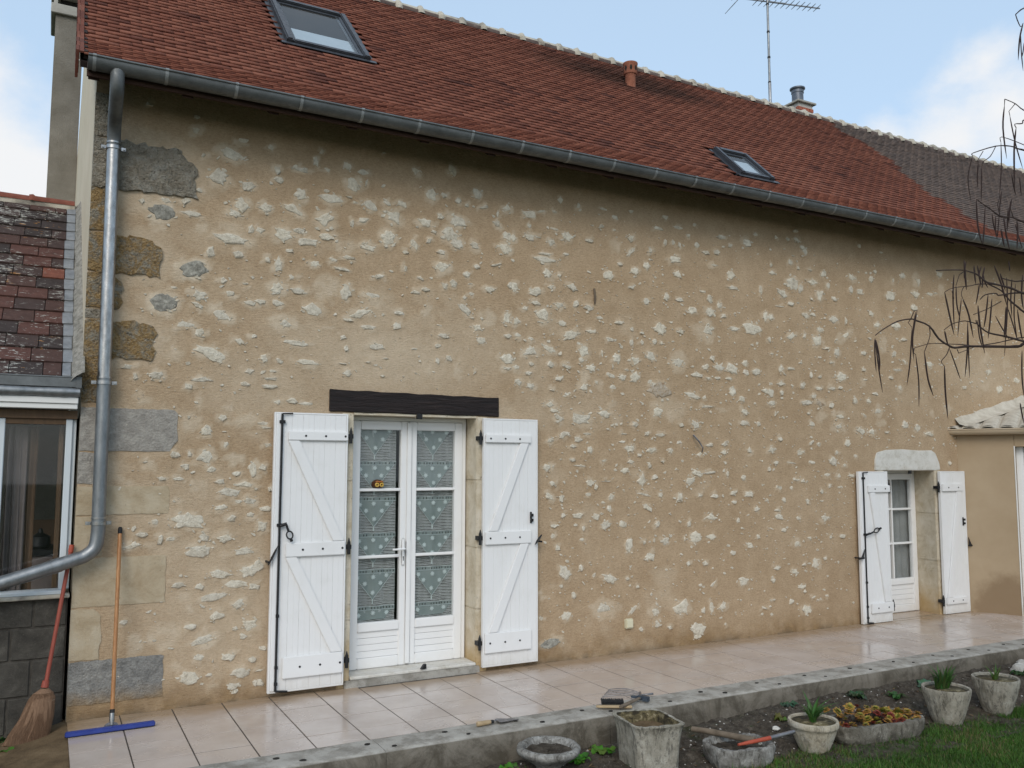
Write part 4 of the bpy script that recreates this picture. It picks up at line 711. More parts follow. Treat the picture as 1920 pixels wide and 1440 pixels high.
# branches and hanging pods of the tree, in metres
TREE = {'b1':[[[5.518,-3.647,2.539],[5.416,-3.59,2.518],[5.38,-3.569,2.498],[5.211,-3.478,2.499],[5.1,-3.419,2.499],[5.034,-3.383,2.49],[5.0,-3.366,2.505],[4.943,-3.34,2.547],[4.888,-3.319,2.625],[4.816,-3.284,2.659],[4.783,-3.267,2.669],[4.71,-3.227,2.654],[4.638,-3.184,2.608],[4.592,-3.154,2.567]],[[5.615,-3.427,2.539],[5.439,-3.331,2.526],[5.3,-3.258,2.543],[5.222,-3.218,2.547],[5.161,-3.185,2.551],[5.099,-3.152,2.547],[5.02,-3.106,2.52]],[[5.153,-3.872,2.754],[5.056,-3.821,2.761],[4.986,-3.787,2.792],[4.902,-3.745,2.815],[4.86,-3.723,2.827],[4.81,-3.701,2.87],[4.775,-3.684,2.885],[4.719,-3.655,2.897],[4.595,-3.589,2.894]],[[5.497,-3.37,2.943],[5.404,-3.32,2.945],[5.351,-3.29,2.932],[5.258,-3.239,2.92],[5.209,-3.21,2.892]],[[5.472,-3.672,2.5],[5.369,-3.619,2.524],[5.272,-3.571,2.553],[5.184,-3.526,2.573],[5.146,-3.508,2.594],[5.108,-3.491,2.631],[5.1,-3.489,2.656]],[[4.962,-3.587,2.606],[4.911,-3.562,2.621],[4.883,-3.547,2.623],[4.827,-3.515,2.605],[4.786,-3.489,2.569]],[[5.843,-3.45,2.722],[5.747,-3.404,2.775],[5.706,-3.386,2.81],[5.657,-3.364,2.854],[5.607,-3.344,2.916],[5.526,-3.306,2.96]],[[5.187,-3.841,2.834],[5.103,-3.798,2.846],[5.054,-3.771,2.842],[4.984,-3.736,2.861]],[[5.584,-3.609,2.849],[5.494,-3.561,2.853],[5.419,-3.521,2.849],[5.352,-3.483,2.836],[5.337,-3.476,2.849],[5.277,-3.444,2.84],[5.249,-3.425,2.81]],[[5.666,-3.546,2.571],[5.575,-3.497,2.58],[5.492,-3.451,2.563],[5.425,-3.413,2.545],[5.334,-3.363,2.528]],[[4.744,-3.598,2.436],[4.752,-3.6,2.414],[4.827,-3.644,2.448]],[[5.063,-3.058,2.723],[5.05,-3.048,2.699],[5.073,-3.058,2.668]],[[4.662,-3.358,2.645],[4.68,-3.372,2.696],[4.696,-3.381,2.7]],[[4.782,-3.395,2.606],[4.788,-3.392,2.545],[4.767,-3.372,2.464],[4.762,-3.368,2.448]],[[5.29,-3.17,2.535],[5.276,-3.157,2.487],[5.247,-3.137,2.442],[5.267,-3.144,2.412]],[[4.514,-3.483,2.442],[4.513,-3.479,2.415],[4.524,-3.484,2.403]],[[5.238,-3.342,3.012],[5.205,-3.322,2.986],[5.189,-3.306,2.917]],[[5.166,-3.412,2.891],[5.136,-3.396,2.886],[5.123,-3.385,2.844],[5.132,-3.386,2.811]],[[4.75,-3.591,2.806],[4.741,-3.584,2.781],[4.753,-3.586,2.741]],[[5.514,-3.287,2.89],[5.533,-3.298,2.89]],[[5.067,-3.676,2.739],[4.992,-3.631,2.691],[4.922,-3.59,2.659]]],'p1':[[[4.592,-3.152,2.55],[4.62,-3.148,2.363],[4.649,-3.147,2.209]],[[4.798,-2.993,2.572],[4.823,-2.993,2.45],[4.827,-2.986,2.363]],[[4.297,-3.386,2.491],[4.302,-3.38,2.401],[4.314,-3.375,2.3]],[[5.03,-3.09,2.658],[5.029,-3.066,2.437],[5.018,-3.043,2.28]],[[4.775,-3.322,2.716],[4.758,-3.294,2.539],[4.772,-3.287,2.399]],[[4.631,-3.417,2.677],[4.621,-3.397,2.533],[4.628,-3.389,2.421]],[[5.123,-3.04,2.49],[5.149,-3.035,2.313],[5.158,-3.022,2.145]],[[4.602,-3.485,2.424],[4.628,-3.482,2.267],[4.661,-3.489,2.165]],[[5.068,-3.284,2.387],[5.081,-3.273,2.222],[5.103,-3.267,2.052]],[[5.153,-3.264,2.51],[5.197,-3.275,2.39],[5.225,-3.282,2.309]],[[4.663,-3.59,2.772],[4.694,-3.593,2.639],[4.725,-3.596,2.518]],[[5.303,-3.218,3.017],[5.304,-3.203,2.876],[5.322,-3.189,2.651]],[[4.897,-3.505,2.851],[4.906,-3.498,2.737],[4.93,-3.5,2.64]],[[4.947,-3.502,2.774],[4.942,-3.487,2.66],[4.938,-3.472,2.542]],[[5.353,-3.238,2.856],[5.393,-3.248,2.751],[5.427,-3.25,2.597]],[[4.668,-3.576,2.544],[4.677,-3.576,2.505],[4.689,-3.578,2.458]],[[5.267,-3.323,2.681],[5.273,-3.306,2.496],[5.268,-3.285,2.324]],[[5.171,-3.387,2.625],[5.182,-3.375,2.456],[5.195,-3.366,2.309]],[[4.88,-3.65,2.702],[4.896,-3.646,2.584],[4.928,-3.646,2.418]],[[5.478,-3.251,2.722],[5.495,-3.248,2.615],[5.518,-3.252,2.536]],[[4.995,-3.642,2.779],[4.99,-3.626,2.659],[4.981,-3.613,2.575]],[[5.201,-3.534,2.792],[5.197,-3.517,2.651],[5.191,-3.502,2.543]],[[5.395,-3.331,2.942],[5.39,-3.322,2.881],[5.382,-3.309,2.807]],[[4.737,-3.672,2.955],[4.746,-3.668,2.869],[4.757,-3.664,2.78]],[[5.308,-3.304,3.089],[5.303,-3.296,3.037],[5.301,-3.288,2.976]],[[5.098,-3.495,3.0],[5.104,-3.492,2.942],[5.113,-3.49,2.884]],[[4.926,-3.628,2.953],[4.94,-3.629,2.889],[4.953,-3.629,2.818]],[[5.506,-3.302,3.076],[5.497,-3.29,3.005],[5.5,-3.284,2.934]],[[4.89,-3.676,2.935],[4.882,-3.667,2.892],[4.883,-3.664,2.852]],[[5.236,-3.464,2.961],[5.245,-3.464,2.919],[5.266,-3.471,2.877]],[[5.405,-3.43,3.048],[5.452,-3.442,2.927],[5.489,-3.448,2.79]],[[4.938,-3.758,2.88],[4.954,-3.761,2.833],[4.97,-3.764,2.779]],[[5.601,-3.388,2.997],[5.615,-3.373,2.786],[5.612,-3.339,2.478]],[[5.196,-3.624,2.726],[5.197,-3.614,2.629],[5.194,-3.602,2.531]],[[5.211,-3.68,2.859],[5.212,-3.661,2.672],[5.237,-3.658,2.518]],[[5.627,-3.366,2.806],[5.668,-3.375,2.683],[5.692,-3.379,2.595]],[[4.934,-3.719,2.632],[4.976,-3.733,2.554],[5.013,-3.746,2.492]],[[5.524,-3.495,2.759],[5.545,-3.493,2.639],[5.564,-3.494,2.553]],[[5.505,-3.522,2.486],[5.512,-3.509,2.325],[5.53,-3.504,2.189]],[[5.112,-3.73,2.126],[5.123,-3.73,2.071],[5.139,-3.731,2.001]],[[5.64,-3.384,3.111],[5.645,-3.383,3.075],[5.651,-3.382,3.044]],[[5.138,-3.705,2.879],[5.137,-3.692,2.759],[5.149,-3.686,2.647]],[[5.337,-3.652,2.935],[5.337,-3.639,2.812],[5.351,-3.637,2.721]]],'b2':[[[5.727,-3.58,4.073],[5.643,-3.537,4.096],[5.59,-3.513,4.14],[5.528,-3.483,4.17]],[[5.757,-3.344,4.271],[5.757,-3.339,4.225]],[[5.383,-3.772,3.876],[5.304,-3.732,3.893],[5.295,-3.725,3.871],[5.255,-3.703,3.868],[5.264,-3.705,3.843]],[[5.853,-3.357,4.253],[5.817,-3.332,4.201],[5.824,-3.333,4.171]],[[5.693,-3.585,3.787],[5.609,-3.543,3.816],[5.567,-3.522,3.827],[5.529,-3.503,3.842],[5.443,-3.457,3.842],[5.317,-3.384,3.798],[5.312,-3.381,3.784]],[[5.517,-3.664,3.754],[5.455,-3.635,3.793],[5.328,-3.572,3.844],[5.324,-3.567,3.81]],[[5.739,-3.183,3.951],[5.709,-3.16,3.889],[5.713,-3.158,3.852]],[[5.204,-3.605,3.746],[5.177,-3.584,3.685],[5.14,-3.561,3.652],[5.133,-3.554,3.618]],[[5.787,-3.586,4.837],[5.704,-3.539,4.819],[5.663,-3.514,4.784],[5.659,-3.509,4.766],[5.688,-3.518,4.694],[5.703,-3.528,4.718]],[[5.923,-3.427,3.38],[5.837,-3.383,3.404],[5.771,-3.351,3.434],[5.691,-3.309,3.446],[5.63,-3.282,3.494],[5.58,-3.259,3.53],[5.544,-3.243,3.56]],[[5.292,-3.64,3.293],[5.269,-3.636,3.365],[5.26,-3.629,3.343]],[[5.843,-3.215,3.492],[5.823,-3.213,3.572],[5.846,-3.235,3.665]]],'p2':[[[5.528,-3.478,4.125],[5.526,-3.462,3.979],[5.557,-3.457,3.777]],[[5.793,-3.351,4.158],[5.833,-3.354,3.975],[5.891,-3.364,3.786]],[[5.263,-3.704,3.843],[5.259,-3.687,3.7],[5.273,-3.669,3.458]],[[5.61,-3.19,3.9],[5.588,-3.161,3.741],[5.615,-3.157,3.569]],[[5.348,-3.394,3.728],[5.347,-3.386,3.658],[5.351,-3.379,3.571]],[[5.224,-3.496,3.651],[5.227,-3.486,3.538],[5.231,-3.477,3.437]],[[5.846,-3.247,4.013],[5.857,-3.233,3.827],[5.854,-3.208,3.616]],[[5.321,-3.749,4.518],[5.306,-3.731,4.418],[5.304,-3.716,4.285]],[[5.69,-3.515,4.659],[5.701,-3.507,4.528],[5.718,-3.502,4.397]],[[5.781,-3.482,4.621],[5.778,-3.474,4.56],[5.77,-3.464,4.512]],[[5.27,-3.657,3.564],[5.283,-3.657,3.497],[5.3,-3.659,3.431]],[[5.951,-3.301,3.758],[5.96,-3.299,3.696],[5.968,-3.297,3.634]],[[5.263,-3.424,3.468],[5.279,-3.415,3.296],[5.31,-3.419,3.176]],[[5.334,-3.436,3.428],[5.334,-3.42,3.279],[5.331,-3.407,3.17]],[[5.829,-3.217,3.489],[5.827,-3.208,3.409],[5.825,-3.199,3.335]],[[5.232,-3.616,3.302],[5.251,-3.615,3.187],[5.275,-3.617,3.088]],[[5.755,-3.328,3.494],[5.756,-3.321,3.421],[5.756,-3.313,3.349]],[[5.669,-3.408,3.533],[5.661,-3.396,3.462],[5.66,-3.387,3.379]],[[5.345,-3.617,3.267],[5.369,-3.621,3.189],[5.392,-3.626,3.111]],[[5.871,-3.22,3.673],[5.864,-3.206,3.58],[5.862,-3.197,3.499]],[[5.3,-3.522,3.336],[5.303,-3.516,3.263],[5.311,-3.514,3.195]],[[5.519,-3.417,3.304],[5.532,-3.418,3.246],[5.545,-3.419,3.188]],[[5.733,-3.228,3.492],[5.748,-3.227,3.406],[5.773,-3.232,3.333]],[[5.293,-3.661,3.271],[5.301,-3.657,3.194],[5.301,-3.647,3.095]]]}
# ------------------------------------------------------------------ ground sheets
def sheet(name, x0, x1, y0, y1, nx, ny, zf, m, kind='structure'):
    xs, ys = np.linspace(x0, x1, nx), np.linspace(y0, y1, ny)
    X, Y = np.meshgrid(xs, ys, indexing='ij')
    V = np.stack([X, Y, zf(X, Y)], -1).reshape(-1, 3)
    idx = np.arange(nx * ny).reshape(nx, ny)
    F = np.stack([idx[:-1, :-1], idx[1:, :-1], idx[1:, 1:], idx[:-1, 1:]], -1).reshape(-1, 4)
    o = put(name, npmesh(name, V, F, smooth=True), m)
    return tag(o, kind=kind)
def ground_z(X, Y):
    t_ = np.clip((-1.6 - Y) / .7, 0, 1)
    near = -.20 + .075 * np.clip((X - 3.6) / 1.6, 0, 1)
    return near * (1 - t_) + (-.225) * t_
sheet('lawn', -90, 90, -90, 90, 46, 46, lambda X, Y: np.full_like(X, -.30), M['lawn_ground'])
def soil_z(X, Y):
    return ground_z(X, Y) + .05 * (fbm(X * 7, Y * 7, 4, 3) - .5) + .03 * (fbm(X * 26, Y * 26, 3, 9) - .5)
o = sheet('soil_bed', -.6, 12.5, -2.75, -1.58, 520, 60, soil_z, M['soil'])
def lawn_z(X, Y):
    return -.235 + .03 * (fbm(X * 1.7, Y * 1.7, 3, 5) - .5)
sheet('lawn_turf', 2.2, 13.0, -7.5, -2.28, 130, 70, lambda X, Y: lawn_z(X, Y) - .03 * np.clip((Y + 2.5) / .2, 0, 1), M['lawn_ground'])
sheet('dirt_path', -3.5, .262, -3.2, .08, 80, 70, lambda X, Y: np.clip(-.045 + .17 * X, -.13, -.006) - .02 * np.clip(-Y - .3, 0, 1) + .02 * (fbm(X * 6, Y * 6, 4, 2) - .5), M['damp_earth'])

# ------------------------------------------------------------------ terrace: slab, tiles one by one, kerb
terr = MB().box(.25, 11.2, -1.345, .03, -.25, -.0028).build('terrace', M['grout'])
tag(terr, kind='structure')
tile_cache = {}
def tile_mesh(w, d):
    k = (round(w, 3), round(d, 3))
    if k not in tile_cache:
        tile_cache[k] = MB().box(-w / 2, w / 2, -d / 2, d / 2, -.008, 0).mesh('tile', bevel=.0008)
    return tile_cache[k]
TX0, TY0, TPX, TPY, GAP = 1.9546, -.4144, .3439, .3364, .0088
ys_ = [-.078 + TPY, -.078]
rows = [(-.078, -.002), (TY0, -.078), (TY0 - TPY, TY0), (TY0 - 2 * TPY, TY0 - TPY), (-1.338, TY0 - 2 * TPY)]
for i in range(-5, 27):
    x0 = TX0 + i * TPX
    x1 = x0 + TPX
    x0 = max(x0, .247)
    if x1 - x0 < .05:
        continue
    for (y0, y1) in rows:
        if y1 <= -.078 + 1e-6 or not (2.2 < (x0 + x1) / 2 < 3.36):
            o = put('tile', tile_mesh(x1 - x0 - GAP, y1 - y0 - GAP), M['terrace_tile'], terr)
            o.location = ((x0 + x1) / 2, (y0 + y1) / 2, random.uniform(-.0012, .0006))
            o.rotation_euler = (random.gauss(0, .0011), random.gauss(0, .0011), random.gauss(0, .0006))
# kerb beam in cast lengths, with the sockets of a vanished railing
kerb = empty('kerb', (1.0, -1.47, -.2), 'weathered grey concrete edging beam with empty railing sockets along the tiled terrace', 'kerb')
kx = [-.02 + 0, .315, 1.97, 3.63, 5.29, 6.95, 8.61, 10.27, 11.6]
for a, b in zip(kx[:-1], kx[1:]):
    if a < .2:
        a = .25
        if b - a < .2:
            continue
    nx, ny = max(3, int((b - a - .005) / .045)), 6
    xs, ys = np.linspace(a + .0012, b - .0012, nx), np.linspace(-1.60, -1.343, ny)
    X, Y = np.meshgrid(xs, ys, indexing='ij')
    Z = .001 + .007 * (fbm(X * 9, Y * 9, 3, 21) - .5)
    edge = np.where(Y < -1.595, .004 + .006 * fbm(X * 14, Y * 3, 3, 4), 0)
    Z = Z - edge
    nz = 5
    V = [np.stack([X, Y, Z], -1).reshape(-1, 3)]
    idx = np.arange(nx * ny).reshape(nx, ny)
    F = [np.stack([idx[:-1, :-1], idx[1:, :-1], idx[1:, 1:], idx[:-1, 1:]], -1).reshape(-1, 4)]
    prev = idx[:, 0]
    base = nx * ny
    for k in range(1, nz + 1):
        zz = Z[:, 0] + (-.36 - Z[:, 0]) * k / nz
        yy = -1.604 - .006 * (fbm(xs * 8, zz * 8, 3, 31) - .5)
        V.append(np.stack([xs, yy, zz], -1))
        cur = np.arange(base, base + nx)
        base += nx
        F.append(np.stack([prev[:-1], cur[:-1], cur[1:], prev[1:]], -1))
        prev = cur
    # end faces
    for e, xx in ((0, xs[0]), (-1, xs[-1])):
        q = np.array([[xx, -1.343, Z[e, -1]], [xx, -1.60, Z[e, 0]], [xx, -1.604, -.36], [xx, -1.343, -.36]])
        V.append(q)
        F.append(np.array([[base, base + 1, base + 2, base + 3]]))
        base += 4
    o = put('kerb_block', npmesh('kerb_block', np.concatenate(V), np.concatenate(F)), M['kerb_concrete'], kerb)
for k in range(-1, 18):
    for dx, dy in ((0, -1.425), (.145, -1.53)):
        x = 1.888 + (k - 1) * .546 + dx + random.uniform(-.02, .02)
        if x < .35:
            continue
        m_ = MB()
        r_ = random.uniform(.014, .020)
        n_ = 12
        pts = [(x + r_ * random.uniform(.85, 1.15) * math.cos(2 * math.pi * q / n_), dy + r_ * .8 * random.uniform(.85, 1.15) * math.sin(2 * math.pi * q / n_), .0055) for q in range(n_)]
        m_.add(pts + [(p[0], p[1], -.004) for p in pts], [tuple(range(n_))] + [(q, (q + 1) % n_, n_ + (q + 1) % n_, n_ + q) for q in range(n_)])
        m_.build('socket_hole', M['hole_dark'], kerb)  # flat dark disc in place of the shade inside a socket

# ------------------------------------------------------------------ the house
house = empty('stone_house', (.245, 0, 0), 'long stone house with flush pointed wall and red tiled roof above the terrace', 'house')
D1 = (2.235, 3.345, -.06, 2.165)
D2 = (8.56, 9.45, -.06, 1.69)
STONES = [tuple(float(v) for v in s.split(',')) for s in STONE_DATA.split(';')]
def axis(lo, hi, step, keys):
    ks = [lo] + sorted(keys) + [hi]
    out = []
    for a, b in zip(ks[:-1], ks[1:]):
        n = max(1, int(round((b - a) / step)))
        out.append(np.linspace(a, b, n + 1)[:-1])
    return np.append(np.concatenate(out), hi)
wx = axis(.245, 14.6, .021, [D1[0], D1[1], D2[0], D2[1]])
wz = axis(-.06, 4.76, .021, [D2[3], D1[3]])
WX, WZ = np.meshgrid(wx, wz, indexing='ij')
warpx = WX + .075 * (fbm(WX * 8, WZ * 8, 3, 40) - .5) + .07 * (fbm(WX * 24, WZ * 24, 2, 41) - .5)
warpz = WZ + .075 * (fbm(WX * 8, WZ * 8, 3, 50) - .5) + .06 * (fbm(WX * 24, WZ * 24, 2, 51) - .5)
PALE = np.zeros_like(WX)
BUMP = np.zeros_like(WX)
def splat(cx, cz, w, h, ang, amp, wide, bump):
    rad = max(w, h) * wide + .12
    i0, i1 = np.searchsorted(wx, [cx - rad, cx + rad])
    j0, j1 = np.searchsorted(wz, [cz - rad, cz + rad])
    if i1 <= i0 or j1 <= j0:
        return
    X, Z = warpx[i0:i1, j0:j1] - cx, warpz[i0:i1, j0:j1] - cz
    c, s = math.cos(R(ang)), math.sin(R(ang))
    u, v_ = (X * c + Z * s) / (w * .5), (-X * s + Z * c) / (h * .5)
    d = np.sqrt(u * u + v_ * v_)
    f = np.clip((wide - d) / (wide - .75), 0, 1)
    f = f * f * (3 - 2 * f)
    PALE[i0:i1, j0:j1] = np.maximum(PALE[i0:i1, j0:j1], amp * f)
    BUMP[i0:i1, j0:j1] = np.maximum(BUMP[i0:i1, j0:j1], bump * f)
stones = []
for (x, z, w, h, a, ty) in STONES:
    x, z, w, h = x / 1000, z / 1000, w / 1000, h / 1000
    kind = 'wgtsr'[int(ty)]
    # where the photograph shows many stones one beyond the other, fade to the wall's left
    if kind == 's':
        splat(x, z, w * 1.0, h * 1.0, a, .50 if x < 4.5 else .36, 1.5, .002)
    elif kind == 't':
        splat(x, z, w * 1.0, h * 1.0, a, .60 if x < 4.5 else .40, 1.45, .004)
        stones.append((x + random.uniform(-.1, .1) * w, z + random.uniform(-.1, .15) * h, w * .62, h * .6, a, 'w'))
    else:
        if kind == 'g':
            splat(x, z, w * 1.25, h * 1.3, a, .8, 1.5, .006)
        splat(x, z, w, h, a, (.56 if x < 4.2 else .38), 1.6 if x < 4.2 else 1.35, .006)
        stones.append((x, z, w, h, a, kind))
PALE *= np.clip(.25 + 1.5 * fbm(WX * 17, WZ * 20, 3, 33), 0, 1.15)
# larger washed-out areas of mortar
for (bx, bz, bw, bh, am) in [(2.55, 2.62, 1.9, .75, .44), (1.5, 2.35, 1.1, .7, .30), (3.3, 2.75, 1.0, .8, .24), (1.25, .75, 1.3, 1.5, .30), (1.0, 1.5, 1.0, .6, .22),
                             (4.2, 2.25, 1.6, .5, .20), (.75, 1.45, .9, .5, .25), (.62, .9, .6, .5, .2), (3.55, 2.2, .5, .3, .3), (1.95, 2.05, .5, .6, .3), (10.6, 2.9, 1.8, .7, .22), (9.0, 2.6, 1.8, .5, .12),
                             (1.5, 3.15, 1.6, .5, .12), (.62, 3.68, .35, .2, .45), (.72, 2.95, .3, .25, .35), (.62, 3.95, .95, .52, .55), (.55, 3.28, .62, .42, .5), (.5, 2.65, .72, .42, .5), (.6, 2.0, .85, .42, .3), (2.7, 2.55, 1.3, .5, .40), (1.9, 2.75, .9, .45, .30), (1.1, 3.5, .9, .3, .2), (1.9, 3.55, 1.4, .3, .16), (3.9, 2.65, .5, .6, .22)]:
    d = np.sqrt(((warpx - bx) / (bw * .5)) ** 2 + ((warpz - bz) / (bh * .5)) ** 2)
    PALE = np.maximum(PALE, am * np.clip(1.35 - d, 0, 1))
nz_ = fbm(WX * 2.2, WZ * 3.0, 4, 60)
PALE = np.maximum(PALE, np.clip((nz_ - .60) * 1.6, 0, .3) * (WX < 6) * np.clip((4.0 - WZ) / .8, 0, 1))
DAMP = np.clip((.20 + .12 * fbm(WX * 3, WZ * 0 + 1, 3, 70) - WZ) / .22, 0, 1)
DAMP = np.maximum(DAMP, .8 * np.clip(1.1 - np.sqrt(((WX - 10.0) / .5) ** 2 + ((WZ - .0) / .55) ** 2), 0, 1))
GRIME = .8 * np.clip(1.2 - np.sqrt(((WX - .26) / .28) ** 2 + ((WZ - 4.3) / .5) ** 2), 0, 1)
GRIME = np.maximum(GRIME, .5 * np.clip((.06 - WZ) / .06, 0, 1) * (fbm(WX * 5, WZ * 5, 3, 77) > .5))
# relief of the face: stone bumps plus broad and fine unevenness
DISP = BUMP + .007 * (fbm(WX * 3, WZ * 3, 4, 80) - .5) + .004 * (fbm(WX * 15, WZ * 15, 3, 90) - .5)
DISP = np.where(np.abs(WX - .245) < 1e-6, 0, DISP)
nx, nzv = WX.shape
V = np.stack([WX, -DISP, WZ], -1).reshape(-1, 3)
idx = np.arange(nx * nzv).reshape(nx, nzv)
F = np.stack([idx[:-1, :-1], idx[1:, :-1], idx[1:, 1:], idx[:-1, 1:]], -1).reshape(-1, 4)
mx_, mz_ = (WX[:-1, :-1] + WX[1:, 1:]) / 2, (WZ[:-1, :-1] + WZ[1:, 1:]) / 2
hole = np.zeros(mx_.shape, bool)
for d in (D1, D2):
    hole |= (mx_ > d[0]) & (mx_ < d[1]) & (mz_ > d[2]) & (mz_ < d[3])
F = F[~hole.ravel()]
me = npmesh('wall', V, F, smooth=True)
for nm, arr in (('pale', PALE), ('damp', DAMP), ('grime', GRIME)):
    at = me.attributes.new(nm, 'FLOAT', 'POINT')
    at.data.foreach_set('value', arr.astype(np.float32).ravel())
wall = put('wall', me, M['lime_render'], house)
def disp_at(x, z):
    i = min(max(int(np.searchsorted(wx, x)), 0), nx - 1)
    j = min(max(int(np.searchsorted(wz, z)), 0), nzv - 1)
    return DISP[i, j]

def stone_shape(cx, cz, w, h, ang, rng, hgt=.007, n=11, small=False, block=False):
    """Ragged broken face of a stone standing a few millimetres proud of the render."""
    c, s = math.cos(R(ang)), math.sin(R(ang))
    y0 = -disp_at(cx, cz)
    # a random convex-ish polygon of few corners, its sides then broken up
    nc = 9 if block else rng.choice((4, 5, 5, 6, 7))
    ph = rng.uniform(0, 6.28)
    cor = []
    for k in range(nc):
        an = ph + 2 * math.pi * (k + rng.uniform(-.32, .32)) / nc
        r = rng.uniform(.9, 1.1) if block else rng.uniform(.74, 1.16)
        cor.append((r * math.cos(an), r * math.sin(an)))
    per = max(1, n // nc)
    base = []
    for k in range(nc):
        a, b = cor[k], cor[(k + 1) % nc]
        for q in range(per):
            u = q / per
            j = rng.uniform(-.22, .15) if q else rng.uniform(-.06, .06)
            x_, z_ = a[0] + (b[0] - a[0]) * u, a[1] + (b[1] - a[1]) * u
            base.append((x_ * (1 + j) * w / 2, z_ * (1 + j) * h / 2))
    n = len(base)
    rings = ((1.0, -1), (.78, 1.0)) if small else ((1.0, -1), (.90, .55), (.62, 1.0), (.3, 1.0))
    tx, tz = rng.uniform(-.5, .5), rng.uniform(-.7, .5)              # the face is tipped one way or another
    vs_, fs_ = [], []
    for q, (kf, yf) in enumerate(rings):
        for (u, v_) in base:
            jk = kf * (1 if q == 0 else rng.uniform(.93, 1.05))
            uu, vv = u * jk, v_ * jk
            tip = 1 + tx * uu / (w / 2) + tz * vv / (h / 2)
            yy = .005 if yf < 0 else -hgt * yf * max(.25, tip) * rng.uniform(.75, 1.2)
            vs_.append((cx + uu * c - vv * s, y0 + yy, cz + uu * s + vv * c))
    vs_.append((cx, y0 - hgt * rng.uniform(.7, 1.2), cz))
    R_ = len(rings)
    for q in range(R_ - 1):
        for k in range(n):
            k2 = (k + 1) % n
            fs_.append((q * n + k, q * n + k2, (q + 1) * n + k2, (q + 1) * n + k))
    for k in range(n):
        fs_.append(((R_ - 1) * n + k, (R_ - 1) * n + (k + 1) % n, R_ * n))
    return vs_, fs_
rs = random.Random(5)
stones.sort(key=lambda q: -q[2] * q[3])
for (x, z, w, h, a, kind) in stones[:300]:
    vs_, fs_ = stone_shape(x, z, w * 1.06, h * 1.06, a, rs, hgt=.0045 + .024 * min(w, h), n=20 if w > .1 else 14, block=kind == 'g')
    o = MB().add(vs_, fs_).build('stone', M[{'w': 'pale_stone', 'g': 'mossy_stone', 'r': 'rust_stone'}[kind]], wall)
chips = MB()
for (x, z, w, h, a, kind) in stones[:300]:
    # broken crumbs of the same stone showing round its edge
    for q in range(rs.choice((2, 3, 4, 5))):
        an = rs.uniform(0, 6.28)
        r_ = rs.uniform(.9, 1.25)
        cw = min(w, h) * rs.uniform(.12, .32)
        cx_, cz_ = x + math.cos(an) * w * .5 * r_, z + math.sin(an) * h * .5 * r_
        if D1[0] - .72 < cx_ < D1[1] + .6 and cz_ < 2.38:
            continue
        chips.add(*stone_shape(cx_, cz_, cw * rs.uniform(.8, 1.8), cw * rs.uniform(.5, 1.0), rs.uniform(-50, 50), rs, hgt=.005, n=7, small=True))
for (x, z, w, h, a, kind) in stones[300:]:
    chips.add(*stone_shape(x, z, w * 1.08, h * 1.08, a, rs, hgt=.008, n=10))
cnt = 0
while cnt < 3300:
    x, z = rs.uniform(.5, 12.5), rs.uniform(.15, 4.2)
    if D1[0] - .75 < x < D1[1] + .65 and z < 2.4 or D2[0] - .5 < x < D2[1] + .6 and z < 1.95:
        continue
    dens = min(1, (4.35 - z) / .9) * (1.0 if x > 4 else .45) * min(1, .35 + z / 1.6)
    if rs.random() > dens:
        continue
    cnt += 1
    w = rs.choice([.010, .014, .018, .024, .030, .042])
    chips.add(*stone_shape(x, z, w * rs.uniform(.8, 1.5), w * rs.uniform(.4, .9), rs.uniform(-45, 45), rs, hgt=.006, n=6, small=True))
o = chips.build('stone_chips', M['pale_stone'], wall)
o['kind'] = 'stuff'

def slab_stone(name, x0, x1, z0, z1, m, rnd=.05, proud=.010, parent=None, rag=.012, seed=0, cut=None, ragside='r'):
    """Large dressed or rough block: rounded outline, several rings of relief."""
    rg = random.Random(seed)
    per = []
    nn = 9
    def side(a, b):
        return [(a[0] + (b[0] - a[0]) * k / nn, a[1] + (b[1] - a[1]) * k / nn) for k in range(nn)]
    c = cut or 0
    pts = [(x0, z0), (x1 - c, z0), (x1, z0 + (.08 if c else rnd)), (x1, z1 - rnd), (x1 - rnd, z1), (x0, z1)]
    for a, b in zip(pts, pts[1:] + pts[:1]):
        L = math.hypot(b[0] - a[0], b[1] - a[1])
        k = max(1, int(L / .035))
        per += [(a[0] + (b[0] - a[0]) * q / k, a[1] + (b[1] - a[1]) * q / k) for q in range(k)]
    cx, cz = (x0 + x1) / 2, (z0 + z1) / 2
    per = [(p[0] + (rg.uniform(-rag, rag) if p[0] > x0 + .01 else 0), p[1] + rg.uniform(-rag, rag) * .6) for p in per]
    n = len(per)
    vs_, fs_ = [], []
    rings = [(1.0, -.006), (.985, .75), (.85, 1.0), (.65, 1.0), (.4, 1.0), (.18, 1.0)]
    for q, (kf, yf) in enumerate(rings):
        for p in per:
            xx, zz = cx + (p[0] - cx) * kf, cz + (p[1] - cz) * kf
            if p[0] <= x0 + .01 and q > 0:
                xx = x0 + (xx - x0) * .98 - .001
            yy = .012 if q == 0 else -proud * yf - rag * 1.1 * (float(fbm(np.array([xx * 16]), np.array([zz * 16]), 4, seed)[0]) - .5)
            vs_.append((xx, yy, zz))
    vs_.append((cx, -proud, cz))
    for q in range(len(rings) - 1):
        for k in range(n):
            fs_.append((q * n + k, q * n + (k + 1) % n, (q + 1) * n + (k + 1) % n, (q + 1) * n + k))
    for k in range(n):
        fs_.append(((len(rings) - 1) * n + k, (len(rings) - 1) * n + (k + 1) % n, len(rings) * n))
    return MB().add(vs_, fs_).build(name, m, parent or wall, smooth=40)
QX = .242
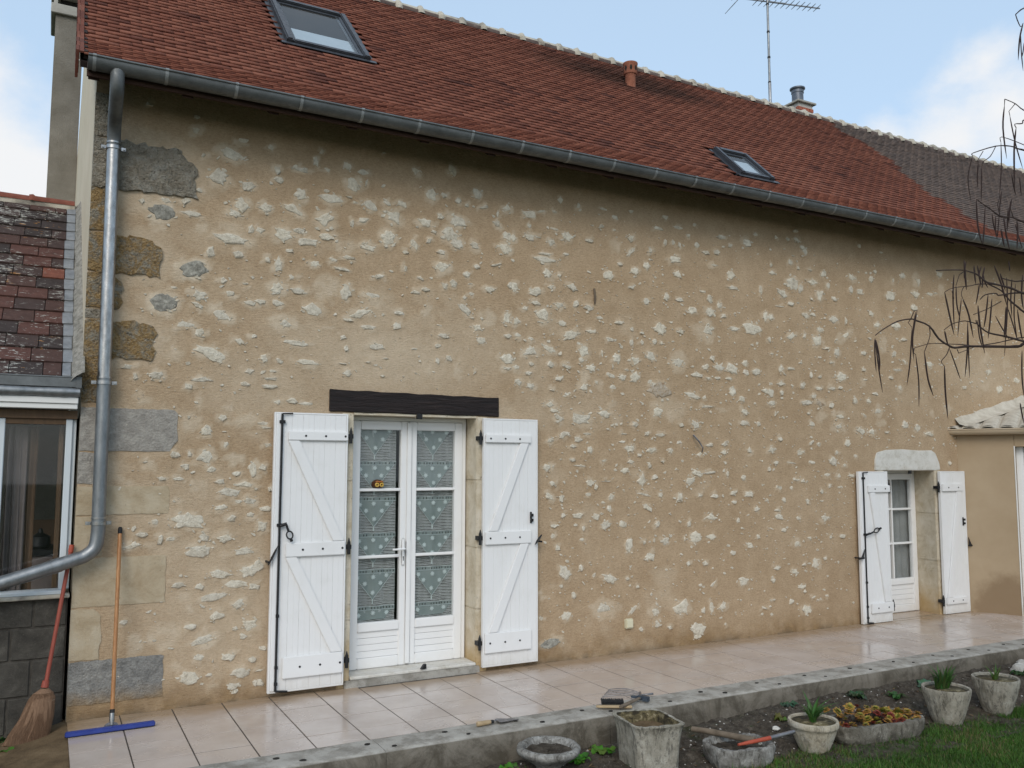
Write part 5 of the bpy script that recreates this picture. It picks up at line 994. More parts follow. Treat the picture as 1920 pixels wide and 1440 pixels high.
for k, (x1, z0, z1, mt_, rnd, pr, rag, cut) in enumerate([
        (.375, 4.14, 4.46, 'quoin_grey', .03, .010, .012, 0), (.965, 3.76, 4.13, 'quoin_grey', .13, .022, .022, 0), (.385, 3.43, 3.75, 'quoin_lichen', .03, .014, .014, 0),
        (.735, 3.135, 3.42, 'quoin_lichen', .10, .016, .02, 0), (.475, 2.875, 3.125, 'quoin_lichen', .06, .015, .015, 0), (.405, 2.80, 2.865, 'quoin_grey', .02, .008, .01, 0),
        (.715, 2.515, 2.79, 'quoin_lichen', .07, .016, .02, 0), (.405, 2.185, 2.505, 'quoin_lichen', .03, .012, .014, 0), (.895, 1.845, 2.155, 'quoin_smooth', .03, .008, .004, .05),
        (.405, 1.615, 1.835, 'quoin_smooth', .02, .007, .006, 0), (.855, 1.395, 1.597, 'quoin_cream', .012, .006, .003, 0), (.42, 1.11, 1.385, 'quoin_cream', .02, .006, .006, 0),
        (.85, .758, 1.098, 'quoin_cream', .012, .006, .003, 0), (.435, .40, .748, 'quoin_cream', .05, .007, .008, 0), (.855, .095, .392, 'quoin_base', .012, .007, .005, 0)]):
    slab_stone('quoin_stone', QX, x1, z0, z1, M[mt_], rnd, pr, rag=rag * 1.2, seed=k + 3, cut=cut)
# gables, back wall, rooms
gp = [(0, -.3), (0, 4.70), (.03, 4.735), (2.35, 6.96), (4.75, 4.6), (4.75, -.3)]
gx = lambda y: .243 - .0128 * y
MB().add([(gx(y) + (0.002 if y == 0 else 0), y + .002, z) for y, z in gp] + [(gx(y) + .3, y + .012, z) for y, z in gp],
         [tuple(range(6)), tuple(reversed(range(6, 12)))] + [(i, (i + 1) % 6, 6 + (i + 1) % 6, 6 + i) for i in range(6)]).build('gable_wall', M['gable_cream'], house)
MB().prism([(16.3, y + .01, z) for y, z in gp], (.3, 0, 0)).build('gable_wall', M['gable_cream'], house)
MB().box(.5, 16.3, 4.55, 4.73, -.3, 4.6).build('back_wall', M['gable_cream'], house)
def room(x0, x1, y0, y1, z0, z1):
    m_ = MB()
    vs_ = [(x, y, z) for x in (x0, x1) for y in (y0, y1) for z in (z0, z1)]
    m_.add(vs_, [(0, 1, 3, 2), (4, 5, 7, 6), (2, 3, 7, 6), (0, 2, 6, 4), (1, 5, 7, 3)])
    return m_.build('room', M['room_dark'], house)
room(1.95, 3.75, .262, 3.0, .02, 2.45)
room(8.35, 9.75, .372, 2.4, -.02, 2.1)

# door openings: limestone jambs, oak and white lintels, threshold
zz = [-.02, .52, 1.04, 1.62, 2.168]
for a, b in zip(zz[:-1], zz[1:]):
    j = random.uniform(-.004, .004)
    MB().box(2.135 + j, 2.2352, -.010 - abs(j), .262, a, b).build('jamb_stone', M['jamb_limestone'], wall, bevel=.006, segs=2)
    MB().box(3.3448, 3.452 + j, -.010 - abs(j), .262, a, b).build('jamb_stone', M['jamb_limestone'], wall, bevel=.006, segs=2)
lin = MB()
nseg = 14
pb, ptp = [], []
for k in range(nseg + 1):
    x = 2.03 + (3.562 - 2.03) * k / nseg
    pb.append((x, -.018, 2.178 + .003 * math.sin(k * 1.7)))
    ptp.append((x, -.014, 2.357 - .014 * k / nseg + .004 * math.sin(k * 2.3 + 1)))
lin.prism(pb + ptp[::-1], (0, .28, 0))
lin.build('oak_lintel', M['oak_lintel'], house, bevel=.006)
MB().box(2.236, 3.344, -.004, .262, 2.158, 2.1775).build('lintel_soffit', M['jamb_limestone'], house)
MB().box(2.19, 3.372, -.045, .262, -.03, .052).build('threshold', M['kerb_concrete'], house, bevel=.008, segs=2)
MB().box(2.238, 3.342, -.028, .262, .0525, .078).build('door_sill', M['white_lintel'], house, bevel=.006)
lp = [(8.415, 1.694), (9.50, 1.694), (9.575, 1.70), (9.565, 1.775), (9.50, 1.90), (9.43, 1.935), (9.2, 1.93), (8.9, 1.942), (8.62, 1.932), (8.46, 1.90), (8.425, 1.82)]
MB().prism([(x, -.012, z) for x, z in lp], (0, .36, 0)).build('lintel_stone', M['white_lintel'], house, bevel=.008, segs=2)
for a, b in ((-.02, .62), (.62, 1.18), (1.18, 1.693)):
    j = random.uniform(0, .004)
    MB().prism([(9.4495, -.010 - j, a), (9.575, -.010 - j, a), (9.575, .37, a), (9.512, .37, a)], (0, 0, b - a)).build('jamb_stone', M['jamb_limestone'], wall, bevel=.006, segs=2)
    MB().box(8.46, 8.5602, -.010 - j, .37, a, b).build('jamb_stone', M['jamb_limestone'], wall, bevel=.006, segs=2)
MB().box(8.5603, 9.50, .012, .37, -.03, -.001).build('threshold', M['terrace_tile'], house)

# ------------------------------------------------------------------ glazed doors
def glazed_door(x0, x1, z0, z1, y, leaves, bars, vbars, zg, parent_label, hand=None):
    d = MB()
    fw_ = .035
    d.box(x0, x0 + fw_, y, y + .06, z0, z1).box(x1 - fw_, x1, y, y + .06, z0, z1).box(x0 + fw_, x1 - fw_, y, y + .06, z1 - fw_, z1)
    dr = d.build('glazed_door', M['white_pvc'], house, bevel=.004)
    dr['label'] = parent_label
    n = leaves
    lw = (x1 - x0 - 2 * fw_ - .004) / n
    for k in range(n):
        a = x0 + fw_ + .002 + k * lw
        b = a + lw - .002
        st = .072
        yl = y - .012
        lf = MB()
        lf.box(a, a + st, yl, yl + .055, z0 + .002, z1 - fw_ - .002).box(b - st, b, yl, yl + .055, z0 + .002, z1 - fw_ - .002)
        lf.box(a + st, b - st, yl, yl + .055, z1 - fw_ - .002 - st, z1 - fw_ - .002)
        lf.box(a + st, b - st, yl, yl + .055, z0 + .002, z0 + .002 + .085)
        lf.box(a + st, b - st, yl - .004, yl + .052, zg - .075, zg)
        lf.build('door_leaf', M['white_pvc'], dr, bevel=.006, segs=2)
        ga, gb, gt = a + st, b - st, z1 - fw_ - st
        MB().box(ga - .006, gb + .006, yl + .026, yl + .030, zg - .006, gt + .006).build('pane', M['window_glass'], dr)
        for zb in bars:
            MB().box(ga, gb, yl + .006, yl + .046, zb - .012, zb + .012).build('glazing_bar', M['white_pvc'], dr, bevel=.004)
        for xb in vbars:
            MB().box(xb - .010, xb + .010, yl + .0045, yl + .0475, zg, gt).build('glazing_bar', M['white_pvc'], dr, bevel=.003)
        # boarded lower panel
        pz0, pz1 = z0 + .087, zg - .075
        nb = 4 if pz1 - pz0 < .3 else 5
        for q in range(nb):
            hb = (pz1 - pz0) / nb
            MB().box(ga - .004, gb + .004, yl + .014, yl + .040, pz0 + q * hb + .0012, pz0 + (q + 1) * hb - .0012).build('panel_board', M['white_pvc'], dr, bevel=.003)
    if n == 2:
        xm = (x0 + x1) / 2
        MB().box(xm - .024, xm + .024, y - .024, y - .0125, z0 + .01, z1 - fw_ - .006).build('astragal', M['white_pvc'], dr, bevel=.006, segs=2)
        hp = MB().box(xm - .062, xm - .030, y - .023, y - .0125, .905, 1.13)
        hp.build('handle_plate', M['white_pvc'], dr, bevel=.008, segs=2)
        MB().tube([(xm - .046, y - .02, 1.045), (xm - .046, y - .06, 1.045), (xm - .06, y - .068, 1.045), (xm - .155, y - .066, 1.043)], [.010, .010, .010, .008], 10).build('door_handle', M['white_pvc'], dr, smooth=50)
        MB().tube([(xm - .046, y - .0225, .975), (xm - .046, y - .0265, .975)], .0055, 10).box(xm - .0488, xm - .0432, y - .0262, y - .0225, .945, .974).build('keyhole', M['black_iron'], dr)
        MB().box(xm - .012, xm + .035, -.035, -.004, 2.135, 2.180).build('shutter_catch', M['black_iron'], dr, bevel=.003)
        MB().prism([(xm + .04, -.05, .079), (xm + .09, -.05, .079), (xm + .09, -.05, .118), (xm + .07, -.05, .118)], (0, .03, 0)).build('shutter_catch', M['black_iron'], dr, bevel=.003)
    else:
        MB().box(9.02, 9.06, -.004, .02, 1.655, 1.693).build('shutter_catch', M['black_iron'], dr, bevel=.003)
    return dr
glazed_door(2.247, 3.333, .079, 2.157, .185, 2, (1.541, .985), (), .452, 'white double glazed door with lace curtains under the dark oak lintel')
glazed_door(8.60, 9.522, .0, 1.69, .30, 1, (1.225, .815), (9.065,), .40, 'narrow white glazed door with small panes under the white stone lintel')

# ------------------------------------------------------------------ shutters
def shutter(x0, x1, z0, z1, hinge_right, battens, nplank, braces, bar, label, yb=-.034):
    t_ = .028
    s = MB().box(x0 + .012, x1 - .012, yb - .010, yb - .002, z0 + .012, z1 - .012).build('shutter', M['white_paint'], house)
    s['label'] = label
    yf = yb - .012 - .022
    lip = .034 if bar else 0
    # flat edge frame: thin capping right round
    e = MB()
    ex0 = x0
    e.box(ex0, x0 + .014, yb - .036, yb, z0, z1).box(x1 - .014, x1, yb - .036, yb, z0, z1)
    e.box(x0 + .014, x1 - .014, yb - .036, yb, z1 - .014, z1).box(x0 + .014, x1 - .014, yb - .036, yb, z0, z0 + .014)
    e.build('edge_trim', M['white_paint'], s, bevel=.002)
    if bar:
        MB().box(x0 + .0145, x0 + .0145 + lip, yb - .044, yb - .010, z0 + .015, z1 - .015).build('closing_strip', M['white_paint'], s, bevel=.004)
    a = x0 + .015 + lip
    b = x1 - .015
    w = (b - a) / nplank
    for k in range(nplank):
        MB().box(a + k * w + .0004, a + (k + 1) * w - .0004, yf + .0006 * random.random(), yb - .0105, z0 + .0145, z1 - .0145).build('plank', M['white_paint'], s, bevel=.0014)
        # the V-groove down the middle of each board
        MB().box(a + (k + .5) * w - .0012, a + (k + .5) * w + .0012, yf - .0012, yf + .002, z0 + .016, z1 - .016).build('bead', M['white_paint'], s)
    yo = yf - .024
    for (ba, bb, za, zb) in battens:
        MB().box(ba, bb, yo, yf - .0005, za, zb).build('batten', M['white_paint'], s, bevel=.005, segs=2)
        zc = (za + zb) / 2
        nb = 3 if bb - ba > .38 else 2
        for k in range(nb):
            xs_ = ba + (bb - ba) * ((.28 + .335 * k) if (nb == 3 and hinge_right) else (.10 + .32 * k) if nb == 3 else (.28 + .48 * k))
            MB().tube([(xs_, yo - .003, zc), (xs_, yo + .004, zc)], .0085, 10).build('bolt_head', M['black_iron'], s)
    for (p, q, w_) in braces:
        p, q = Vector((p[0], yf - .0115, p[1])), Vector((q[0], yf - .0115, q[1]))
        MB().prism([(p.x - w_ / 2, yf - .021, p.z), (p.x + w_ / 2, yf - .021, p.z), (q.x + w_ / 2, yf - .021, q.z), (q.x - w_ / 2, yf - .021, q.z)], (0, .0205, 0)).build('brace', M['white_paint'], s, bevel=.004, segs=2)
    # pintle hinges
    hx_ = x1 if hinge_right else x0
    sg = 1 if hinge_right else -1
    for (ba, bb, za, zb) in battens:
        zc = (za + zb) / 2
        m_ = MB().tube([(hx_ + sg * .026, yb - .03, zc - .055), (hx_ + sg * .026, yb - .03, zc + .045)], .013, 10)
        m_.box(hx_ + sg * .026 - .02, hx_ + sg * .026 + .02, yb - .036, yb + .03, zc - .015, zc + .02)
        m_.tube([(hx_ + sg * .026, yb - .03, zc + .045), (hx_ + sg * .026, yb - .03, zc + .075)], [.011, .003], 8)
        m_.build('hinge', M['black_iron'], s, bevel=.002)
    if bar:
        xb = x0 + .014 + lip + .008
        yq = yf - .016
        m_ = MB().tube([(xb, yq, z0 + .012), (xb, yq, z1 - .010)], .0085, 10)
        m_.tube([(xb, yq, z0 + .016), (xb + .09, yq, z0 + .006)], .0085, 8).tube([(xb, yq, z1 - .012), (xb + .08, yq, z1 - .008)], .006, 8)
        for zc in (z0 + .07, z0 + .19, z1 - .075, bar, z0 + (z1 - z0) * .27):
            m_.box(xb - .022 if zc in (bar, z1 - .075) else xb - .012, xb + .022 if zc in (bar, z1 - .075) else xb + .012, yq - .010, yf, zc - .012, zc + .012)
        m_.build('locking_bar', M['black_iron'], s, bevel=.002)
        h = MB()
        h.tube([(xb, yq - .012, bar - .005), (xb + .05, yq - .02, bar + .012)], .012, 8)
        if z1 - z0 > 2:
            dx, dz = .045, -.13
        else:
            dx, dz = .19, .06
        p0 = Vector((xb + .045, yq - .022, bar + .005))
        p3 = p0 + Vector((dx, 0, dz))
        ax = (p3 - p0).normalized()
        sd = Vector((-ax.z, 0, ax.x))
        L = (p3 - p0).length
        h.tube([p0, p0 + ax * L * .4], .009, 8)
        ring = []
        for k in range(13):
            an = 2 * math.pi * k / 12
            ring.append(p0 + ax * (L * .62 + math.cos(an) * L * .22) + sd * math.sin(an) * .024)
        h.tube(ring, .006, 7)
        h.tube([p0 + ax * L * .84, p3], .012, 8)
        h.build('bar_handle', M['black_iron'], s, smooth=50)
    else:
        xk = x1 - .075 if not hinge_right else x0 + .07
        zk = z0 + (z1 - z0) * (.59 if z1 - z0 > 2 else .64)
        MB().box(xk - .006, xk + .010, yf - .012, yf, zk - .05, zk + .05).box(xk - .008, xk + .018, yf - .03, yf - .012, zk + .01, zk + .035).box(xk - .008, xk + .018, yf - .03, yf - .012, zk - .035, zk - .01).build('bar_keeper', M['black_iron'], s, bevel=.003)
    # shutter dog holding the open leaf
    xd = x0 - .004 if hinge_right else x1 + .004
    zd = z0 + (z1 - z0) * (.485 if z1 - z0 > 2 else .46) + (.06 if not hinge_right else 0)
    sg = 1 if hinge_right else -1
    m_ = MB().tube([(xd - sg * .018, .02, zd - .05), (xd - sg * .018, yf - .03, zd - .05)], .009, 8)
    if z1 - z0 > 2:
        q0, q1 = Vector((xd - sg * .02, yf - .028, zd - .07 if hinge_right else zd + .01)), Vector((xd + sg * (.05), yf - .030, zd + .075 if hinge_right else zd - .075))
        m_.tube([q0, q0.lerp(q1, .35), q0.lerp(q1, .7), q1], [.009, .017, .015, .003], 8, flat=.5)
    else:
        m_.tube([(xd - sg * .07, yf - .03, zd - .05), (xd + sg * .012, yf - .03, zd - .045)], .012, 8).tube([(xd - sg * .01, yf - .03, zd - .05), (xd + sg * .028, yf - .03, zd + .05)], [.016, .003], 8)
    m_.build('shutter_dog', M['black_iron'], s, smooth=50)
    return s
shutter(1.585, 2.170, .037, 2.157, True, ((1.692, 2.166, 1.940, 2.012), (1.690, 2.158, 1.045, 1.152), (1.688, 2.156, .138, .298)), 6,
        (((1.735, 1.938), (2.105, 1.154), .088), ((1.735, 1.043), (2.105, .300), .088)), 1.29, 'open white shutter with the long black locking bar beside the oak lintel door')
shutter(3.384, 3.925, .037, 2.157, False, ((3.398, 3.848, 1.945, 2.016), (3.398, 3.848, 1.066, 1.178), (3.398, 3.850, .155, .322)), 6,
        (((3.783, 1.943), (3.475, 1.18), .085), ((3.783, 1.064), (3.475, .324), .085)), None, 'open white shutter without locking bar beside the oak lintel door')
shutter(8.070, 8.548, .004, 1.684, True, ((8.205, 8.560, 1.448, 1.528), (8.195, 8.550, .112, .222)), 4, (((8.27, 1.446), (8.47, .224), .085),), .985, 'open white shutter with black locking bar beside the white lintel door', yb=-.034)
shutter(9.478, 9.942, .004, 1.684, False, ((9.492, 9.872, 1.444, 1.534), (9.492, 9.862, .114, .192)), 4, (((9.80, 1.442), (9.56, .194), .085),), None, 'open white shutter standing against the rendered annex')
# ------------------------------------------------------------------ roof
BY, BZ, LC, TH0, TH1 = -.420, 4.500, .547, R(34), R(44)
KY, KZ = BY + LC * math.cos(TH0), BZ + LC * math.sin(TH0)
SR = LC + 3.224
def rpt(s, n=0.0):
    th = TH0 if s < LC else TH1
    if s < LC:
        y, z = BY + s * math.cos(th), BZ + s * math.sin(th)
    else:
        y, z = KY + (s - LC) * math.cos(th), KZ + (s - LC) * math.sin(th)
    return y - n * math.sin(th), z + n * math.cos(th)
RX0, RX1 = .148, 16.5
RY, RZ = rpt(SR)
def pr(s, n):
    y, z = rpt(s, n)
    return (y, z)
dk = MB()
prof = [pr(0, -.002), pr(LC - .001, -.002), pr(SR + .03, -.002), pr(SR + .03, -.06), pr(LC, -.06), pr(0, -.045)]
dk.prism([(RX0 - .02, y, z) for y, z in prof], (RX1 - RX0 + .02, 0, 0))
roof = dk.build('roof', M['roof_deck'], house)
MB().prism([(.235, y, z) for y, z in ((RY - .03, RZ + .01), (5.1, 4.42), (5.1, 4.35), (RY - .03, RZ - .08))], (16.1, 0, 0)).build('roof_back', M['roof_deck'], house)
SKY = [(1.775, 2.56, 1.535, 2.74), (6.52, 7.01, .60, 1.22)]     # skylights: x0,x1,s0,s1
COURSE, TW, TL, TT, TLO = .0782, .162, .235, .0145, .0445
rg = np.random.default_rng(3)
TI = []
ncourse = int(SR / COURSE)
for i in range(ncourse):
    s = i * COURSE
    x = RX0 - (TW / 2 if i % 2 else 0) + rg.uniform(-.008, .008)
    while x < RX1:
        xa, xb = max(x, RX0), x + TW
        if xb - xa > .03:
            ok = True
            for (a, b, s0, s1) in SKY:
                if xb > a + .01 and xa < b - .01 and s + .10 > s0 and s < s1 - .02:
                    ok = False
            if ok:
                TI.append((xa, xb, s))
        x = xb
TI = np.array(TI)
n = len(TI)
xc, sc_ = (TI[:, 0] + TI[:, 1]) / 2, TI[:, 2]
# fired colours
r = rg.random(n)
big = fbm(xc * .9, sc_ * 1.4, 3, 101)
r2 = np.clip(r * .30 + (big - .5) * .26 + .40 - .2 * (rg.random(n) < .07), 0, 1)
stops = np.array([0, .12, .28, .5, .72, .9, 1.0])
cols = np.array([[.045, .026, .026], [.075, .033, .028], [.128, .049, .035], [.184, .069, .046], [.224, .090, .060], [.265, .115, .080], [.31, .16, .12]])
C_ = np.stack([np.interp(r2, stops, cols[:, k]) for k in range(3)], -1)
eave = np.clip((LC + .02 - sc_) / .12, 0, 1)[:, None]
Ce = np.stack([np.interp(np.clip(r * .4 + .42, 0, 1), stops, cols[:, k]) for k in range(3)], -1) * 1.0
C_ = C_ * (1 - .85 * eave) + Ce * .85 * eave
old = ((xc > 10.57 + .10 * (np.floor(sc_ / .32) % 2) + .12 * np.sin(sc_ * 3)))[:, None]
ro = .25 + .5 * rg.random(n)
Co = np.stack([np.interp(ro, [0, .3, .7, 1], [.070, .098, .125, .165]), np.interp(ro, [0, .3, .7, 1], [.060, .078, .096, .13]), np.interp(ro, [0, .3, .7, 1], [.056, .070, .082, .112])], -1)
C_ = np.where(old & (eave < .5), Co * 1.5, C_ * 1.12)
# soot and lichen below the ridge round the vent
soot = np.clip(1.15 - np.sqrt(((xc - 6.45) / 1.6) ** 2 + ((sc_ - 3.18) / .52) ** 2), 0, 1) * (rg.random(n) * .5 + .6)
C_ = C_ * (1 - .72 * np.clip(soot * 1.5, 0, .95))[:, None] + np.array([.028, .022, .018]) * (.72 * np.clip(soot * 1.5, 0, .95))[:, None]
# which tiles show largest in the frame
yy = np.array([rpt(s, .02)[0] for s in sc_]); zz = np.array([rpt(s, .02)[1] for s in sc_])
P = np.stack([xc, yy, zz], -1) - np.array(CAM)
dep = P @ np.array(fw)
px = 960 + fpx * (P @ np.array(rt)) / dep
py = 720 - fpx * (P @ np.array(up)) / dep
vis = (px > 160) & (px < 1910) & (py > 4) & (sc_ > .07)
inc = np.where(sc_ < LC, .5, 1.0)
score = np.where(vis, inc / dep ** 2, 0)
order = np.argsort(-score)
chosen = np.zeros(n, bool)
chosen[order[:300]] = True
# tiles kept as pieces of their own
var = []
for k in range(60):
    var.append(None)
def tile_verts(w, s_at):
    tl = min(TL, max(.06, SR + .02 - s_at))
    a, b = -w / 2 + .0006, w / 2 - .0006
    cam_ = .0008
    V = []
    for (s_, lo) in ((0, TLO), (tl, TLO * (1 - tl / TL))):
        for x_, ca in ((a, 0), (0, cam_), (b, 0)):
            V.append((x_, s_, lo + ca))
            V.append((x_, s_, lo + TT + ca))
    return np.array(V)
TF = np.array([(0, 2, 3, 1), (2, 4, 5, 3), (1, 3, 9, 7), (3, 5, 11, 9), (0, 1, 7, 6), (4, 10, 11, 5), (0, 6, 8, 2), (2, 8, 10, 4)])
full = np.abs(TI[:, 1] - TI[:, 0] - TW) < .02
meshes = {}
crng = random.Random(8)
for i in np.where(chosen)[0]:
    w = TI[i, 1] - TI[i, 0]
    key = (round(w, 2), tuple(np.round(C_[i] * 28)), sc_[i] > SR - TL and i)
    if key not in meshes:
        meshes[key] = npmesh('roof_tile', tile_verts(w, sc_[i]), TF, tint=np.tile(C_[i], (len(TF), 1)))
    o = put('roof_tile', meshes[key], M['roof_tile'], roof)
    y, z = rpt(sc_[i], 0)
    o.location = (xc[i], y, z + crng.uniform(-.001, .002))
    o.rotation_euler = ((TH0 if sc_[i] < LC else TH1) + crng.gauss(0, .008), crng.gauss(0, .006), crng.gauss(0, .006))
rest = np.where(~chosen)[0]
VV, FF, CC = [], [], []
for q, i in enumerate(rest):
    w = TI[i, 1] - TI[i, 0]
    t0 = tile_verts(w, sc_[i])
    th = (TH0 if sc_[i] < LC else TH1) + crng.gauss(0, .008)
    rz = crng.gauss(0, .006)
    x_, s_, n_ = t0[:, 0], t0[:, 1] + t0[:, 0] * rz, t0[:, 2] + t0[:, 0] * crng.gauss(0, .008) + crng.uniform(-.001, .002)
    y, z = rpt(sc_[i], 0)
    VV.append(np.stack([xc[i] + x_, y + s_ * math.cos(th) - n_ * math.sin(th), z + s_ * math.sin(th) + n_ * math.cos(th)], -1))
    FF.append(TF + q * 12)
    CC.append(np.tile(C_[i], (len(TF), 1)))
o = put('roof_tiles', npmesh('roof_tiles', np.concatenate(VV), np.concatenate(FF), tint=np.concatenate(CC)), M['roof_tile'], roof)
o['kind'] = 'stuff'
# verge tiles down the gable edge
vcols = [(.14, .046, .029), (.165, .055, .034), (.12, .042, .028), (.185, .065, .04)]
for k in range(int(SR / .16)):
    s0, s1 = k * .16, k * .16 + .166
    m_ = MB()
    sh = .004 * (k % 2)
    def P3(x, s, n_):
        y, z = rpt(s, n_)
        return (x, y, z)
    for (xa, xb, na, nb) in ((.098 + sh, .116 + sh, -.120, .066), (.118 + sh, .148, .050, .062)):
        a = [P3(xa, s0, na), P3(xb, s0, na), P3(xb, s0, nb), P3(xa, s0, nb)]
        b = [P3(xa, s1, na), P3(xb, s1, na), P3(xb, s1, nb), P3(xa, s1, nb)]
        m_.add(a + b, [(0, 1, 2, 3), (7, 6, 5, 4), (0, 4, 5, 1), (1, 5, 6, 2), (2, 6, 7, 3), (3, 7, 4, 0)], vcols[k % 4])
    m_.build('verge_tile', M['roof_tile'], roof)
    # dark block put in for the shaded gap at every second course end
    y, z = rpt(s0 + .05, .036)
    th = TH0 if s0 < LC else TH1
    MB().obox((.158, y, z), (.012, 0, 0), (0, .030 * math.cos(th), .030 * math.sin(th)), (0, -.026 * math.sin(th), .026 * math.cos(th))).build('verge_gap', M['roof_deck'], roof)
# ridge: clay ridge tiles bedded in pale mortar with a mortar crest at every joint
bed = MB()
nb = 320
vs_, fs_ = [], []
for k in range(nb + 1):
    x = .15 + (RX1 - .15) * k / nb
    j = .008 * math.sin(k * 1.9) + .006 * math.sin(k * .77 + 1)
    for (dy, dz) in ((-.052 + j, -.012 + j * .4), (-.060, .035), (-.025, .075), (.09, .06), (.14, -.04)):
        vs_.append((x, RY + .02 + dy, RZ + .038 + dz))
for k in range(nb):
    for q in range(4):
        fs_.append((k * 5 + q, (k + 1) * 5 + q, (k + 1) * 5 + q + 1, k * 5 + q + 1))
bed.add(vs_, fs_).build('ridge_mortar', M['ridge_mortar'], roof, smooth=True)
rt_m, cr_m = {}, {}
k = 0
x = .19
t_rt = Mt('ridge_tile_grey')
n_ = t_rt.noise(9, 6, .7)
M['ridge_tile_grey'] = t_rt.done(t_rt.ramp(n_, [(.3, (.055, .038, .032)), (.6, (.12, .085, .07)), (.8, (.25, .21, .17))]), .9, normal=t_rt.bump(n_, .3, .01))
def ridge_arc(x0, x1, r, dz, seg=9, squash=.8, wobx=0, lip=0):
    m_ = MB()
    vs_, fs_ = [], []
    xs_ = [x0, x1]
    for a, xx in enumerate(xs_):
        for q in range(seg + 1):
            an = math.pi * (-.05 + 1.1 * q / seg)
            rr = r * (1 - .06 * a)
            vs_.append((xx, -rr * math.cos(an), rr * math.sin(an) * squash + dz))
    for q in range(seg):
        fs_.append((q, q + 1, seg + 1 + q + 1, seg + 1 + q))
    return m_.add(vs_, fs_)
rmesh = [ridge_arc(0, .279, .088, .0).mesh('ridge_tile', smooth=True) for _ in range(1)]
def crest(seed):
    rg_ = random.Random(seed)
    m_ = MB()
    vs_, fs_ = [], []
    seg = 10
    for a, (xx, rr) in enumerate(((-.050, .086), (-.028, .108), (.0, .116), (.022, .105), (.040, .086))):
        for q in range(seg + 1):
            an = math.pi * (-.06 + 1.12 * q / seg)
            r_ = rr + rg_.uniform(-.008, .008)
            top = 1 + .16 * max(0, math.sin(an)) ** 4 * (1 if 0 < a < 4 else .4)
            vs_.append((xx + rg_.uniform(-.006, .006), -r_ * math.cos(an), r_ * math.sin(an) * .86 * top))
    for a in range(4):
        for q in range(seg):
            fs_.append((a * (seg + 1) + q, a * (seg + 1) + q + 1, (a + 1) * (seg + 1) + q + 1, (a + 1) * (seg + 1) + q))
    return m_.add(vs_, fs_).mesh('mortar_crest', smooth=True)
cmesh = [crest(s) for s in range(5)]
for k in range(58):
    x = 3.432 + (k - 12) * .275
    if x < .17 or x > 16.3:
        continue
    o = put('ridge_tile', rmesh[0], M['ridge_tile_grey'] if x < 10.6 else M['ridge_mortar'], roof)
    o.location = (x, RY + .03, RZ + .030)
    o = put('mortar_crest', cmesh[k % 5], M['ridge_mortar'], roof)
    o.location = (x, RY + .03, RZ + .032)
    o.rotation_euler = (random.gauss(0, .04), 0, random.gauss(0, .06))
rmesh[0].materials.clear(); rmesh[0].materials.append(M['ridge_tile_grey'])

# skylights
def skylight(x0, x1, s0, s1, label, split, hgt=.098):
    def P3(x, s, n_):
        y, z = rpt(s, n_)
        return Vector((x, y, z))
    es = (P3(0, s1, 0) - P3(0, s0, 0)).normalized()
    en = Vector((0, -math.sin(TH1), math.cos(TH1)))
    def bar_(xa, xb, sa, sb, na, nb):
        c = P3((xa + xb) / 2, (sa + sb) / 2, (na + nb) / 2)
        return MB().obox(c, ((xb - xa) / 2, 0, 0), es * (sb - sa) / 2, en * (nb - na) / 2)
    W = .062
    f = bar_(x0, x0 + W, s0, s1, -.01, hgt)
    sk = f.build('skylight', M['slate_metal'], house, bevel=.012, segs=2)
    sk['label'] = label
    for args in ((x1 - W, x1, s0, s1, -.01, hgt), (x0 + W, x1 - W, s0, s0 + W, -.01, hgt - .012), (x0 + W, x1 - W, s1 - W * 1.2, s1, -.01, hgt + .004)):
        bar_(*args).build('outer_frame', M['slate_metal'], sk, bevel=.010, segs=2)
    I = .030
    a, b, c, d = x0 + W, x1 - W, s0 + W, s1 - W * 1.2
    for args in ((a, a + I, c, d, -.01, .076), (b - I, b, c, d, -.01, .076), (a + I, b - I, c, c + I, -.01, .076), (a + I, b - I, d - I, d, -.01, .076)):
        bar_(*args).build('sash', M['slate_metal'], sk, bevel=.004)
    # thin aluminium strips beside the pane
    for xx in (b - I - .014, b - I - .028):
        bar_(xx - .003, xx + .003, c + I, d - I, .045, .070).build('sash_strip', M['galvanised_dull'], sk)
    MB().add([P3(a + I, c + I, .070), P3(b - I, c + I, .070), P3(b - I, d - I, .070), P3(a + I, d - I, .070)], [(0, 1, 2, 3)]).build('pane', M['window_glass'], sk)
    sm = c + I + (d - c - 2 * I) * split
    bar_(a + I, b - I, sm, d - I, .056, .060).build('blind', M['blind_dark'], sk)  # dark sheet added under the pane for the unlit interior
    bar_(a + I, b - I, c + I, sm, .052, .056).build('blind', M['blind_light'], sk)  # pale sheet added under the pane in place of reflected sky
    bar_(x0 - .05, x1 + .05, s0 - .05, s0 - .001, .058, .064).build('flashing', M['slate_metal'], sk)
    bar_(x0 - .045, x0 - .001, s0, s1, -.01, .050).build('flashing', M['slate_metal'], sk)
    bar_(x1 + .001, x1 + .045, s0, s1, -.01, .050).build('flashing', M['slate_metal'], sk)
skylight(*SKY[0], 'larger grey roof window near the gable chimney', .34)
skylight(*SKY[1], 'smaller grey roof window low above the gutter', .72)

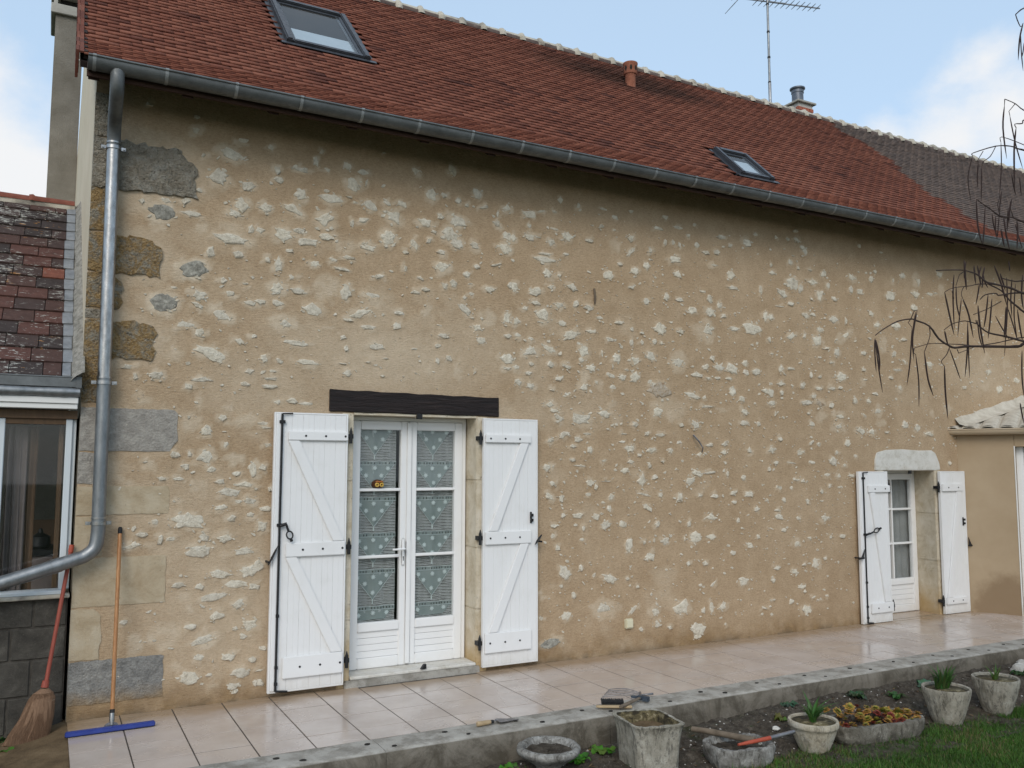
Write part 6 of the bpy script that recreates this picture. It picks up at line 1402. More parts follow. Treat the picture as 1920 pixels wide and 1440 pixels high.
# terracotta vent
vy, vz = rpt(2.97, .03)
vp = MB().lathe([(.066, -.10), (.066, .14), (.070, .145), (.070, .155)], (6.33, vy, vz), 20).build('vent_pipe', M['terracotta_vent'], house, smooth=40)
MB().lathe([(.080, .155), (.088, .165), (.088, .275), (.094, .285), (.094, .305), (.06, .312), (0, .315)], (6.33, vy, vz), 20).build('vent_head', M['terracotta_vent'], vp, smooth=40)
for q in range(8):
    an = q * math.pi / 4 + .25
    c = Vector((6.33 + .086 * math.cos(an), vy + .086 * math.sin(an), vz + .222))
    rd = Vector((math.cos(an), math.sin(an), 0))
    m_ = MB()
    ring = [c + rd * .0035 + Vector((-rd.y, rd.x, 0)) * .016 * math.cos(t_) + Vector((0, 0, 1)) * .034 * math.sin(t_) for t_ in [2 * math.pi * z_ / 10 for z_ in range(10)]]
    m_.prism(ring, -rd * .012).build('vent_slot', M['hole_dark'], vp)  # dark plug coloured as the shade in the slot

# gutter and its joints
GY, GZ, GR = -.474, 4.4956, .0703
def half(r_, x0, x1, seg=12, th=.004, start=1.0, end=2.0):
    m_ = MB()
    vs_, fs_ = [], []
    for xx in (x0, x1):
        for rr in (r_, r_ - th):
            for q in range(seg + 1):
                an = math.pi * (start + (end - start) * q / seg)
                vs_.append((xx, GY + rr * math.cos(an), GZ + rr * math.sin(an)))
    k = seg + 1
    for q in range(seg):
        fs_.append((q, q + 1, 2 * k + q + 1, 2 * k + q))
        fs_.append((k + q, 3 * k + q, 3 * k + q + 1, k + q + 1))
        fs_.append((q, k + q, k + q + 1, q + 1))
        fs_.append((2 * k + q, 2 * k + q + 1, 3 * k + q + 1, 3 * k + q))
    return m_.add(vs_, fs_)
g = half(GR, .173, 16.4)
g.tube([(.173, GY - GR - .002, GZ + .004), (16.4, GY - GR - .002, GZ + .004)], .0085, 10)
cap_ = [(.175, GY + GR * math.cos(math.pi * (1 + q / 12)), GZ + GR * math.sin(math.pi * (1 + q / 12))) for q in range(13)]
g.prism(cap_, (-.003, 0, 0))
gut = g.build('gutter', M['zinc_dark'], house, smooth=50)
x = .215
bxs = [.211] + [.6687 + .4740 * k for k in range(0, 33)]
for x in bxs:
    m_ = half(GR + .003, x - .011, x + .011)
    m_.tube([(x - .011, GY - GR - .003, GZ + .005), (x + .011, GY - GR - .003, GZ + .005)], .011, 8)
    m_.build('gutter_joint', M['zinc_joint'], gut, smooth=50)
# eaves: boards and rafter ends
MB().prism([(.17, BY + .01, BZ - .052), (.17, .05, BZ + .255), (.17, .05, BZ + .239), (.17, BY + .01, BZ - .068)], (16.2, 0, 0)).build('eave_board', M['eave_wood'], house)
MB().box(.17, 16.3, BY - .004, BY + .016, BZ - .10, BZ - .004).build('fascia_board', M['eave_wood'], house)
for k in range(27):
    x = .215 + k * .615
    a = [(x - .035, BY + .03, BZ - .056), (x - .035, .03, BZ + .225), (x - .035, .03, BZ + .13), (x - .035, BY + .03, BZ - .112)]
    MB().prism(a, (.07, 0, 0)).build('rafter_end', M['eave_wood'], house)

# downpipe from the gutter, round the corner stones to the lean-to side
def smooth_path(pts, n=6):
    """Catmull-Rom through the points."""
    out = []
    P_ = [Vector(p) for p in pts]
    for i in range(len(P_) - 1):
        p0, p1, p2, p3 = P_[max(i - 1, 0)], P_[i], P_[i + 1], P_[min(i + 2, len(P_) - 1)]
        for k in range(n):
            t_ = k / n
            out.append(.5 * ((2 * p1) + (-p0 + p2) * t_ + (2 * p0 - 5 * p1 + 4 * p2 - p3) * t_ ** 2 + (-p0 + 3 * p1 - 3 * p2 + p3) * t_ ** 3))
    out.append(P_[-1])
    return out
PX = .372
swan = smooth_path([(PX - .014, -.480, 4.45), (PX - .014, -.485, 4.38), (PX - .012, -.45, 4.31), (PX - .008, -.31, 4.25), (PX - .004, -.165, 4.19), (PX - .001, -.105, 4.11), (PX, -.098, 4.03)], 5)
dp = MB().tube(swan, .046, 18).build('downpipe', M['zinc_dark'], house, smooth=50)
MB().tube([(PX, -.098, 4.07), (PX + .004, -.098, 3.2), (PX + .008, -.098, 2.33)], .0445, 18).build('pipe_length', M['galvanised'], dp, smooth=50)
MB().tube([(PX + .008, -.098, 2.36), (PX + .010, -.098, 1.9), (PX + .013, -.098, 1.34)], .0455, 18).build('pipe_length', M['galvanised_dull'], dp, smooth=50)
low = smooth_path([(PX + .013, -.098, 1.38), (PX + .013, -.099, 1.27), (PX - .004, -.102, 1.175), (PX - .06, -.108, 1.125), (PX - .13, -.115, 1.10), (PX - .45, -.15, 1.005), (PX - 1.0, -.20, .85)], 6)
MB().tube(low, .0465, 18).build('pipe_length', M['galvanised_dull'], dp, smooth=50)
MB().tube([low[26], low[27]], .0495, 18).build('pipe_seam', M['galvanised_dull'], dp, smooth=50)
for (zc, xo) in ((4.03, 0), (2.325, .008), (1.345, .013)):
    c = Vector((PX + xo, -.098, zc))
    m_ = MB().tube([c + Vector((0, 0, -.012)), c + Vector((0, 0, .012))], .0525, 18)
    m_.tube([c + Vector((0, 0, .030)), c + Vector((0, 0, .042))], .0500, 18)
    for sg in (-1, 1):
        m_.box(c.x + sg * .066 - .016, c.x + sg * .066 + .016, c.y - .004, c.y + .004, zc - .012, zc + .012)
        m_.tube([(c.x + sg * .07, c.y - .014, zc), (c.x + sg * .07, c.y + .014, zc)], .008, 8)
    m_.tube([c, c + Vector((0, .11, 0))], .007, 8)
    m_.build('pipe_clamp', M['galvanised'], dp, smooth=40)

# brick chimney behind the ridge
bc = MB().box(10.452, 10.768, 2.852, 3.168, 6.6, 7.583).build('brick_chimney', M['mortar_pale'], house)
bc['label'] = 'red brick chimney with a dark flue pipe behind the ridge'
bh, k = .062, 0
z = 7.029
bm_cache = {}
while z + bh < 7.586:
    off = (k % 2) * .5
    for face in range(4):
        u = -off * .17
        while u < .34 - 1e-6:
            a, b = max(u, 0), min(u + .166, .34)
            if b - a > .03:
                A = {0: (10.44 + a, 10.44 + b, 2.84, 2.90), 1: (10.44, 10.50, 2.84 + a, 2.84 + b), 2: (10.44 + a, 10.44 + b, 3.12, 3.18), 3: (10.72, 10.78, 2.84 + a, 2.84 + b)}[face]
                if not (face in (1, 3) and (a < .061 or b > .279) and b - a < .07):
                    ya = A[2] + (.0612 if face in (1, 3) and a < .01 else 0)
                    yb = A[3] - (.0612 if face in (1, 3) and b > .33 else 0)
                    if yb - ya > .02:
                        j = random.uniform(-.001, .002)
                        MB().box(A[0] - j + .003, A[1] + j - .003, ya - j + .003, yb + j - .003, z, z + bh - .009).build('brick', M['brick'], bc)
            u += .17
    z += bh
    k += 1
MB().box(10.405, 10.815, 2.805, 3.215, 7.584, 7.618).build('chimney_cap', M['cap_concrete'], bc, bevel=.006)
MB().lathe([(.092, .0), (.092, .225), (.097, .226), (.097, .24), (.10, .242), (.122, .265), (.122, .285), (.10, .286), (.10, .2)], (10.61, 3.01, 7.618), 24).build('flue_pipe', M['flue_metal'], bc, smooth=40)

# tall grey chimney against the gable
ch = MB().box(-.100, .190, 4.0, 4.55, -.2, 6.93).build('gable_chimney', M['chimney_render'], house)
ch['label'] = 'tall grey rendered chimney standing against the cream gable'
MB().box(-.150, .240, 3.955, 4.60, 6.885, 7.0).build('chimney_cap', M['cap_concrete'], ch, bevel=.008)
MB().box(-.125, -.085, 3.97, 4.01, 7.001, 7.10).box(.18, .22, 3.97, 4.01, 7.001, 7.10).box(-.125, -.085, 4.53, 4.57, 7.001, 7.10).box(.18, .22, 4.53, 4.57, 7.001, 7.10).build('cowl_post', M['cap_concrete'], ch)
MB().box(-.06, .16, 4.06, 4.50, 7.001, 7.10).build('flue_opening', M['hole_dark'], ch)  # solid dark block standing in for the shaded opening
MB().box(-.155, .245, 3.95, 4.61, 7.101, 7.15).build('cowl_slab', M['cap_concrete'], ch, bevel=.008)
# narrow zinc strip turned down beside the verge
MB().tube(smooth_path([(.135, 2.2, 6.20), (.128, 2.2, 5.9), (.124, 2.2, 5.70), (.132, 2.2, 5.62), (.15, 2.2, 5.62)], 4), .012, 8).build('flashing_strip', M['galvanised'], ch)

# television aerial on the ridge
ant = empty('television_aerial', (9.58, 2.6, 7.2), 'tall thin television aerial mast rising from the roof ridge beside the brick chimney', 'aerial')
MB().tube([(9.582, 2.60, 7.12), (9.580, 2.60, 7.62)], .024, 10).build('mast', M['mast_metal'], ant, smooth=50)
MB().tube([(9.580, 2.60, 7.60), (9.578, 2.60, 9.02)], .018, 10).build('mast_tube', M['galvanised_dull'], ant, smooth=50)
for zc in (7.62, 8.02, 8.43, 8.88):
    MB().tube([(9.579, 2.60, zc - .012), (9.579, 2.60, zc + .012)], .024, 10).build('mast_ring', M['black_iron'], ant)
b0, b1 = Vector((9.15, 2.78, 8.955)), Vector((10.50, 2.40, 8.955))
dB = (b1 - b0).normalized()
pB = Vector((-dB.y, dB.x, 0))
MB().bar(b0, b1, .016, .016).build('boom', M['mast_metal'], ant)
MB().bar(Vector((9.58, 2.60, 8.93)), Vector((9.58, 2.60, 8.93)) + dB * .32, .012, .012).build('boom_strut', M['mast_metal'], ant)
for k in range(12):
    c = b0 + dB * (.32 + .094 * k)
    MB().tube([c - pB * (.155 - .004 * k), c, c + pB * (.155 - .004 * k)], [.004, .0075, .004], 6).build('element', M['mast_metal'], ant)
for sg in (-1, 1):
    p = b0 + dB * .02
    q = p - dB * .16 + Vector((0, 0, sg * .18))
    MB().tube([p, q], .005, 6).build('reflector_arm', M['mast_metal'], ant)
    for t_ in (.3, .65, 1.0):
        c = p.lerp(q, t_)
        MB().tube([c - pB * .17, c + pB * .17], .0045, 6).build('reflector_rod', M['mast_metal'], ant)

# small fittings on the wall
ob = MB().box(4.902, 4.985, -.030, .01, .222, .312).build('socket_box', M['cream_plastic'], house, bevel=.006, segs=2)
MB().box(4.909, 4.978, -.040, -.0305, .232, .300).build('socket_cover', M['cream_plastic'], ob, bevel=.004)
MB().tube([(5.752, -.02, 2.055), (5.80, -.05, 1.99), (5.85, -.05, 1.925), (5.868, -.015, 1.885)], [.009, .008, .007, .006], 6).build('wall_hook', M['steel_worn'], house)
MB().tube([(4.582, -.012, 3.43), (4.585, -.02, 3.36), (4.588, -.012, 3.285)], [.010, .012, .009], 6).build('wall_pin', M['grey_wood'], house)
# ------------------------------------------------------------------ lean-to on the gable side
lean = empty('lean_to', (-.5, .1, -.1), 'low lean-to with mossy brown tiles, dark block wall and a window beside the gable', 'lean-to')
LY = .035
LX0, LX1 = -2.6, .226
# block wall, each block its own piece
jw = MB().box(LX0, LX1 - .004, LY + .008, LY + .2, -.3, .835).build('block_wall', M['block_joint'], lean)
for c_, (z0, z1) in enumerate(((-.30, -.055), (-.055, .185), (.185, .425), (.425, .64), (.64, .834))):
    x = LX1 - (.34 if c_ % 2 else .21)
    first = True
    xb = LX1 - .004
    while xb > LX0:
        xa = max(LX0, x)
        MB().box(xa + .006, xb - .006, LY - .004 * random.random(), LY + .10, z0 + .006, z1 - .006).build('cement_block', M['cement_block'], jw, bevel=.006)
        xb = x
        x -= .42
MB().box(LX0, LX1 + .004, -.035, LY + .2, .836, .862).build('window_ledge', M['ridge_mortar'], lean, bevel=.006)
MB().box(LX0, LX1 - .03, -.01, LY + .1, .8625, .888).build('window_sill', M['old_white_paint'], lean, bevel=.004)
# window frame posts, head, panes
wf = MB().box(.158, .200, LY - .005, LY + .075, .889, 2.068).build('window_frame', M['old_white_paint'], lean, bevel=.004)
MB().box(.2005, .224, LY + .018, LY + .07, .889, 2.068).build('frame_post', M['old_white_paint'], wf, bevel=.003)
MB().box(-.262, -.212, LY - .005, LY + .07, .889, 2.068).build('frame_post', M['old_white_paint'], wf, bevel=.004)
MB().box(-1.40, -1.34, LY - .005, LY + .07, .889, 2.068).build('frame_post', M['old_white_paint'], wf, bevel=.004)
MB().box(LX0, .1575, LY, LY + .06, 2.030, 2.068).build('frame_head', M['brown_frame'], wf)
MB().box(.118, .150, LY + .10, LY + .16, .889, 2.03).build('inner_post', M['brown_frame'], wf, bevel=.003)
MB().box(-.212, .158, LY + .030, LY + .034, .889, 2.030).build('pane', M['window_glass'], wf)
MB().box(-1.34, -.262, LY + .030, LY + .034, .889, 2.030).build('pane', M['window_glass'], wf)
MB().box(LX0, LX1, LY - .02, LY + .2, 2.069, 2.128).build('head_beam', M['brown_frame'], lean)
# white fascia in two steps, zinc gutter, zinc upstand
MB().box(LX0, .222, -.070, LY, 2.135, 2.171).build('fascia', M['fascia_white'], lean, bevel=.003)
MB().box(LX0, .224, -.082, LY - .001, 2.1715, 2.215).build('fascia', M['fascia_white'], lean, bevel=.003)
m_ = MB()
vs_, fs_ = [], []
nn = 60
for k in range(nn + 1):
    x = LX0 + (.232 - LX0) * k / nn
    for q in range(9):
        an = math.pi * (.5 + q / 8)
        rr = .036 * (1 + .05 * math.sin(k * .9) + .03 * math.sin(k * 2.3))
        vs_.append((x, -.075 + rr * 1.1 * math.cos(an), 2.250 + rr * math.sin(an)))
for k in range(nn):
    for q in range(8):
        fs_.append((k * 9 + q, k * 9 + q + 1, (k + 1) * 9 + q + 1, (k + 1) * 9 + q))
m_.add(vs_, fs_).build('gutter', M['galvanised_dull'], lean, smooth=True)
m_ = MB().box(LX0, .205, -.10, -.092, 2.286, 2.352).box(.2055, .240, -.104, -.090, 2.280, 2.356).tube([(LX0, -.098, 2.354), (.238, -.098, 2.354)], .006, 8)
m_.build('zinc_upstand', M['zinc_dark'], lean)
# roof: mossy flat tiles, lead soakers and mortar against the gable
LT = R(40)
LSY, LSZ = -.07, 2.345
def lpt(s, n=0):
    return LSY + s * math.cos(LT) - n * math.sin(LT), LSZ + s * math.sin(LT) + n * math.cos(LT)
LS = 2.76
MB().prism([(LX0, *lpt(0, -.03)), (LX0, *lpt(LS, -.03)), (LX0, *lpt(LS, -.10)), (LX0, *lpt(0, -.06))], (.235 - LX0 - .02, 0, 0)).build('roof_deck', M['roof_deck'], lean)
MB().box(LX0, .2, lpt(LS)[0] - .05, lpt(LS)[0] + .10, -.2, lpt(LS)[1] - .1).build('rear_wall', M['chimney_render'], lean)
lrf = MB().prism([(LX0, *lpt(0, -.028)), (LX0, *lpt(LS, -.028)), (LX0, *lpt(LS, -.012)), (LX0, *lpt(0, -.012))], (.16 - LX0, 0, 0)).build('tiled_roof', M['roof_deck'], lean)
lc = [(.062, .040, .035), (.082, .046, .038), (.050, .038, .035), (.105, .050, .040), (.066, .045, .040), (.045, .034, .031)]
CW, CS = .205, .1725
for i in range(16):
    s = i * CS
    rx = .118 - .001 * i + random.uniform(-.012, .006)
    wd = [.115, .20, .16, .09, .19, .13][i % 6]
    xb = rx
    first = True
    while xb > -1.4:
        xa = xb - (wd if first else CW)
        first = False
        col_ = lc[random.randrange(6)]
        if i == 8 and xb == rx:
            col_ = (.19, .070, .046)
        m_ = MB()
        j1, j2 = random.uniform(-.003, .004), random.uniform(-.003, .003)
        a = [(xa + .002, *lpt(s, .006 + j1)), (xb - .002, *lpt(s + .0015 * random.uniform(-1, 1), .006 + j1)), (xb - .002, *lpt(s, .026 + j1)), (xa + .002, *lpt(s, .026 + j1))]
        b = [(xa + .002, *lpt(s + CS + .05, -.011)), (xb - .002, *lpt(s + CS + .05, -.011)), (xb - .002, *lpt(s + CS + .05, .006)), (xa + .002, *lpt(s + CS + .05, .006))]
        m_.add(a + b, [(0, 1, 2, 3), (7, 6, 5, 4), (0, 4, 5, 1), (1, 5, 6, 2), (2, 6, 7, 3), (3, 7, 4, 0)], col_)
        m_.build('roof_tile', M['old_tile'], lrf, bevel=.003)
        xb = xa
    # lead soaker beside the last tile
    la, lb = rx + .004 - random.uniform(0, .012), .176 + random.uniform(-.006, .006)
    m_ = MB()
    a = [(la, *lpt(s + .004, .012)), (lb, *lpt(s, .014)), (lb, *lpt(s, .030)), (la, *lpt(s + .004, .026))]
    b = [(la, *lpt(s + CS + .03, -.004)), (lb, *lpt(s + CS + .03, .0)), (lb, *lpt(s + CS + .03, .016)), (la, *lpt(s + CS + .03, .010))]
    m_.add(a + b, [(0, 1, 2, 3), (7, 6, 5, 4), (0, 4, 5, 1), (1, 5, 6, 2), (2, 6, 7, 3), (3, 7, 4, 0)])
    m_.build('lead_soaker', M['lead_sheet'], lrf, bevel=.004)
vs_, fs_ = [], []
nn = 90
for k in range(nn + 1):
    s = -.04 + (LS + .04) * k / nn
    w1, w2 = .012 * (fbm(np.array([s * 9.]), np.array([1.]), 3, 7)[0] - .5), .03 * (fbm(np.array([s * 14.]), np.array([5.]), 3, 8)[0] - .5)
    gxx = .243 - .0128 * lpt(s)[0]
    for (xx, n_) in ((.168 + w1, .0), (.182 + w1, .030 + w2 * .5), (.200 + w2 * .5, .052 + w2 * .6), (gxx - .006, .085 + w2), (gxx + .01, .09)):
        vs_.append((min(xx, gxx + .01), *lpt(s, n_)))
for k in range(nn):
    for q in range(4):
        fs_.append((k * 5 + q, (k + 1) * 5 + q, (k + 1) * 5 + q + 1, k * 5 + q + 1))
MB().add(vs_, fs_).build('mortar_fillet', M['old_mortar'], lrf, smooth=True)
ry, rz = lpt(LS)
vs_, fs_ = [], []
MB().prism([(LX0, ry - .06, rz - .05), (LX0, ry - .055, rz + .02), (LX0, ry + .08, rz + .03), (LX0, ry + .08, rz - .06)], (.17 - LX0, 0, 0)).build('ridge_bed', M['ridge_mortar'], lrf)
for k in range(7):
    xb = .165 - k * .36
    xa = xb - .37
    m_ = MB()
    vs_, fs_ = [], []
    for (xx, r_) in ((xa, .096), (xa + .03, .104), (xa + .05, .086), (xb, .080)) if k else ((xa, .096), (xa + .03, .104), (xa + .05, .086), (xb, .080)):
        for q in range(13):
            an = math.pi * q / 12
            vs_.append((xx, ry + .02 - r_ * math.cos(an), rz + .012 + r_ * .75 * math.sin(an)))
    for a in range(3):
        for q in range(12):
            fs_.append((a * 13 + q, a * 13 + q + 1, (a + 1) * 13 + q + 1, (a + 1) * 13 + q))
    m_.add(vs_, fs_).build('ridge_tile', M['ridge_tile_red'], lrf, smooth=60)
# dim room behind the window
m_ = MB()
x0, x1, y0, y1, z0, z1 = -2.5, .22, LY + .2, 2.0, -.1, 2.1
vs_ = [(x, y, z) for x in (x0, x1) for y in (y0, y1) for z in (z0, z1)]
m_.add(vs_, [(0, 1, 3, 2), (4, 5, 7, 6), (2, 3, 7, 6), (0, 2, 6, 4), (1, 5, 7, 3)]).build('room', M['room_dark'], lean)
# kitchen things seen dimly inside
cab = empty('kitchen_unit', (.13, .9, -.1), 'dim pale kitchen cupboard with dark splashback seen through the lean-to window', 'cupboard')
MB().box(-.06, .21, .75, 1.3, -.1, 1.06).build('cupboard', M['drape_taupe'], cab, bevel=.006)
MB().box(-.07, .215, .73, 1.31, 1.061, 1.10).build('worktop', M['black_iron'], cab)
MB().box(-.08, .215, 1.28, 1.30, 1.101, 1.30).build('splashback', M['room_brown'], cab)
MB().lathe([(.06, 0), (.075, .02), (.07, .09), (.055, .10), (.02, .12), (.012, .15), (0, .155)], (.03, .92, 1.10), 14).build('kettle', M['black_iron'], cab, smooth=40)

def drape(name, x0, x1, y, z0, z1, folds, amp, m, label, cat, group=None, seed=1, nz=10):
    rg_ = random.Random(seed)
    n = folds * 10
    ph = [rg_.uniform(.75, 1.3) for _ in range(folds + 1)]
    vs_, fs_ = [], []
    for i in range(n + 1):
        u = i / n
        f = u * folds
        a = amp * (.7 + .5 * math.sin(f * 1.7))
        for j in range(nz + 1):
            v_ = j / nz
            vs_.append((x0 + (x1 - x0) * u + .006 * math.sin(f * 5 + v_ * 2), y + a * math.sin(2 * math.pi * f + .5 * math.sin(v_ * 3)) * (.55 + .45 * (1 - v_)), z0 + (z1 - z0) * v_))
    for i in range(n):
        for j in range(nz):
            fs_.append((i * (nz + 1) + j, (i + 1) * (nz + 1) + j, (i + 1) * (nz + 1) + j + 1, i * (nz + 1) + j + 1))
    o = MB().add(vs_, fs_).build(name, m, None, smooth=True)
    return tag(o, label, cat, group)
drape('curtain', -.205, -.075, LY + .17, .86, 2.02, 4, .028, M['drape_taupe'], 'taupe pleated drape hanging inside the lean-to window', 'curtain', seed=3)
drape('curtain', -.075, -.005, LY + .20, .86, 2.02, 2, .012, M['room_brown'], 'dark brown curtain edge hanging inside the lean-to window', 'curtain', seed=4)
drape('curtain', 9.10, 9.52, .372, .02, 1.66, 4, .012, M["sheer_grey"], 'pale grey curtain hanging behind the narrow small paned door', 'curtain', seed=6)
drape('curtain', 8.66, 9.14, .42, .02, 1.66, 4, .018, M['drape_taupe'], 'darker taupe curtain hanging behind the narrow small paned door', 'curtain', seed=7)

# ------------------------------------------------------------------ rendered annex at the far end
an_d = Vector((.45, -.893, 0)).normalized()
an_n = Vector((-an_d.y, an_d.x, 0))                                  # into the annex
A0 = Vector((9.93, -.012, 0))
annex = empty('annex', (10.1, -.3, 0), 'low beige rendered annex with a pale tiled roof joining the stone wall', 'annex')
def aq(t_, d_, z):
    p = A0 + an_d * t_ + an_n * d_
    return (p.x, p.y, z)
def abox(t0, t1, d0, d1, z0, z1):
    m_ = MB()
    vs_ = [aq(t_, d_, z) for t_ in (t0, t1) for d_ in (d0, d1) for z in (z0, z1)]
    return m_.add(vs_, [(0, 1, 3, 2), (4, 6, 7, 5), (0, 4, 5, 1), (2, 3, 7, 6), (0, 2, 6, 4), (1, 5, 7, 3)])
abox(-.02, .60, 0, .25, -.2, 2.20).build('wall', M['annex_render'], annex, bevel=.008)
abox(.60, 1.55, 0, .25, 1.98, 2.20).build('wall', M['annex_render'], annex)
abox(1.55, 3.2, 0, .25, -.2, 2.20).build('wall', M['annex_render'], annex)
abox(.592, .606, -.006, .0, -.02, 1.985).build('door_bead', M['fascia_white'], annex)
ad = abox(.602, .68, .10, .17, 0, 1.975).build('door_frame', M['white_pvc'], annex, bevel=.004)
abox(.682, 1.54, .12, .16, 0, 1.97).build('door_leaf', M['white_pvc'], ad, bevel=.004)
abox(.78, 1.44, .115, .1195, 1.0, 1.85).build('pane', M['window_glass'], ad)
abox(3.19, 3.2, .25, 2.2, -.2, 2.2).build('side_wall', M['annex_render'], annex)
# gutter
vs_, fs_ = [], []
for tt in (-.14, 3.3):
    for q in range(11):
        an = math.pi * (1 + q / 10)
        vs_.append(aq(tt, -.085 + .062 * math.cos(an), 2.185 + .062 * math.sin(an)))
fs_ = [(q, q + 1, 11 + q + 1, 11 + q) for q in range(10)]
m_ = MB().add(vs_, fs_).add(vs_[:11], [tuple(range(11))])
m_.tube([aq(-.14, -.147, 2.188), aq(3.3, -.147, 2.188)], .008, 8)
ag = m_.build('gutter', M['beige_pvc'], annex, smooth=50)
for tt in (.22, 1.3, 2.4):
    vs_ = []
    for t2 in (tt, tt + .03):
        for q in range(11):
            an = math.pi * (1 + q / 10)
            vs_.append(aq(t2, -.085 + .065 * math.cos(an), 2.185 + .065 * math.sin(an)))
    MB().add(vs_, [(q, q + 1, 11 + q + 1, 11 + q) for q in range(10)]).build('gutter_bracket', M['beige_pvc'], ag, smooth=50)
# roof of round tiles rising towards the house
AS = math.tan(R(15))
m_ = MB()
m_.add([aq(-.14, -.10, 2.200), aq(3.3, -.10, 2.200), aq(3.3, 2.6, 2.20 + 2.7 * AS), aq(-1.3, 2.6, 2.20 + 2.7 * AS)], [(0, 1, 2, 3)])
m_.build('roof_deck', M['annex_tile'], annex)
for k in range(17):
    tt = -.06 + k * .20
    vs_, fs_ = [], []
    for dd in (-.115, 2.5):
        for rr in (.085, .068):
            for q in range(9):
                an = math.pi * q / 8
                vs_.append(aq(tt + rr * math.cos(an), dd, 2.200 + (dd + .1) * AS + rr * .30 * math.sin(an)))
    for q in range(8):
        fs_ += [(q, q + 1, 18 + q + 1, 18 + q), (9 + q, 27 + q, 27 + q + 1, 9 + q + 1), (q, 9 + q, 9 + q + 1, q + 1)]
    MB().add(vs_, fs_).build('round_tile', M['annex_tile'], annex, smooth=60)
    vs_ = []
    for q in range(9):
        an = math.pi * q / 8
        vs_.append(aq(tt + .068 * math.cos(an), -.10, 2.205 + .068 * .42 * math.sin(an)))
    MB().add(vs_, [tuple(range(9))]).build('tile_hollow', M['hole_dark'], annex)  # dark sheet across the tile end, painted for the shade beneath it
# mortar joint where the annex roof meets the house wall
vs_, fs_ = [], []
for k in range(41):
    x = 9.90 + 3.6 * k / 40
    t_ = 0
    dd = (x - 9.93) * an_n.x
    zb = 2.20 + (max(dd, -.1) + .1) * AS
    w_ = .008 * math.sin(k * 1.3) + .006 * math.sin(k * 3.1)
    for (yy, zo) in ((-.16 + w_ * .6, .006), (-.06, .040 + w_ * .4), (-.012, .10 + w_), (.004, .11 + w_)):
        vs_.append((x, yy, zb + zo))
for k in range(40):
    for q in range(3):
        fs_.append((k * 4 + q, (k + 1) * 4 + q, (k + 1) * 4 + q + 1, k * 4 + q + 1))
MB().add(vs_, fs_).build('mortar_fillet', M['annex_tile'], annex, smooth=True)
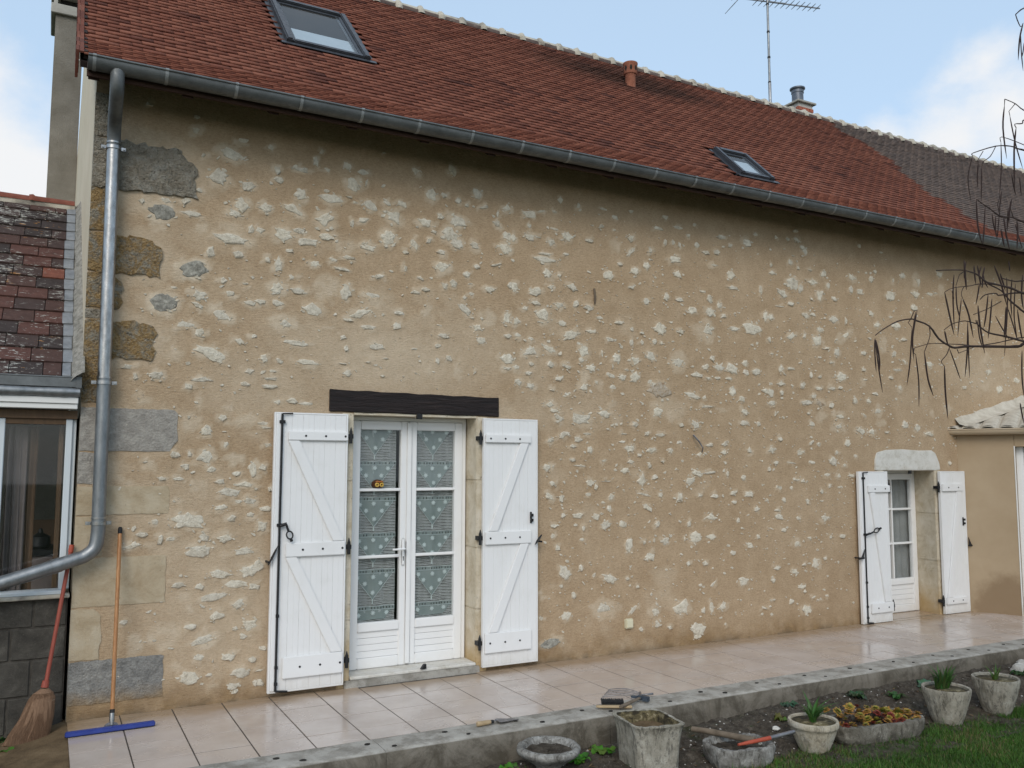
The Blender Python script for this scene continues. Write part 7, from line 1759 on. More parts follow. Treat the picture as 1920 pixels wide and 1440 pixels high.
# ------------------------------------------------------------------ lace curtains behind the glazed door
def flower_mesh():
    m_ = MB()
    vs_ = [(0, -.0006, 0)]
    for q in range(16):
        an = 2 * math.pi * q / 16
        r_ = .0245 if q % 2 == 0 else .012
        vs_.append((r_ * math.cos(an), 0, r_ * math.sin(an)))
    m_.add(vs_, [(0, 1 + q, 1 + (q + 1) % 16) for q in range(16)])
    return m_.mesh('flower', recalc=False)
FLOWER = flower_mesh()
def lace(x0, x1, y, ztop, zbot, label, seed):
    rg_ = random.Random(seed)
    root = empty('lace_curtain', ((x0 + x1) / 2, y, ztop), label, 'curtain')
    wav = lambda x, z: .006 * math.sin((x - x0) * 40 + z * 2.2 + seed) + .004 * math.sin((x - x0) * 95 + z)
    # net: drawn threads
    net = MB()
    z = zbot
    row = 0
    ns = 12
    def hstrip(z, t_):
        vs_, fs_ = [], []
        for k in range(ns + 1):
            x = x0 + (x1 - x0) * k / ns
            zz_ = z + .003 * math.sin(k * .9 + z * 30)
            vs_ += [(x, y + wav(x, z), zz_ - t_ / 2), (x, y + wav(x, z), zz_ + t_ / 2)]
        net.add(vs_, [(2 * k, 2 * k + 2, 2 * k + 3, 2 * k + 1) for k in range(ns)])
    while z < ztop:
        hstrip(z, .0036)
        hstrip(z + .0085, .0030)
        zt = min(z + .0275, ztop)
        x = x0 + .003
        while x < x1:
            yv = y + wav(x, z)
            net.add([(x - .0013, yv, z + .0085), (x + .0013, yv, z + .0085), (x + .0013, yv, zt), (x - .0013, yv, zt)], [(0, 1, 2, 3)])
            x += .0084
        z += .0275
    net.build('net', M['white_thread'], root)
    per = .302
    tops = [ztop, 1.748, 1.447, 1.146, .845, .544]
    xm = (x0 + x1) / 2 - .01
    for k, zt in enumerate(tops):
        hgt = .235 if k == 0 else .215
        zb = zt - hgt
        # banner-shaped voile panel
        lower = max(zb, zbot + .01)
        vs_, fs_ = [], []
        nr = 8
        for r_ in range(nr + 1):
            v_ = r_ / nr
            z_ = zt + (lower - zt) * v_
            wd = 1 - (zt - z_) / hgt
            for q in range(9):
                x = xm + ((x0 + .004 if q < 4 else x1 - .02) - xm) * abs(q - 4) / 4 * wd
                vs_.append((x, y - .004 + wav(x, z_), z_))
        for r_ in range(nr):
            for q in range(8):
                fs_.append((r_ * 9 + q, r_ * 9 + q + 1, (r_ + 1) * 9 + q + 1, (r_ + 1) * 9 + q))
        pan = MB().add(vs_, fs_).build('voile_panel', M['sage_voile'], root, smooth=True)
        # corded edge
        pts = [(x0 + .004, y - .006 + wav(x0, zt), zt), (xm, y - .006 + wav(xm, lower), zb), (x1 - .02, y - .006 + wav(x1, zt), zt)]
        if zb > zbot:
            MB().tube([pts[0], pts[1]], .0018, 5).tube([pts[1], pts[2]], .0018, 5).tube([(xm, y - .006, zb), (xm, y - .006, zb - .035)], .0055, 6).build('cord_edge', M['pale_motif'], pan)
        if k:
            vs_, fs_ = [], []
            for q in range(13):
                x = x0 + (x1 - x0) * q / 12
                vs_ += [(x, y - .003 + wav(x, zt), zt + .002), (x, y - .003 + wav(x, zt), zt + .030)]
            MB().add(vs_, [(2 * q, 2 * q + 2, 2 * q + 3, 2 * q + 1) for q in range(12)]).build('ribbon_band', M['sage_voile'], pan)
            e_ = MB()
            for q in range(14):
                x = x0 + (x1 - x0) * (q + .5) / 14
                yv = y - .0045 + wav(x, zt)
                e_.add([(x - .0035, yv, zt + .008), (x + .0035, yv, zt + .008), (x + .0035, yv, zt + .024), (x - .0035, yv, zt + .024)], [(0, 1, 2, 3)])
            e_.build('eyelet', M['hole_dark'], pan)  # dark patches painted on the band for the dim openings
            b_ = MB()
            for zz_ in (zt + .002, zt + .030):
                b_.tube([(x0 + (x1 - x0) * q / 12, y - .0055 + wav(x0 + (x1 - x0) * q / 12, zt), zz_) for q in range(13)], .0016, 4)
            b_.build('cord_edge', M['pale_motif'], pan)
        for (u, v_) in ((-.70, .14), (.0, .13), (.66, .12), (-.38, .40), (.36, .40), (.0, .72)):
            z_ = zt - hgt * v_
            if z_ < zbot + .02:
                continue
            x = xm + u * (x1 - x0) / 2 + rg_.uniform(-.008, .008)
            o = put('flower', FLOWER, M['pale_motif'], pan)
            o.location = (x, y - .010 + wav(x, z_), z_ + rg_.uniform(-.006, .006))
            o.rotation_euler = (0, rg_.uniform(0, 1), 0)
lace(2.322, 2.690, .226, 2.066, .458, 'sage green lace curtain with white daisies behind the door leaf that carries the lever handle', 1)
lace(2.857, 3.222, .226, 2.066, .458, 'sage green lace curtain with white daisies behind the door leaf without a handle', 2)
orn = empty('ornament', (2.522, .212, 1.553), 'small round orange ornament with two yellow rings standing on the door glazing bar', 'ornament')
MB().lathe([(.030, 0), (.046, .008), (.056, .028), (.050, .052), (.030, .070), (0, .075)], (2.522, .213, 1.5535), 18).build('body', M['brown_glaze'], orn, smooth=True)
for sg in (-1, 1):
    ring = [(2.522 + sg * .020 + .013 * math.cos(2 * math.pi * q / 14), .213 - .052, 1.583 + .013 * math.sin(2 * math.pi * q / 14)) for q in range(15)]
    MB().tube(ring, .0065, 7).build('ring', M['yellow_glaze'], orn, smooth=True)
MB().tube([(2.49, .163, 1.606), (2.505, .160, 1.612), (2.522, .159, 1.606), (2.54, .160, 1.612), (2.555, .163, 1.606)], .007, 7).build('crest', M['orange_glaze'], orn, smooth=True)

# ------------------------------------------------------------------ brooms
sq = empty('squeegee', (.50, -.36, 0), 'floor squeegee with varnished wooden handle and blue blade leaning on the corner stones', 'squeegee')
h0, h1 = Vector((.508, -.352, .098)), Vector((.530, -.035, 1.262))
MB().tube([h0, h0.lerp(h1, .5), h1], .0135, 12).build('handle', M['varnished_wood'], sq, smooth=50)
d_ = (h1 - h0).normalized()
MB().tube([h1 + d_ * .0005, h1 + d_ * .04, h1 + d_ * .048], [.0148, .0145, .009], 12).build('grip_cap', M['dark_rubber'], sq, smooth=50)
MB().tube([h0 - d_ * .062, h0 - d_ * .03, h0 + d_ * .012], [.012, .017, .0165], 12).build('ferrule', M['galvanised'], sq, smooth=50)
MB().tube([h0 + d_ * .0125, h0 + d_ * .036], .0155, 12).build('ferrule_ring', M['dark_rubber'], sq, smooth=50)
c = Vector((.505, -.370, .030))
m_ = MB()
arc = [Vector((c.x + .045 * math.cos(math.pi * q / 8), c.y + .006, .028 + .030 * math.sin(math.pi * q / 8))) for q in range(9)]
m_.prism(arc, (0, -.006, 0)).build('bracket', M['steel_worn'], sq)
b0, b1 = Vector((.232, -.400, .021)), Vector((.772, -.386, .021))
MB().bar(b0, b1, .040, .030).build('blade_holder', M['blue_plastic'], sq, bevel=.006, segs=2)
MB().bar(b0 + Vector((0, .004, -.016)), b1 + Vector((0, .004, -.016)), .008, .010).build('rubber_blade', M['dark_rubber'], sq)
br = empty('broom', (.03, -.17, -.05), 'worn straw broom with long red handle leaning against the dark block wall', 'broom')
h0, h1 = Vector((.112, -.135, .300)), Vector((.229, -.034, 1.195))
MB().tube([h0, h0.lerp(h1, .3), h0.lerp(h1, .7), h1], [.0135, .013, .0132, .013], 12).build('handle', M['red_handle'], br, smooth=50)
m_ = MB()
m_.tube([h1 - (h1 - h0).normalized() * .05, h1 + (h1 - h0).normalized() * .002], .0165, 12).build('handle_sleeve', M['red_paint'], br, smooth=50)
MB().tube([(.112, -.135, .318), (.106, -.138, .276)], [.021, .024], 12).build('collar', M['red_handle'], br, smooth=50)
hd = MB()
vs_, fs_ = [], []
prof_b = [(.27, .106, .024, .022), (.245, .100, .055, .034), (.21, .093, .075, .040), (.16, .082, .085, .042), (.09, .066, .098, .044), (.0, .03, .118, .046), (-.055, .010, .128, .046)]
rg_ = random.Random(3)
sgm = 40
for i, (z, cx, hw, ht) in enumerate(prof_b):
    for q in range(sgm):
        an = 2 * math.pi * q / sgm
        rr = 1 + (rg_.uniform(-.05, .05) if i > 2 else 0)
        vs_.append((cx + hw * rr * math.cos(an), -.145 - .03 * (i / 6) + ht * rr * math.sin(an), z + (rg_.uniform(-.012, .012) if i == 6 else 0)))
for i in range(len(prof_b) - 1):
    for q in range(sgm):
        fs_.append((i * sgm + q, i * sgm + (q + 1) % sgm, (i + 1) * sgm + (q + 1) % sgm, (i + 1) * sgm + q))
fs_.append(tuple(reversed(range(sgm))))
fs_.append(tuple(range(6 * sgm, 7 * sgm)))
hd.add(vs_, fs_).build('straw_head', M['straw'], br, smooth=40)
st = MB()
for q in range(240):
    an = rg_.uniform(math.pi, 2 * math.pi)
    u = math.cos(an)
    pts = []
    for (z, cx, hw, ht) in prof_b[1:]:
        pts.append((cx + hw * 1.01 * u + rg_.uniform(-.003, .003), -.147 - .03 * ((.27 - z) / .33) + ht * 1.03 * math.sin(an), z))
    st.tube(pts, .0014, 3, caps=False)
o = st.build('straw', M['straw'], br)
o['kind'] = 'stuff'
for zc, cx, hw, ht in ((.19, .089, .081, .043), (.165, .083, .087, .045), (.148, .079, .09, .046)):
    ring = [(cx + hw * math.cos(2 * math.pi * q / 30), -.152 + ht * math.sin(2 * math.pi * q / 30), zc + .006 * math.cos(2 * math.pi * q / 30)) for q in range(31)]
    MB().tube(ring, .0024, 5).build('binding', M['straw_binding'], br, smooth=True)

# ------------------------------------------------------------------ tools left on the kerb
tr = empty('trowel', (2.83, -1.43, .005), 'small pointing trowel with pale wooden handle lying on the kerb', 'trowel')
a, b = Vector((2.672, -1.430, .022)), Vector((2.776, -1.425, .022))
MB().tube([a, a.lerp(b, .06), a.lerp(b, .3), a.lerp(b, .8), b], [.013, .0175, .0165, .0155, .0125], 12).build('handle', M['raw_wood'], tr, smooth=50)
MB().tube([b + Vector((.0005, 0, 0)), b + Vector((.022, 0, 0))], [.0135, .012], 12).build('ferrule', M['black_iron'], tr, smooth=50)
MB().tube([b + Vector((.022, 0, 0)), b + Vector((.040, .001, .008)), b + Vector((.052, .002, -.004))], .0048, 8).build('tang', M['steel_worn'], tr, smooth=50)
p = Vector((2.826, -1.424, .0105))
MB().prism([p + Vector(q) for q in ((0, -.036, .012), (.02, -.046, .011), (.165, -.004, .0), (.172, .004, 0), (.06, .040, .008), (.02, .044, .012), (0, .030, .014))], (0, 0, .0022)).build('blade', M['steel_worn'], tr)

bh_ = empty('wire_brush', (3.74, -1.43, .005), 'dark bristled wooden hand brush lying on the kerb under the hammer handle', 'brush')
e0, e1 = Vector((3.62, -1.440, .012)), Vector((3.835, -1.560, .012))
dd = (e1 - e0).normalized()
nn_ = Vector((-dd.y, dd.x, 0))
MB().prism([e0 + q for q in (dd * 0 - nn_ * .006, dd * .03 - nn_ * .016, dd * .26 - nn_ * .020, dd * .26 + nn_ * .020, dd * .03 + nn_ * .018, dd * 0 + nn_ * .008)], (0, 0, .016)).build('brush_back', M['raw_wood'], bh_, bevel=.004)
bb = MB()
rg_ = random.Random(9)
for i in range(34):
    for j in range(5):
        base_ = e0 + dd * (.045 + .158 * i / 33) + nn_ * (.024 + .003 * j) + Vector((0, 0, .010 + .005 * j))
        tip = base_ + nn_ * (.050 + rg_.uniform(-.004, .004)) + Vector((rg_.uniform(-.003, .003), 0, .012))
        bb.tube([base_, tip], .0022, 4)
o = bb.build('bristles', M['bristle'], bh_)
o['kind'] = 'stuff'
hm = empty('hammer', (3.93, -1.50, .01), 'hammer with worn wooden handle and blue grey head lying across the brush on the kerb', 'hammer')
a, b = Vector((3.735, -1.585, .038)), Vector((4.035, -1.425, .030))
MB().tube([a, a.lerp(b, .3), a.lerp(b, .7), b], [.015, .0155, .012, .011], 12, flat=.8).build('handle', M['grey_wood'], hm, smooth=50)
ax = (b - a).normalized()
pp_ = Vector((-ax.y, ax.x, 0))
c = b - ax * .018
MB().obox(c + Vector((0, 0, .002)), ax * .018, pp_ * .020, Vector((0, 0, .017))).obox(c - pp_ * .045, ax * .017, pp_ * .026, Vector((0, 0, .019))).obox(c + pp_ * .048, ax * .012, pp_ * .028, Vector((0, 0, .009))).build('head', M['blue_steel'], hm, bevel=.005, segs=2)
fk = empty('hand_rake', (3.98, -1.27, .01), 'small rusty hand rake with bent steel tines lying behind the brush', 'rake')
q0 = Vector((4.07, -1.36, .014))
for k in range(5):
    s0 = q0 + Vector((.018 * k, .030 * k - .02, 0))
    e_ = Vector((3.80 + .045 * k, -1.235 + .042 * k, .006))
    MB().tube(smooth_path([s0, s0.lerp(e_, .4) + Vector((0, 0, .022)), s0.lerp(e_, .85) + Vector((0, 0, .014)), e_], 4), .0034, 6).build('tine', M['steel_worn'], fk, smooth=True)
MB().tube([q0 + Vector((-.01, -.04, 0)), q0 + Vector((.09, .12, 0))], .006, 8).build('crossbar', M['steel_worn'], fk, smooth=True)
MB().tube([q0 + Vector((.035, .03, .002)), q0 + Vector((.12, -.005, .010))], .008, 8).build('socket', M['steel_worn'], fk, smooth=True)

# ------------------------------------------------------------------ pots
def blades(mb, base, n, L, w, rg_, spread=1.0, cols=((.035, .085, .018), (.055, .13, .03)), lean=.6, seg=5):
    for k in range(n):
        an = rg_.uniform(0, 2 * math.pi)
        l = L * rg_.uniform(.6, 1.1)
        le = lean * rg_.uniform(.3, 1.2)
        dr = Vector((math.cos(an), math.sin(an), 0))
        sd = Vector((-dr.y, dr.x, 0))
        c0 = Vector(base) + dr * rg_.uniform(0, .012) * spread + sd * rg_.uniform(-.012, .012) * spread
        col = tuple(cols[0][i] + (cols[1][i] - cols[0][i]) * rg_.random() for i in range(3))
        vs_, fs_ = [], []
        for i in range(seg + 1):
            t_ = i / seg
            p = c0 + dr * l * le * t_ ** 1.7 + Vector((0, 0, l * (t_ - .28 * le * t_ ** 2.6)))
            wd = w * (1 - t_ ** 2.2) * (.6 + .8 * min(1, t_ * 3)) * .5
            vs_ += [p - sd * wd + Vector((0, 0, wd * .4)), p, p + sd * wd + Vector((0, 0, wd * .4))]
        for i in range(seg):
            for q in (0, 1):
                fs_.append((i * 3 + q, (i + 1) * 3 + q, (i + 1) * 3 + q + 1, i * 3 + q + 1))
        mb.add(vs_, fs_, col)
def plant(name, base, clusters, label, cat, seed, **kw):
    rg_ = random.Random(seed)
    root = empty(name, base, label, cat)
    for (dx, dy, n, L, w) in clusters:
        m_ = MB()
        blades(m_, (base[0] + dx, base[1] + dy, base[2]), n, L, w, rg_, **kw)
        m_.build('leaf_tuft', M['leaf'], root)
    return root
def round_pot(loc, r, rb, h, m, label, rim=True, seed=0, tilt=(0, 0)):
    t_ = empty('flower_pot', loc, label, 'flower pot')
    rgp = random.Random(seed)
    ph = rgp.uniform(0, 6)
    fl = lambda an, z: 1 + (.024 * abs(math.sin(13 * an)) - .012 if z < h * (.80 if rim else .92) and z > h * .04 else 0) + .012 * math.sin(3 * an + ph) + .008 * math.sin(7 * an + z * 9 + ph)
    prof = [(rb * .95, 0), (rb, h * .04)]
    for k in range(1, 9):
        u = k / 8
        prof.append((rb + (r * .95 - rb) * u ** .85, h * (.04 + .76 * u)))
    if rim:
        prof += [(r * .985, h * .815), (r * 1.0, h * .84), (r * 1.01, h * .95), (r * .99, h * .995), (r * .95, h)]
    else:
        prof += [(r * .98, h * .90), (r * 1.0, h * .97), (r * .985, h * 1.0), (r * .95, h)]
    prof += [(r * .89, h * .985), (r * .84, h * .80)]
    seg = 104
    o = MB().lathe(prof, loc, seg, wob=fl).build('pot_wall', M[m], t_, smooth=50)
    MB().lathe([(r * .872, h * .93), (r * .838, h * .84), (r * .80, h * .72)], loc, 40).build('pot_lining', M['pot_inside'], t_, smooth=True)
    vs_, fs_ = [], []
    m_ = MB()
    rr_ = [0, .25, .5, .75, 1.0]
    for i, q in enumerate(rr_):
        for k in range(24):
            an = 2 * math.pi * k / 24
            vs_.append((loc[0] + r * .83 * q * math.cos(an), loc[1] + r * .83 * q * math.sin(an), loc[2] + h * .76 + .012 * rgp.random()))
    for i in range(4):
        for k in range(24):
            fs_.append((i * 24 + k, i * 24 + (k + 1) % 24, (i + 1) * 24 + (k + 1) % 24, (i + 1) * 24 + k))
    m_.add(vs_, fs_).build('potting_soil', M['soil'], t_, smooth=True)
    return t_
PA, PB, PC = (4.870, -2.300, -.245), (6.265, -2.335, -.235), (6.905, -2.325, -.235)
round_pot(PA, .170, .088, .228, 'pot_clean', 'fluted cream cast stone pot with a chipped white rim beside the rosette trough', True, 1)
round_pot(PB, .176, .100, .285, 'pot_stone', 'grey fluted cast stone pot standing just beyond the rosette trough', False, 2)
round_pot(PC, .176, .098, .285, 'pot_stone', 'grey cast stone pot farthest from the trowel with thin green shoots', False, 3)
plant('bulb_plant', (PA[0], PA[1], PA[2] + .20), [(-.01, .0, 13, .20, .021), (.02, .02, 10, .21, .019), (-.02, -.02, 7, .16, .018)], 'green strap leaved plant growing in the cream fluted pot', 'plant', 4, lean=.9)
plant('bulb_plant', (PB[0] - .01, PB[1] + .02, PB[2] + .235), [(0, 0, 24, .22, .017), (.05, .0, 20, .20, .016), (-.03, .02, 15, .19, .015)], 'bushy upright green plant growing in the grey fluted pot', 'plant', 5, lean=.55)
plant('bulb_plant', (PC[0] - .01, PC[1], PC[2] + .235), [(0, 0, 9, .175, .011), (.02, .01, 7, .15, .010)], 'sparse thin green shoots growing in the farthest grey pot', 'plant', 6, lean=.7, cols=((.05, .10, .02), (.10, .16, .04)))

# square pot
sqp = empty('square_planter', (3.65, -2.01, -.22), 'large square grey cast stone planter with black pitting in front of the kerb', 'planter')
top4 = [Vector((3.507, -1.769, .08)), Vector((3.845, -1.860, .08)), Vector((3.794, -2.249, .08)), Vector((3.449, -2.169, .08))]
cen = sum(top4, Vector()) / 4
def ringpts(k, z, n=14, round_=.10):
    out = []
    for i in range(4):
        a, b = top4[i], top4[(i + 1) % 4]
        for q in range(n):
            u = q / n
            p = a.lerp(b, u)
            p = cen + (p - cen) * k * (1 - round_ * (abs(u - .5) * 2) ** 8)
            out.append(Vector((p.x, p.y, z)))
    return out
rg_ = random.Random(12)
levels = [(.80, -.245), (.815, -.2), (.84, -.12), (.885, -.02), (.925, .035), (.975, .065), (1.0, .070), (1.0, .081), (.965, .084), (.885, .080), (.845, .03), (.82, -.01)]
vs_, fs_ = [], []
L_ = 56
for (k, z) in levels:
    for i, p in enumerate(ringpts(k, z)):
        j = .0025 if z < .06 else .003
        vs_.append((p.x + rg_.uniform(-j, j), p.y + rg_.uniform(-j, j), z + rg_.uniform(-j, j)))
for a in range(len(levels) - 1):
    for i in range(L_):
        fs_.append((a * L_ + i, a * L_ + (i + 1) % L_, (a + 1) * L_ + (i + 1) % L_, (a + 1) * L_ + i))
MB().add(vs_[:9 * L_ + L_], [f for f in fs_ if max(f) < 10 * L_]).build('pot_wall', M['pot_stone'], sqp, smooth=45)
lin_ = ringpts(.882, .078) + ringpts(.845, .02) + ringpts(.815, -.03)
MB().add(lin_, [(a * L_ + i, a * L_ + (i + 1) % L_, (a + 1) * L_ + (i + 1) % L_, (a + 1) * L_ + i) for a in (0, 1) for i in range(L_)]).build('pot_lining', M['pot_inside'], sqp, smooth=True)
vs_ = [Vector((cen.x, cen.y, .012))]
for k in (.25, .5, .72, .84):
    vs_ += [Vector((p.x, p.y, .004 + .02 * rg_.random() * (1 - k * .6))) for p in ringpts(k, 0)]
fs_ = [(0, 1 + i, 1 + (i + 1) % L_) for i in range(L_)] + [(1 + a * L_ + i, 1 + a * L_ + (i + 1) % L_, 1 + (a + 1) * L_ + (i + 1) % L_, 1 + (a + 1) * L_ + i) for a in range(3) for i in range(L_)]
MB().add(vs_, fs_).build('potting_soil', M['damp_earth'], sqp, smooth=True)
# bowl
bw = empty('bird_bath', (2.985, -1.842, -.25), 'low round lichen blackened stone bowl on a short foot beside the kerb', 'stone bowl')
fl = lambda an, z: 1 + .014 * math.sin(5 * an) + .012 * math.sin(11 * an + 1)
MB().lathe([(.115, 0), (.10, .03), (.075, .06), (.085, .09), (.135, .125), (.180, .155), (.200, .172), (.207, .190), (.203, .205), (.188, .213), (.168, .210), (.154, .190), (.150, .155)], (2.985, -1.842, -.255), 72, wob=fl).build('bowl_wall', M['pot_black'], bw, smooth=50)
vs_, fs_ = [], []
for i, q in enumerate((0, .3, .6, .85, 1.0)):
    for k in range(28):
        an = 2 * math.pi * k / 28
        vs_.append((2.985 + .152 * q * math.cos(an), -1.842 + .152 * q * math.sin(an), -.086 + .016 * random.random()))
for i in range(4):
    for k in range(28):
        fs_.append((i * 28 + k, i * 28 + (k + 1) % 28, (i + 1) * 28 + (k + 1) % 28, (i + 1) * 28 + k))
MB().add(vs_, fs_).build('bowl_soil', M['soil'], bw, smooth=True)

# stone troughs
def trough(loc, L, W, H, rz, m, label, seed, wall_=.045, round_=.55):
    root = empty('stone_trough', loc, label, 'trough')
    rg_ = random.Random(seed)
    n = 64
    cr, sr_ = math.cos(rz), math.sin(rz)
    def ring(k, z, inset=0.0, jit=.006):
        out = []
        for q in range(n):
            an = 2 * math.pi * q / n
            c_, s_ = math.cos(an), math.sin(an)
            e = 2 / (2 + 4 * (1 - round_))
            x = (L / 2 * k - inset) * math.copysign(abs(c_) ** e, c_)
            y = (W / 2 * k - inset) * math.copysign(abs(s_) ** e, s_)
            x += rg_.uniform(-jit, jit)
            y += rg_.uniform(-jit, jit)
            out.append((loc[0] + x * cr - y * sr_, loc[1] + x * sr_ + y * cr, loc[2] + z + rg_.uniform(-jit, jit) * .8))
        return out
    lv = [(.80, 0, 0), (.90, H * .2, 0), (.97, H * .5, 0), (1.0, H * .85, 0), (.995, H * .97, 0), (.97, H, .006), (1.0, H * .98, wall_), (.97, H * .6, wall_ + .01)]
    vs_, fs_ = [], []
    for (k, z, ins) in lv:
        vs_ += ring(k, z, ins)
    for a in range(len(lv) - 1):
        for q in range(n):
            fs_.append((a * n + q, a * n + (q + 1) % n, (a + 1) * n + (q + 1) % n, (a + 1) * n + q))
    MB().add(vs_, fs_).build('trough_wall', M[m], root, smooth=60)
    vs_ = []
    for k in (0, .3, .6, .85, 1.0):
        vs_ += [(loc[0] + (p[0] - loc[0]) * k, loc[1] + (p[1] - loc[1]) * k, p[2] + .010 * rg_.random()) for p in ring(.985, H * .72, wall_)]
    fs_ = [(a * n + q, a * n + (q + 1) % n, (a + 1) * n + (q + 1) % n, (a + 1) * n + q) for a in range(4) for q in range(n)]
    MB().add(vs_, fs_).build('trough_soil', M['soil'], root, smooth=True)
    return root
T1 = (5.50, -2.275, -.245)
trough(T1, .80, .36, .15, -.13, 'trough_stone', 'long grey stone trough filled with orange and green rosettes', 5)
T2 = (4.235, -2.235, -.25)
trough(T2, .46, .34, .155, -.18, 'pot_black', 'short black lichened stone trough with tool handles lying in it', 6, .035, .7)
# houseleeks
def rosette(seed):
    rg_ = random.Random(seed)
    m_ = MB()
    warm = rg_.random()
    for lay, (nl, ln, el) in enumerate(((9, .040, .15), (9, .034, .5), (7, .026, .85), (5, .016, 1.15))):
        for k in range(nl):
            an = 2 * math.pi * (k + .5 * lay) / nl + rg_.uniform(-.12, .12)
            l = ln * rg_.uniform(.85, 1.15)
            d = Vector((math.cos(an) * math.cos(el), math.sin(an) * math.cos(el), math.sin(el)))
            sd = Vector((-math.sin(an), math.cos(an), 0))
            upv = d.cross(sd) * -1
            w = l * .34
            b0 = Vector((0, 0, .006 + .004 * lay))
            p = [b0 - sd * w * .4, b0 + sd * w * .4, b0 + d * l * .6 + sd * w + upv * .004, b0 + d * l * .6 - sd * w + upv * .004, b0 + d * l + upv * .010]
            g_ = (.20 + .16 * warm, .22 + .05 * (1 - warm), .045)
            t_ = (.42, .16 + .08 * (1 - warm), .05)
            if warm > .85:
                g_, t_ = (.26, .06, .035), (.22, .03, .025)
            if lay > 1:
                t_ = tuple((a + b) / 2 for a, b in zip(g_, t_))
            m_.add(p, [(0, 1, 2, 3)], g_)
            m_.add(p, [(3, 2, 4)], t_)
    return m_.mesh('rosette', recalc=False)
ros = [rosette(s) for s in range(9)]
hl = empty('houseleek', (T1[0], T1[1], T1[2] + .11), 'clump of orange and yellow green houseleek rosettes growing in the long trough', 'succulent plant')
rg_ = random.Random(17)
cr, sr_ = math.cos(-.13), math.sin(-.13)
spots = []
tries = 0
while len(spots) < 62 and tries < 4000:
    tries += 1
    u, v_ = rg_.uniform(-.36, .37), rg_.uniform(-.135, .13)
    if (u / .38) ** 4 + (v_ / .145) ** 4 > 1:
        continue
    if v_ > .02 and (abs(u + .02) < .07 or u < -.24) and rg_.random() < .8:
        continue
    r_ = rg_.uniform(.7, 1.15)
    if all(math.hypot(u - a, v_ - b) > .030 * (r_ + c_) / 1.0 for a, b, c_ in spots):
        spots.append((u, v_, r_))
for (u, v_, r_) in spots:
    o = put('rosette', ros[rg_.randrange(9)], M['succulent'], hl)
    hz = .035 + .055 * math.exp(-((v_ - .03) / .09) ** 2) * (.5 + .5 * math.cos(u * 9)) + rg_.uniform(0, .03)
    if rg_.random() < .12:
        hz += .05
    o.location = (T1[0] + u * cr - v_ * sr_, T1[1] + u * sr_ + v_ * cr, T1[2] + .085 + hz)
    o.scale = (r_, r_, r_)
    o.rotation_euler = (rg_.uniform(-.2, .75), rg_.uniform(-.45, .45), rg_.uniform(0, 6))
m_ = MB()
for (u, v_, r_) in spots:
    x, y = T1[0] + u * cr - v_ * sr_, T1[1] + u * sr_ + v_ * cr
    m_.tube([(x, y, T1[2] + .09), (x, y, T1[2] + .12), (x, y, T1[2] + .150)], [.02, .016, .008], 6)
o = m_.build('stem', M['bark'], hl)
o['kind'] = 'stuff'

# tools lying in the small trough
tl = empty('tool_handle', (4.2, -2.1, -.09), 'thick grey wooden tool handle lying across the short trough', 'tool')
MB().tube(smooth_path([(4.135, -1.885, -.092), (4.165, -2.03, -.075), (4.21, -2.19, -.066), (4.262, -2.36, -.058)], 5), [.019] * 5 + [.021] * 5 + [.022] * 6, 12).build('shaft', M['grey_wood'], tl, smooth=50)
tl2 = empty('garden_tool', (4.4, -2.37, -.05), 'garden tool with red and bare grey metal shaft lying over the short trough', 'tool')
a, b, c = Vector((4.12, -2.356, -.066)), Vector((4.375, -2.384, -.052)), Vector((4.60, -2.378, -.044))
MB().tube([a, a.lerp(b, .25), b], [.008, .012, .0145], 12).build('red_shaft', M['red_paint'], tl2, smooth=50)
MB().tube([b, c], [.0140, .0135], 12).build('metal_socket', M['steel_worn'], tl2, smooth=50)

# ------------------------------------------------------------------ weeds and stones in the border
def leafy(name, base, n, L, label, seed, cols=((.05, .16, .012), (.10, .27, .03)), wide=.62, flat=.5):
    rg_ = random.Random(seed)
    root = empty(name, base, label, 'weed')
    for k in range(n):
        an = 2 * math.pi * k / n + rg_.uniform(-.3, .3)
        l = L * 1.3 * rg_.uniform(.65, 1.1)
        dr = Vector((math.cos(an), math.sin(an), 0))
        sd = Vector((-dr.y, dr.x, 0))
        col = tuple(cols[0][i] + (cols[1][i] - cols[0][i]) * rg_.random() for i in range(3))
        vs_, fs_ = [], []
        sg = 7
        rise = rg_.uniform(.35, 1.0) * flat
        for i in range(sg + 1):
            t_ = i / sg
            p = Vector(base) + dr * l * t_ + Vector((0, 0, l * (rise * t_ * 1.6 - rise * 1.1 * t_ * t_) + .012 * math.sin(t_ * 9 + k)))
            wd = l * wide * .5 * math.sin(math.pi * min(1, .08 + .90 * t_ ** .8)) * (1 + .16 * math.sin(i * 2.6 + k))
            vs_ += [p - sd * wd + Vector((0, 0, wd * .35 + rg_.uniform(-.006, .006))), p, p + sd * wd + Vector((0, 0, wd * .35 + rg_.uniform(-.006, .006)))]
        for i in range(sg):
            for q in (0, 1):
                fs_.append((i * 3 + q, (i + 1) * 3 + q, (i + 1) * 3 + q + 1, i * 3 + q + 1))
        MB().add(vs_, fs_, col).build('leaf', M['leaf'], root, smooth=True)
    return root
leafy('weed', (3.475, -1.735, -.20), 6, .085, 'bright green leafy weed partly behind the square planter', 1)
leafy('weed', (3.235, -1.80, -.20), 8, .080, 'bright green leafy weed between the stone bowl and the square planter', 2)
leafy('weed', (2.78, -1.74, -.215), 7, .09, 'bright green leafy weed at the foot of the kerb before the stone bowl', 3)
leafy('weed', (5.02, -1.84, -.16), 6, .06, 'small yellow green weed behind the cream fluted pot', 4, cols=((.06, .10, .015), (.12, .15, .03)))
leafy('weed', (5.30, -1.64, -.15), 8, .07, 'blue green weed close to the kerb behind the cream fluted pot', 5, cols=((.04, .09, .05), (.07, .13, .08)))
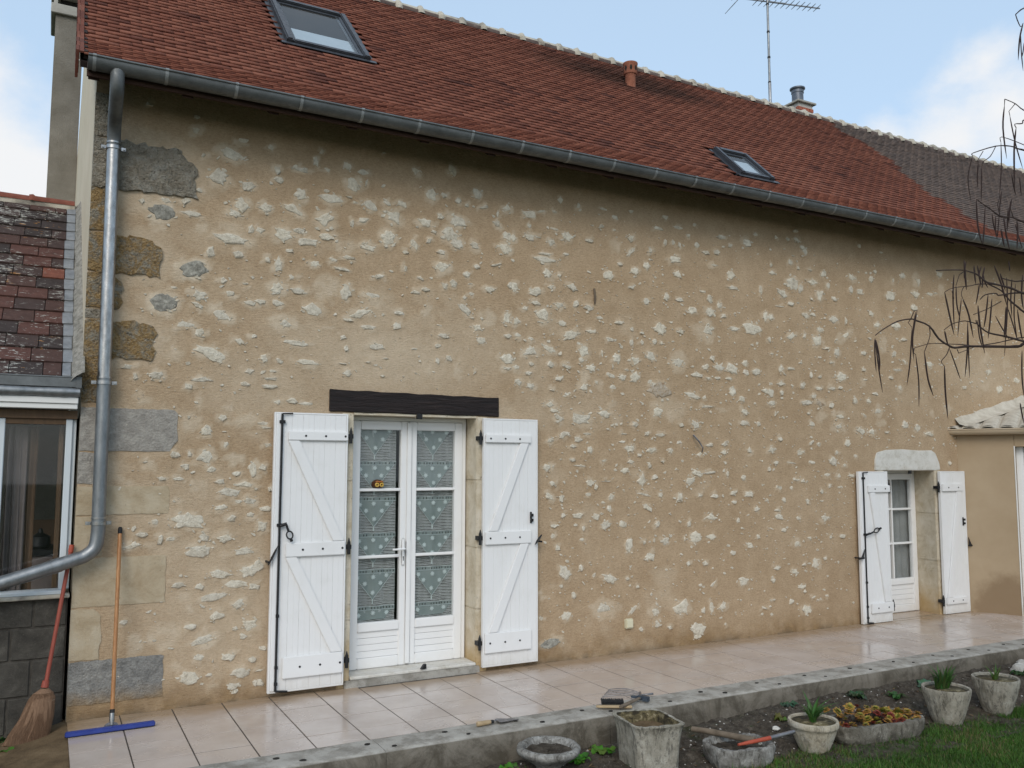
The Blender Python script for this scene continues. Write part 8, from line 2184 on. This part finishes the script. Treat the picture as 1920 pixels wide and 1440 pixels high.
leafy('weed', (5.98, -1.72, -.14), 10, .085, 'blue green leafy weed at the kerb behind the rosette trough', 6, cols=((.03, .075, .035), (.06, .12, .06)))
leafy('weed', (6.32, -1.84, -.15), 9, .07, 'mid green leafy weed behind the rosettes nearer the grey fluted pot', 7, cols=((.03, .085, .02), (.06, .14, .035)))
leafy('weed', (6.78, -1.78, -.14), 9, .09, 'pale blue green weed with a light stalk behind the grey fluted pot', 8, cols=((.06, .11, .07), (.13, .18, .13)))
leafy('weed', (7.95, -1.86, -.14), 8, .08, 'dark green weed beside the rubble stones at the kerb', 9, cols=((.02, .06, .015), (.04, .09, .025)))
leafy('weed', (7.35, -2.0, -.15), 8, .07, 'dark green weed behind the farthest grey pot', 11, cols=((.02, .06, .015), (.04, .09, .025)))
leafy('weed', (-.13, -.24, -.10), 12, .11, 'green weed tuft on the bare earth before the broom', 10, cols=((.05, .12, .02), (.10, .2, .03)))
leafy('weed', (-.16, .0, -.09), 10, .09, 'dark green weed at the foot of the block wall behind the broom', 12, cols=((.02, .06, .015), (.05, .10, .025)))
# white flower bits and pale stones in the earth
peb = MB()
rg_ = random.Random(23)
for k in range(520):
    x, y = rg_.uniform(2.3, 9.5), rg_.uniform(-2.3, -1.64)
    r_ = rg_.choice([.003, .004, .005, .007, .010])
    z = float(soil_z(np.array([x]), np.array([y]))[0])
    pts = [(x + r_ * rg_.uniform(.6, 1.3) * math.cos(a_), y + r_ * rg_.uniform(.6, 1.3) * math.sin(a_), z + .1 * r_) for a_ in [2 * math.pi * q / 6 for q in range(6)]]
    peb.add(pts + [(x, y, z + r_ * .9)], [(q, (q + 1) % 6, 6) for q in range(6)])
o = peb.build('gravel', M['limestone_rubble'])
o['kind'] = 'stuff'
clod = MB()
for k in range(2600):
    x, y = rg_.uniform(.6, 9.5), rg_.uniform(-2.55, -1.64)
    r_ = rg_.uniform(.006, .02) if rg_.random() < .9 else rg_.uniform(.02, .036)
    z = float(soil_z(np.array([x]), np.array([y]))[0])
    pts = [(x + r_ * rg_.uniform(.6, 1.3) * math.cos(a_), y + r_ * rg_.uniform(.6, 1.3) * math.sin(a_), z - .002) for a_ in [2 * math.pi * q / 6 for q in range(6)]]
    clod.add(pts + [(x + rg_.uniform(-.3, .3) * r_, y, z + r_ * .8)], [(q, (q + 1) % 6, 6) for q in range(6)])
o = clod.build('soil_crumbs', M['soil'])
o['kind'] = 'stuff'
lit = MB()
for k in range(420):
    x, y = rg_.uniform(2.4, 9.0), rg_.uniform(-2.5, -1.66)
    z = float(soil_z(np.array([x]), np.array([y]))[0]) + .006
    l, an = rg_.uniform(.010, .030), rg_.uniform(0, 6.28)
    d_, s_ = Vector((math.cos(an), math.sin(an), rg_.uniform(-.2, .4))) * l, Vector((-math.sin(an), math.cos(an), rg_.uniform(-.3, .3))) * l * rg_.uniform(.12, .42)
    p = Vector((x, y, z))
    lit.add([p - d_, p - s_, p + d_, p + s_], [(0, 1, 2), (0, 2, 3)], rg_.choice([(.11, .065, .03), (.17, .105, .05), (.07, .045, .025), (.24, .17, .09), (.05, .09, .03)]))
o = lit.build('leaf_litter', M['leaf'])
o['kind'] = 'stuff'
def rock(x, y, z, r_, m, label, seed, group=None, name='stone'):
    bm = bmesh.new()
    bmesh.ops.create_icosphere(bm, subdivisions=3, radius=1)
    rg2 = np.random.default_rng(seed)
    off = rg2.uniform(0, 50)
    for v in bm.verts:
        d = v.co.normalized()
        k = .75 + .6 * (float(fbm(np.array([d.x * 1.6 + off]), np.array([d.y * 1.6 + d.z * 2.1 + off]), 4, seed)[0]) - .3)
        v.co = Vector((d.x * k * r_ * 1.25, d.y * k * r_, d.z * k * r_ * .72))
    me = bpy.data.meshes.new(name)
    bm.to_mesh(me)
    bm.free()
    o = put(name, me, M[m])
    o.location = (x, y, z)
    o.rotation_euler = (0, 0, float(rg2.uniform(0, 6)))
    return tag(o, label, 'stone', group)
rock(4.843, -1.968, -.165, .026, 'white_lintel', 'small white stone on the soil behind the tool with the red shaft', 1)
rock(4.315, -2.345, -.085, .017, 'white_lintel', 'tiny white pebble on the rim of the short trough', 2)
rock(4.03, -2.50, -.235, .024, 'white_lintel', 'small white stone in the grass before the short trough', 3)
rock(6.02, -1.69, -.135, .024, 'white_lintel', 'small pale stone at the kerb behind the rosette trough', 4)
for k, (x, y, r_) in enumerate(((8.05, -1.82, .085), (8.22, -1.74, .07), (8.32, -1.84, .09), (8.48, -1.76, .10))):
    rock(x, y, -.12 + .015 * (k % 2), r_, 'limestone_rubble', ('grey rubble stone at the kerb end, nearest the farthest pot', 'smallest grey rubble stone, tight against the far end of the kerb', 'grey rubble stone in the middle of the heap, standing out towards the lawn', 'largest grey rubble stone, farthest along the kerb beyond the pots')[k], 20 + k, 'rubble stones at the end of the kerb')

# ------------------------------------------------------------------ grass
gr = np.random.default_rng(77)
def grass(name, n, x0, x1, y0, y1, hmin, hmax, w, keep=None):
    x, y = gr.uniform(x0, x1, n), gr.uniform(y0, y1, n)
    edge = -2.36 + .10 * (fbm(x * 4, y * 0 + 2, 3, 12) - .5) * 2 - np.clip((4.05 - x) / .35, 0, 1) * .6
    ok = (y < edge + gr.normal(0, .02, n)) | (gr.random(n) < .010)
    for (cx, cy, rx, ry_) in ((PA[0], PA[1], .10, .10), (PB[0], PB[1], .11, .11), (PC[0], PC[1], .11, .11), (T1[0], T1[1], .37, .16), (T2[0], T2[1], .21, .15), (3.65, -2.01, .2, .2)):
        ok &= ((x - cx) / rx) ** 2 + ((y - cy) / ry_) ** 2 > 1
    if keep is not None:
        ok &= keep(x, y)
    x, y = x[ok], y[ok]
    n = len(x)
    dens = fbm(x * 3.2, y * 3.2, 4, 31)
    z = lawn_z(x, y) - .004
    h = gr.uniform(hmin, hmax, n) * (.55 + .9 * dens)
    an = gr.uniform(0, 2 * np.pi, n)
    le = gr.uniform(.15, .95, n) * h
    dx, dy = np.cos(an), np.sin(an)
    ww = w * gr.uniform(.7, 1.3, n) / 2
    ox, oy = -dy * ww, dx * ww
    V = np.stack([np.stack([x - ox, y - oy, z], -1), np.stack([x + ox, y + oy, z], -1),
                  np.stack([x + dx * le * .4 + ox * .7, y + dy * le * .4 + oy * .7, z + h * .6], -1), np.stack([x + dx * le * .4 - ox * .7, y + dy * le * .4 - oy * .7, z + h * .6], -1),
                  np.stack([x + dx * le, y + dy * le, z + h * .95], -1)], 1).reshape(-1, 3)
    b = np.arange(n) * 5
    F = np.concatenate([np.stack([b, b + 1, b + 2], -1), np.stack([b, b + 2, b + 3], -1), np.stack([b + 3, b + 2, b + 4], -1)])
    c = gr.random(n)[:, None]
    patch = fbm(x * 1.5, y * 1.5, 3, 55)[:, None]
    col = np.array([.026, .082, .008]) * (1 - c) + np.array([.085, .185, .022]) * c
    col = col * (.65 + .7 * patch)
    dry = (gr.random(n) < .06 + .22 * (patch[:, 0] > .56))[:, None]
    col = np.where(dry, np.array([.20, .16, .07]) * (.6 + .6 * c), col)
    o = put(name, npmesh(name, V, F, tint=np.concatenate([col, col, col])), M['grass_blade'])
    o['kind'] = 'stuff'
    return o
grass('grass', 150000, 3.3, 8.6, -3.6, -2.1, .018, .050, .0036)
grass('long_grass', 2600, 3.9, 8.6, -3.4, -2.3, .06, .12, .0034, keep=lambda x, y: fbm(x * 2.5, y * 2.5, 3, 66) > .52)
grass('grass', 60000, 2.4, 12.8, -7.4, -2.3, .03, .07, .009, keep=lambda x, y: (y < -3.55) | (x > 8.55))

# ------------------------------------------------------------------ catalpa with last year's pods
TB = Vector((6.15, -4.1, -.25))
tree = empty('catalpa_tree', TB, 'bare tree with long hanging brown seed pods reaching in front of the stone wall', 'tree')
trunk = smooth_path([TB, TB + Vector((.02, .02, .9)), TB + Vector((-.02, .04, 1.9)), TB + Vector((.04, .0, 3.0)), TB + Vector((.0, .05, 4.2)), TB + Vector((.05, .1, 5.4))], 5)
nT = len(trunk)
MB().tube(trunk, [.13 - .10 * (k / (nT - 1)) ** .8 for k in range(nT)], 14).build('trunk', M['bark'], tree, smooth=True)
def trunk_at(z):
    return min(trunk, key=lambda p: abs(p.z - z))
rg_ = random.Random(31)
def branch(pts, r0, r1, name='branch', join=False):
    P_ = [Vector(p) for p in pts]
    if join:
        e_ = P_[0]
        q = trunk_at(e_.z - .45)
        P_ = [q, q.lerp(e_, .5) + Vector((0, 0, .08))] + P_
    P_ = smooth_path(P_, 3) if len(P_) > 3 else P_
    n = len(P_)
    rad = [(r0 + (r1 - r0) * (k / (n - 1)) ** .8) * rg_.uniform(.88, 1.14) for k in range(n)]
    MB().tube(P_, rad, 7).build(name, M['bark'], tree, smooth=True)
for grp, thick in (('b1', [(.012, .0030), (.004, .002), (.010, .003), (.004, .002), (.010, .003), (.004, .002), (.011, .004), (.007, .003), (.008, .003), (.006, .003)]),
                   ('b2', [(.006, .0025), (.003, .002), (.006, .0025), (.003, .002), (.008, .0025), (.005, .002), (.003, .002), (.003, .002), (.006, .0025), (.010, .003)])):
    for k, pts in enumerate(TREE[grp]):
        r0_, r1_ = thick[k] if k < len(thick) else (.003, .002)
        first = Vector(pts[0])
        far = (first - CAM).dot(rt) / (first - CAM).dot(fw) * fpx > 965
        branch(pts, r0_, r1_, 'branch', far)
for grp in ('p1', 'p2'):
    for k, pts in enumerate(TREE[grp]):
        P_ = smooth_path(pts, 4)
        n = len(P_)
        w_ = rg_.uniform(.0034, .0056)
        rad = [w_ * (.35 + .65 * min(1, 5 * q / (n - 1))) * (1 - .85 * max(0, (q / (n - 1) - .72) / .28)) for q in range(n)]
        MB().tube(P_, rad, 7).build('seed_pod', M['pod_skin'], tree, smooth=True)
# further boughs above and beyond the frame
for k in range(9):
    z = 2.2 + .42 * k
    q = trunk_at(TB.z + z)
    an = 2.1 * k + .4
    an = an if math.cos(an) > -.2 else an + math.pi
    e_ = q + Vector((1.5 * abs(math.cos(an)) + .3, 1.3 * math.sin(an) - .4, .7))
    mid = q.lerp(e_, .5) + Vector((0, 0, .25))
    branch([q, mid, e_, e_ + Vector((.35, .1, .05))], .030, .006)
    for j in range(4):
        p = mid.lerp(e_, .3 * j) + Vector((rg_.uniform(-.1, .1), rg_.uniform(-.1, .1), -.02))
        l = rg_.uniform(.22, .36)
        MB().tube([p, p + Vector((.02, .01, -l * .5)), p + Vector((.01, .0, -l))], [.003, .005, .001], 6).build('seed_pod', M['pod_skin'], tree, smooth=True)
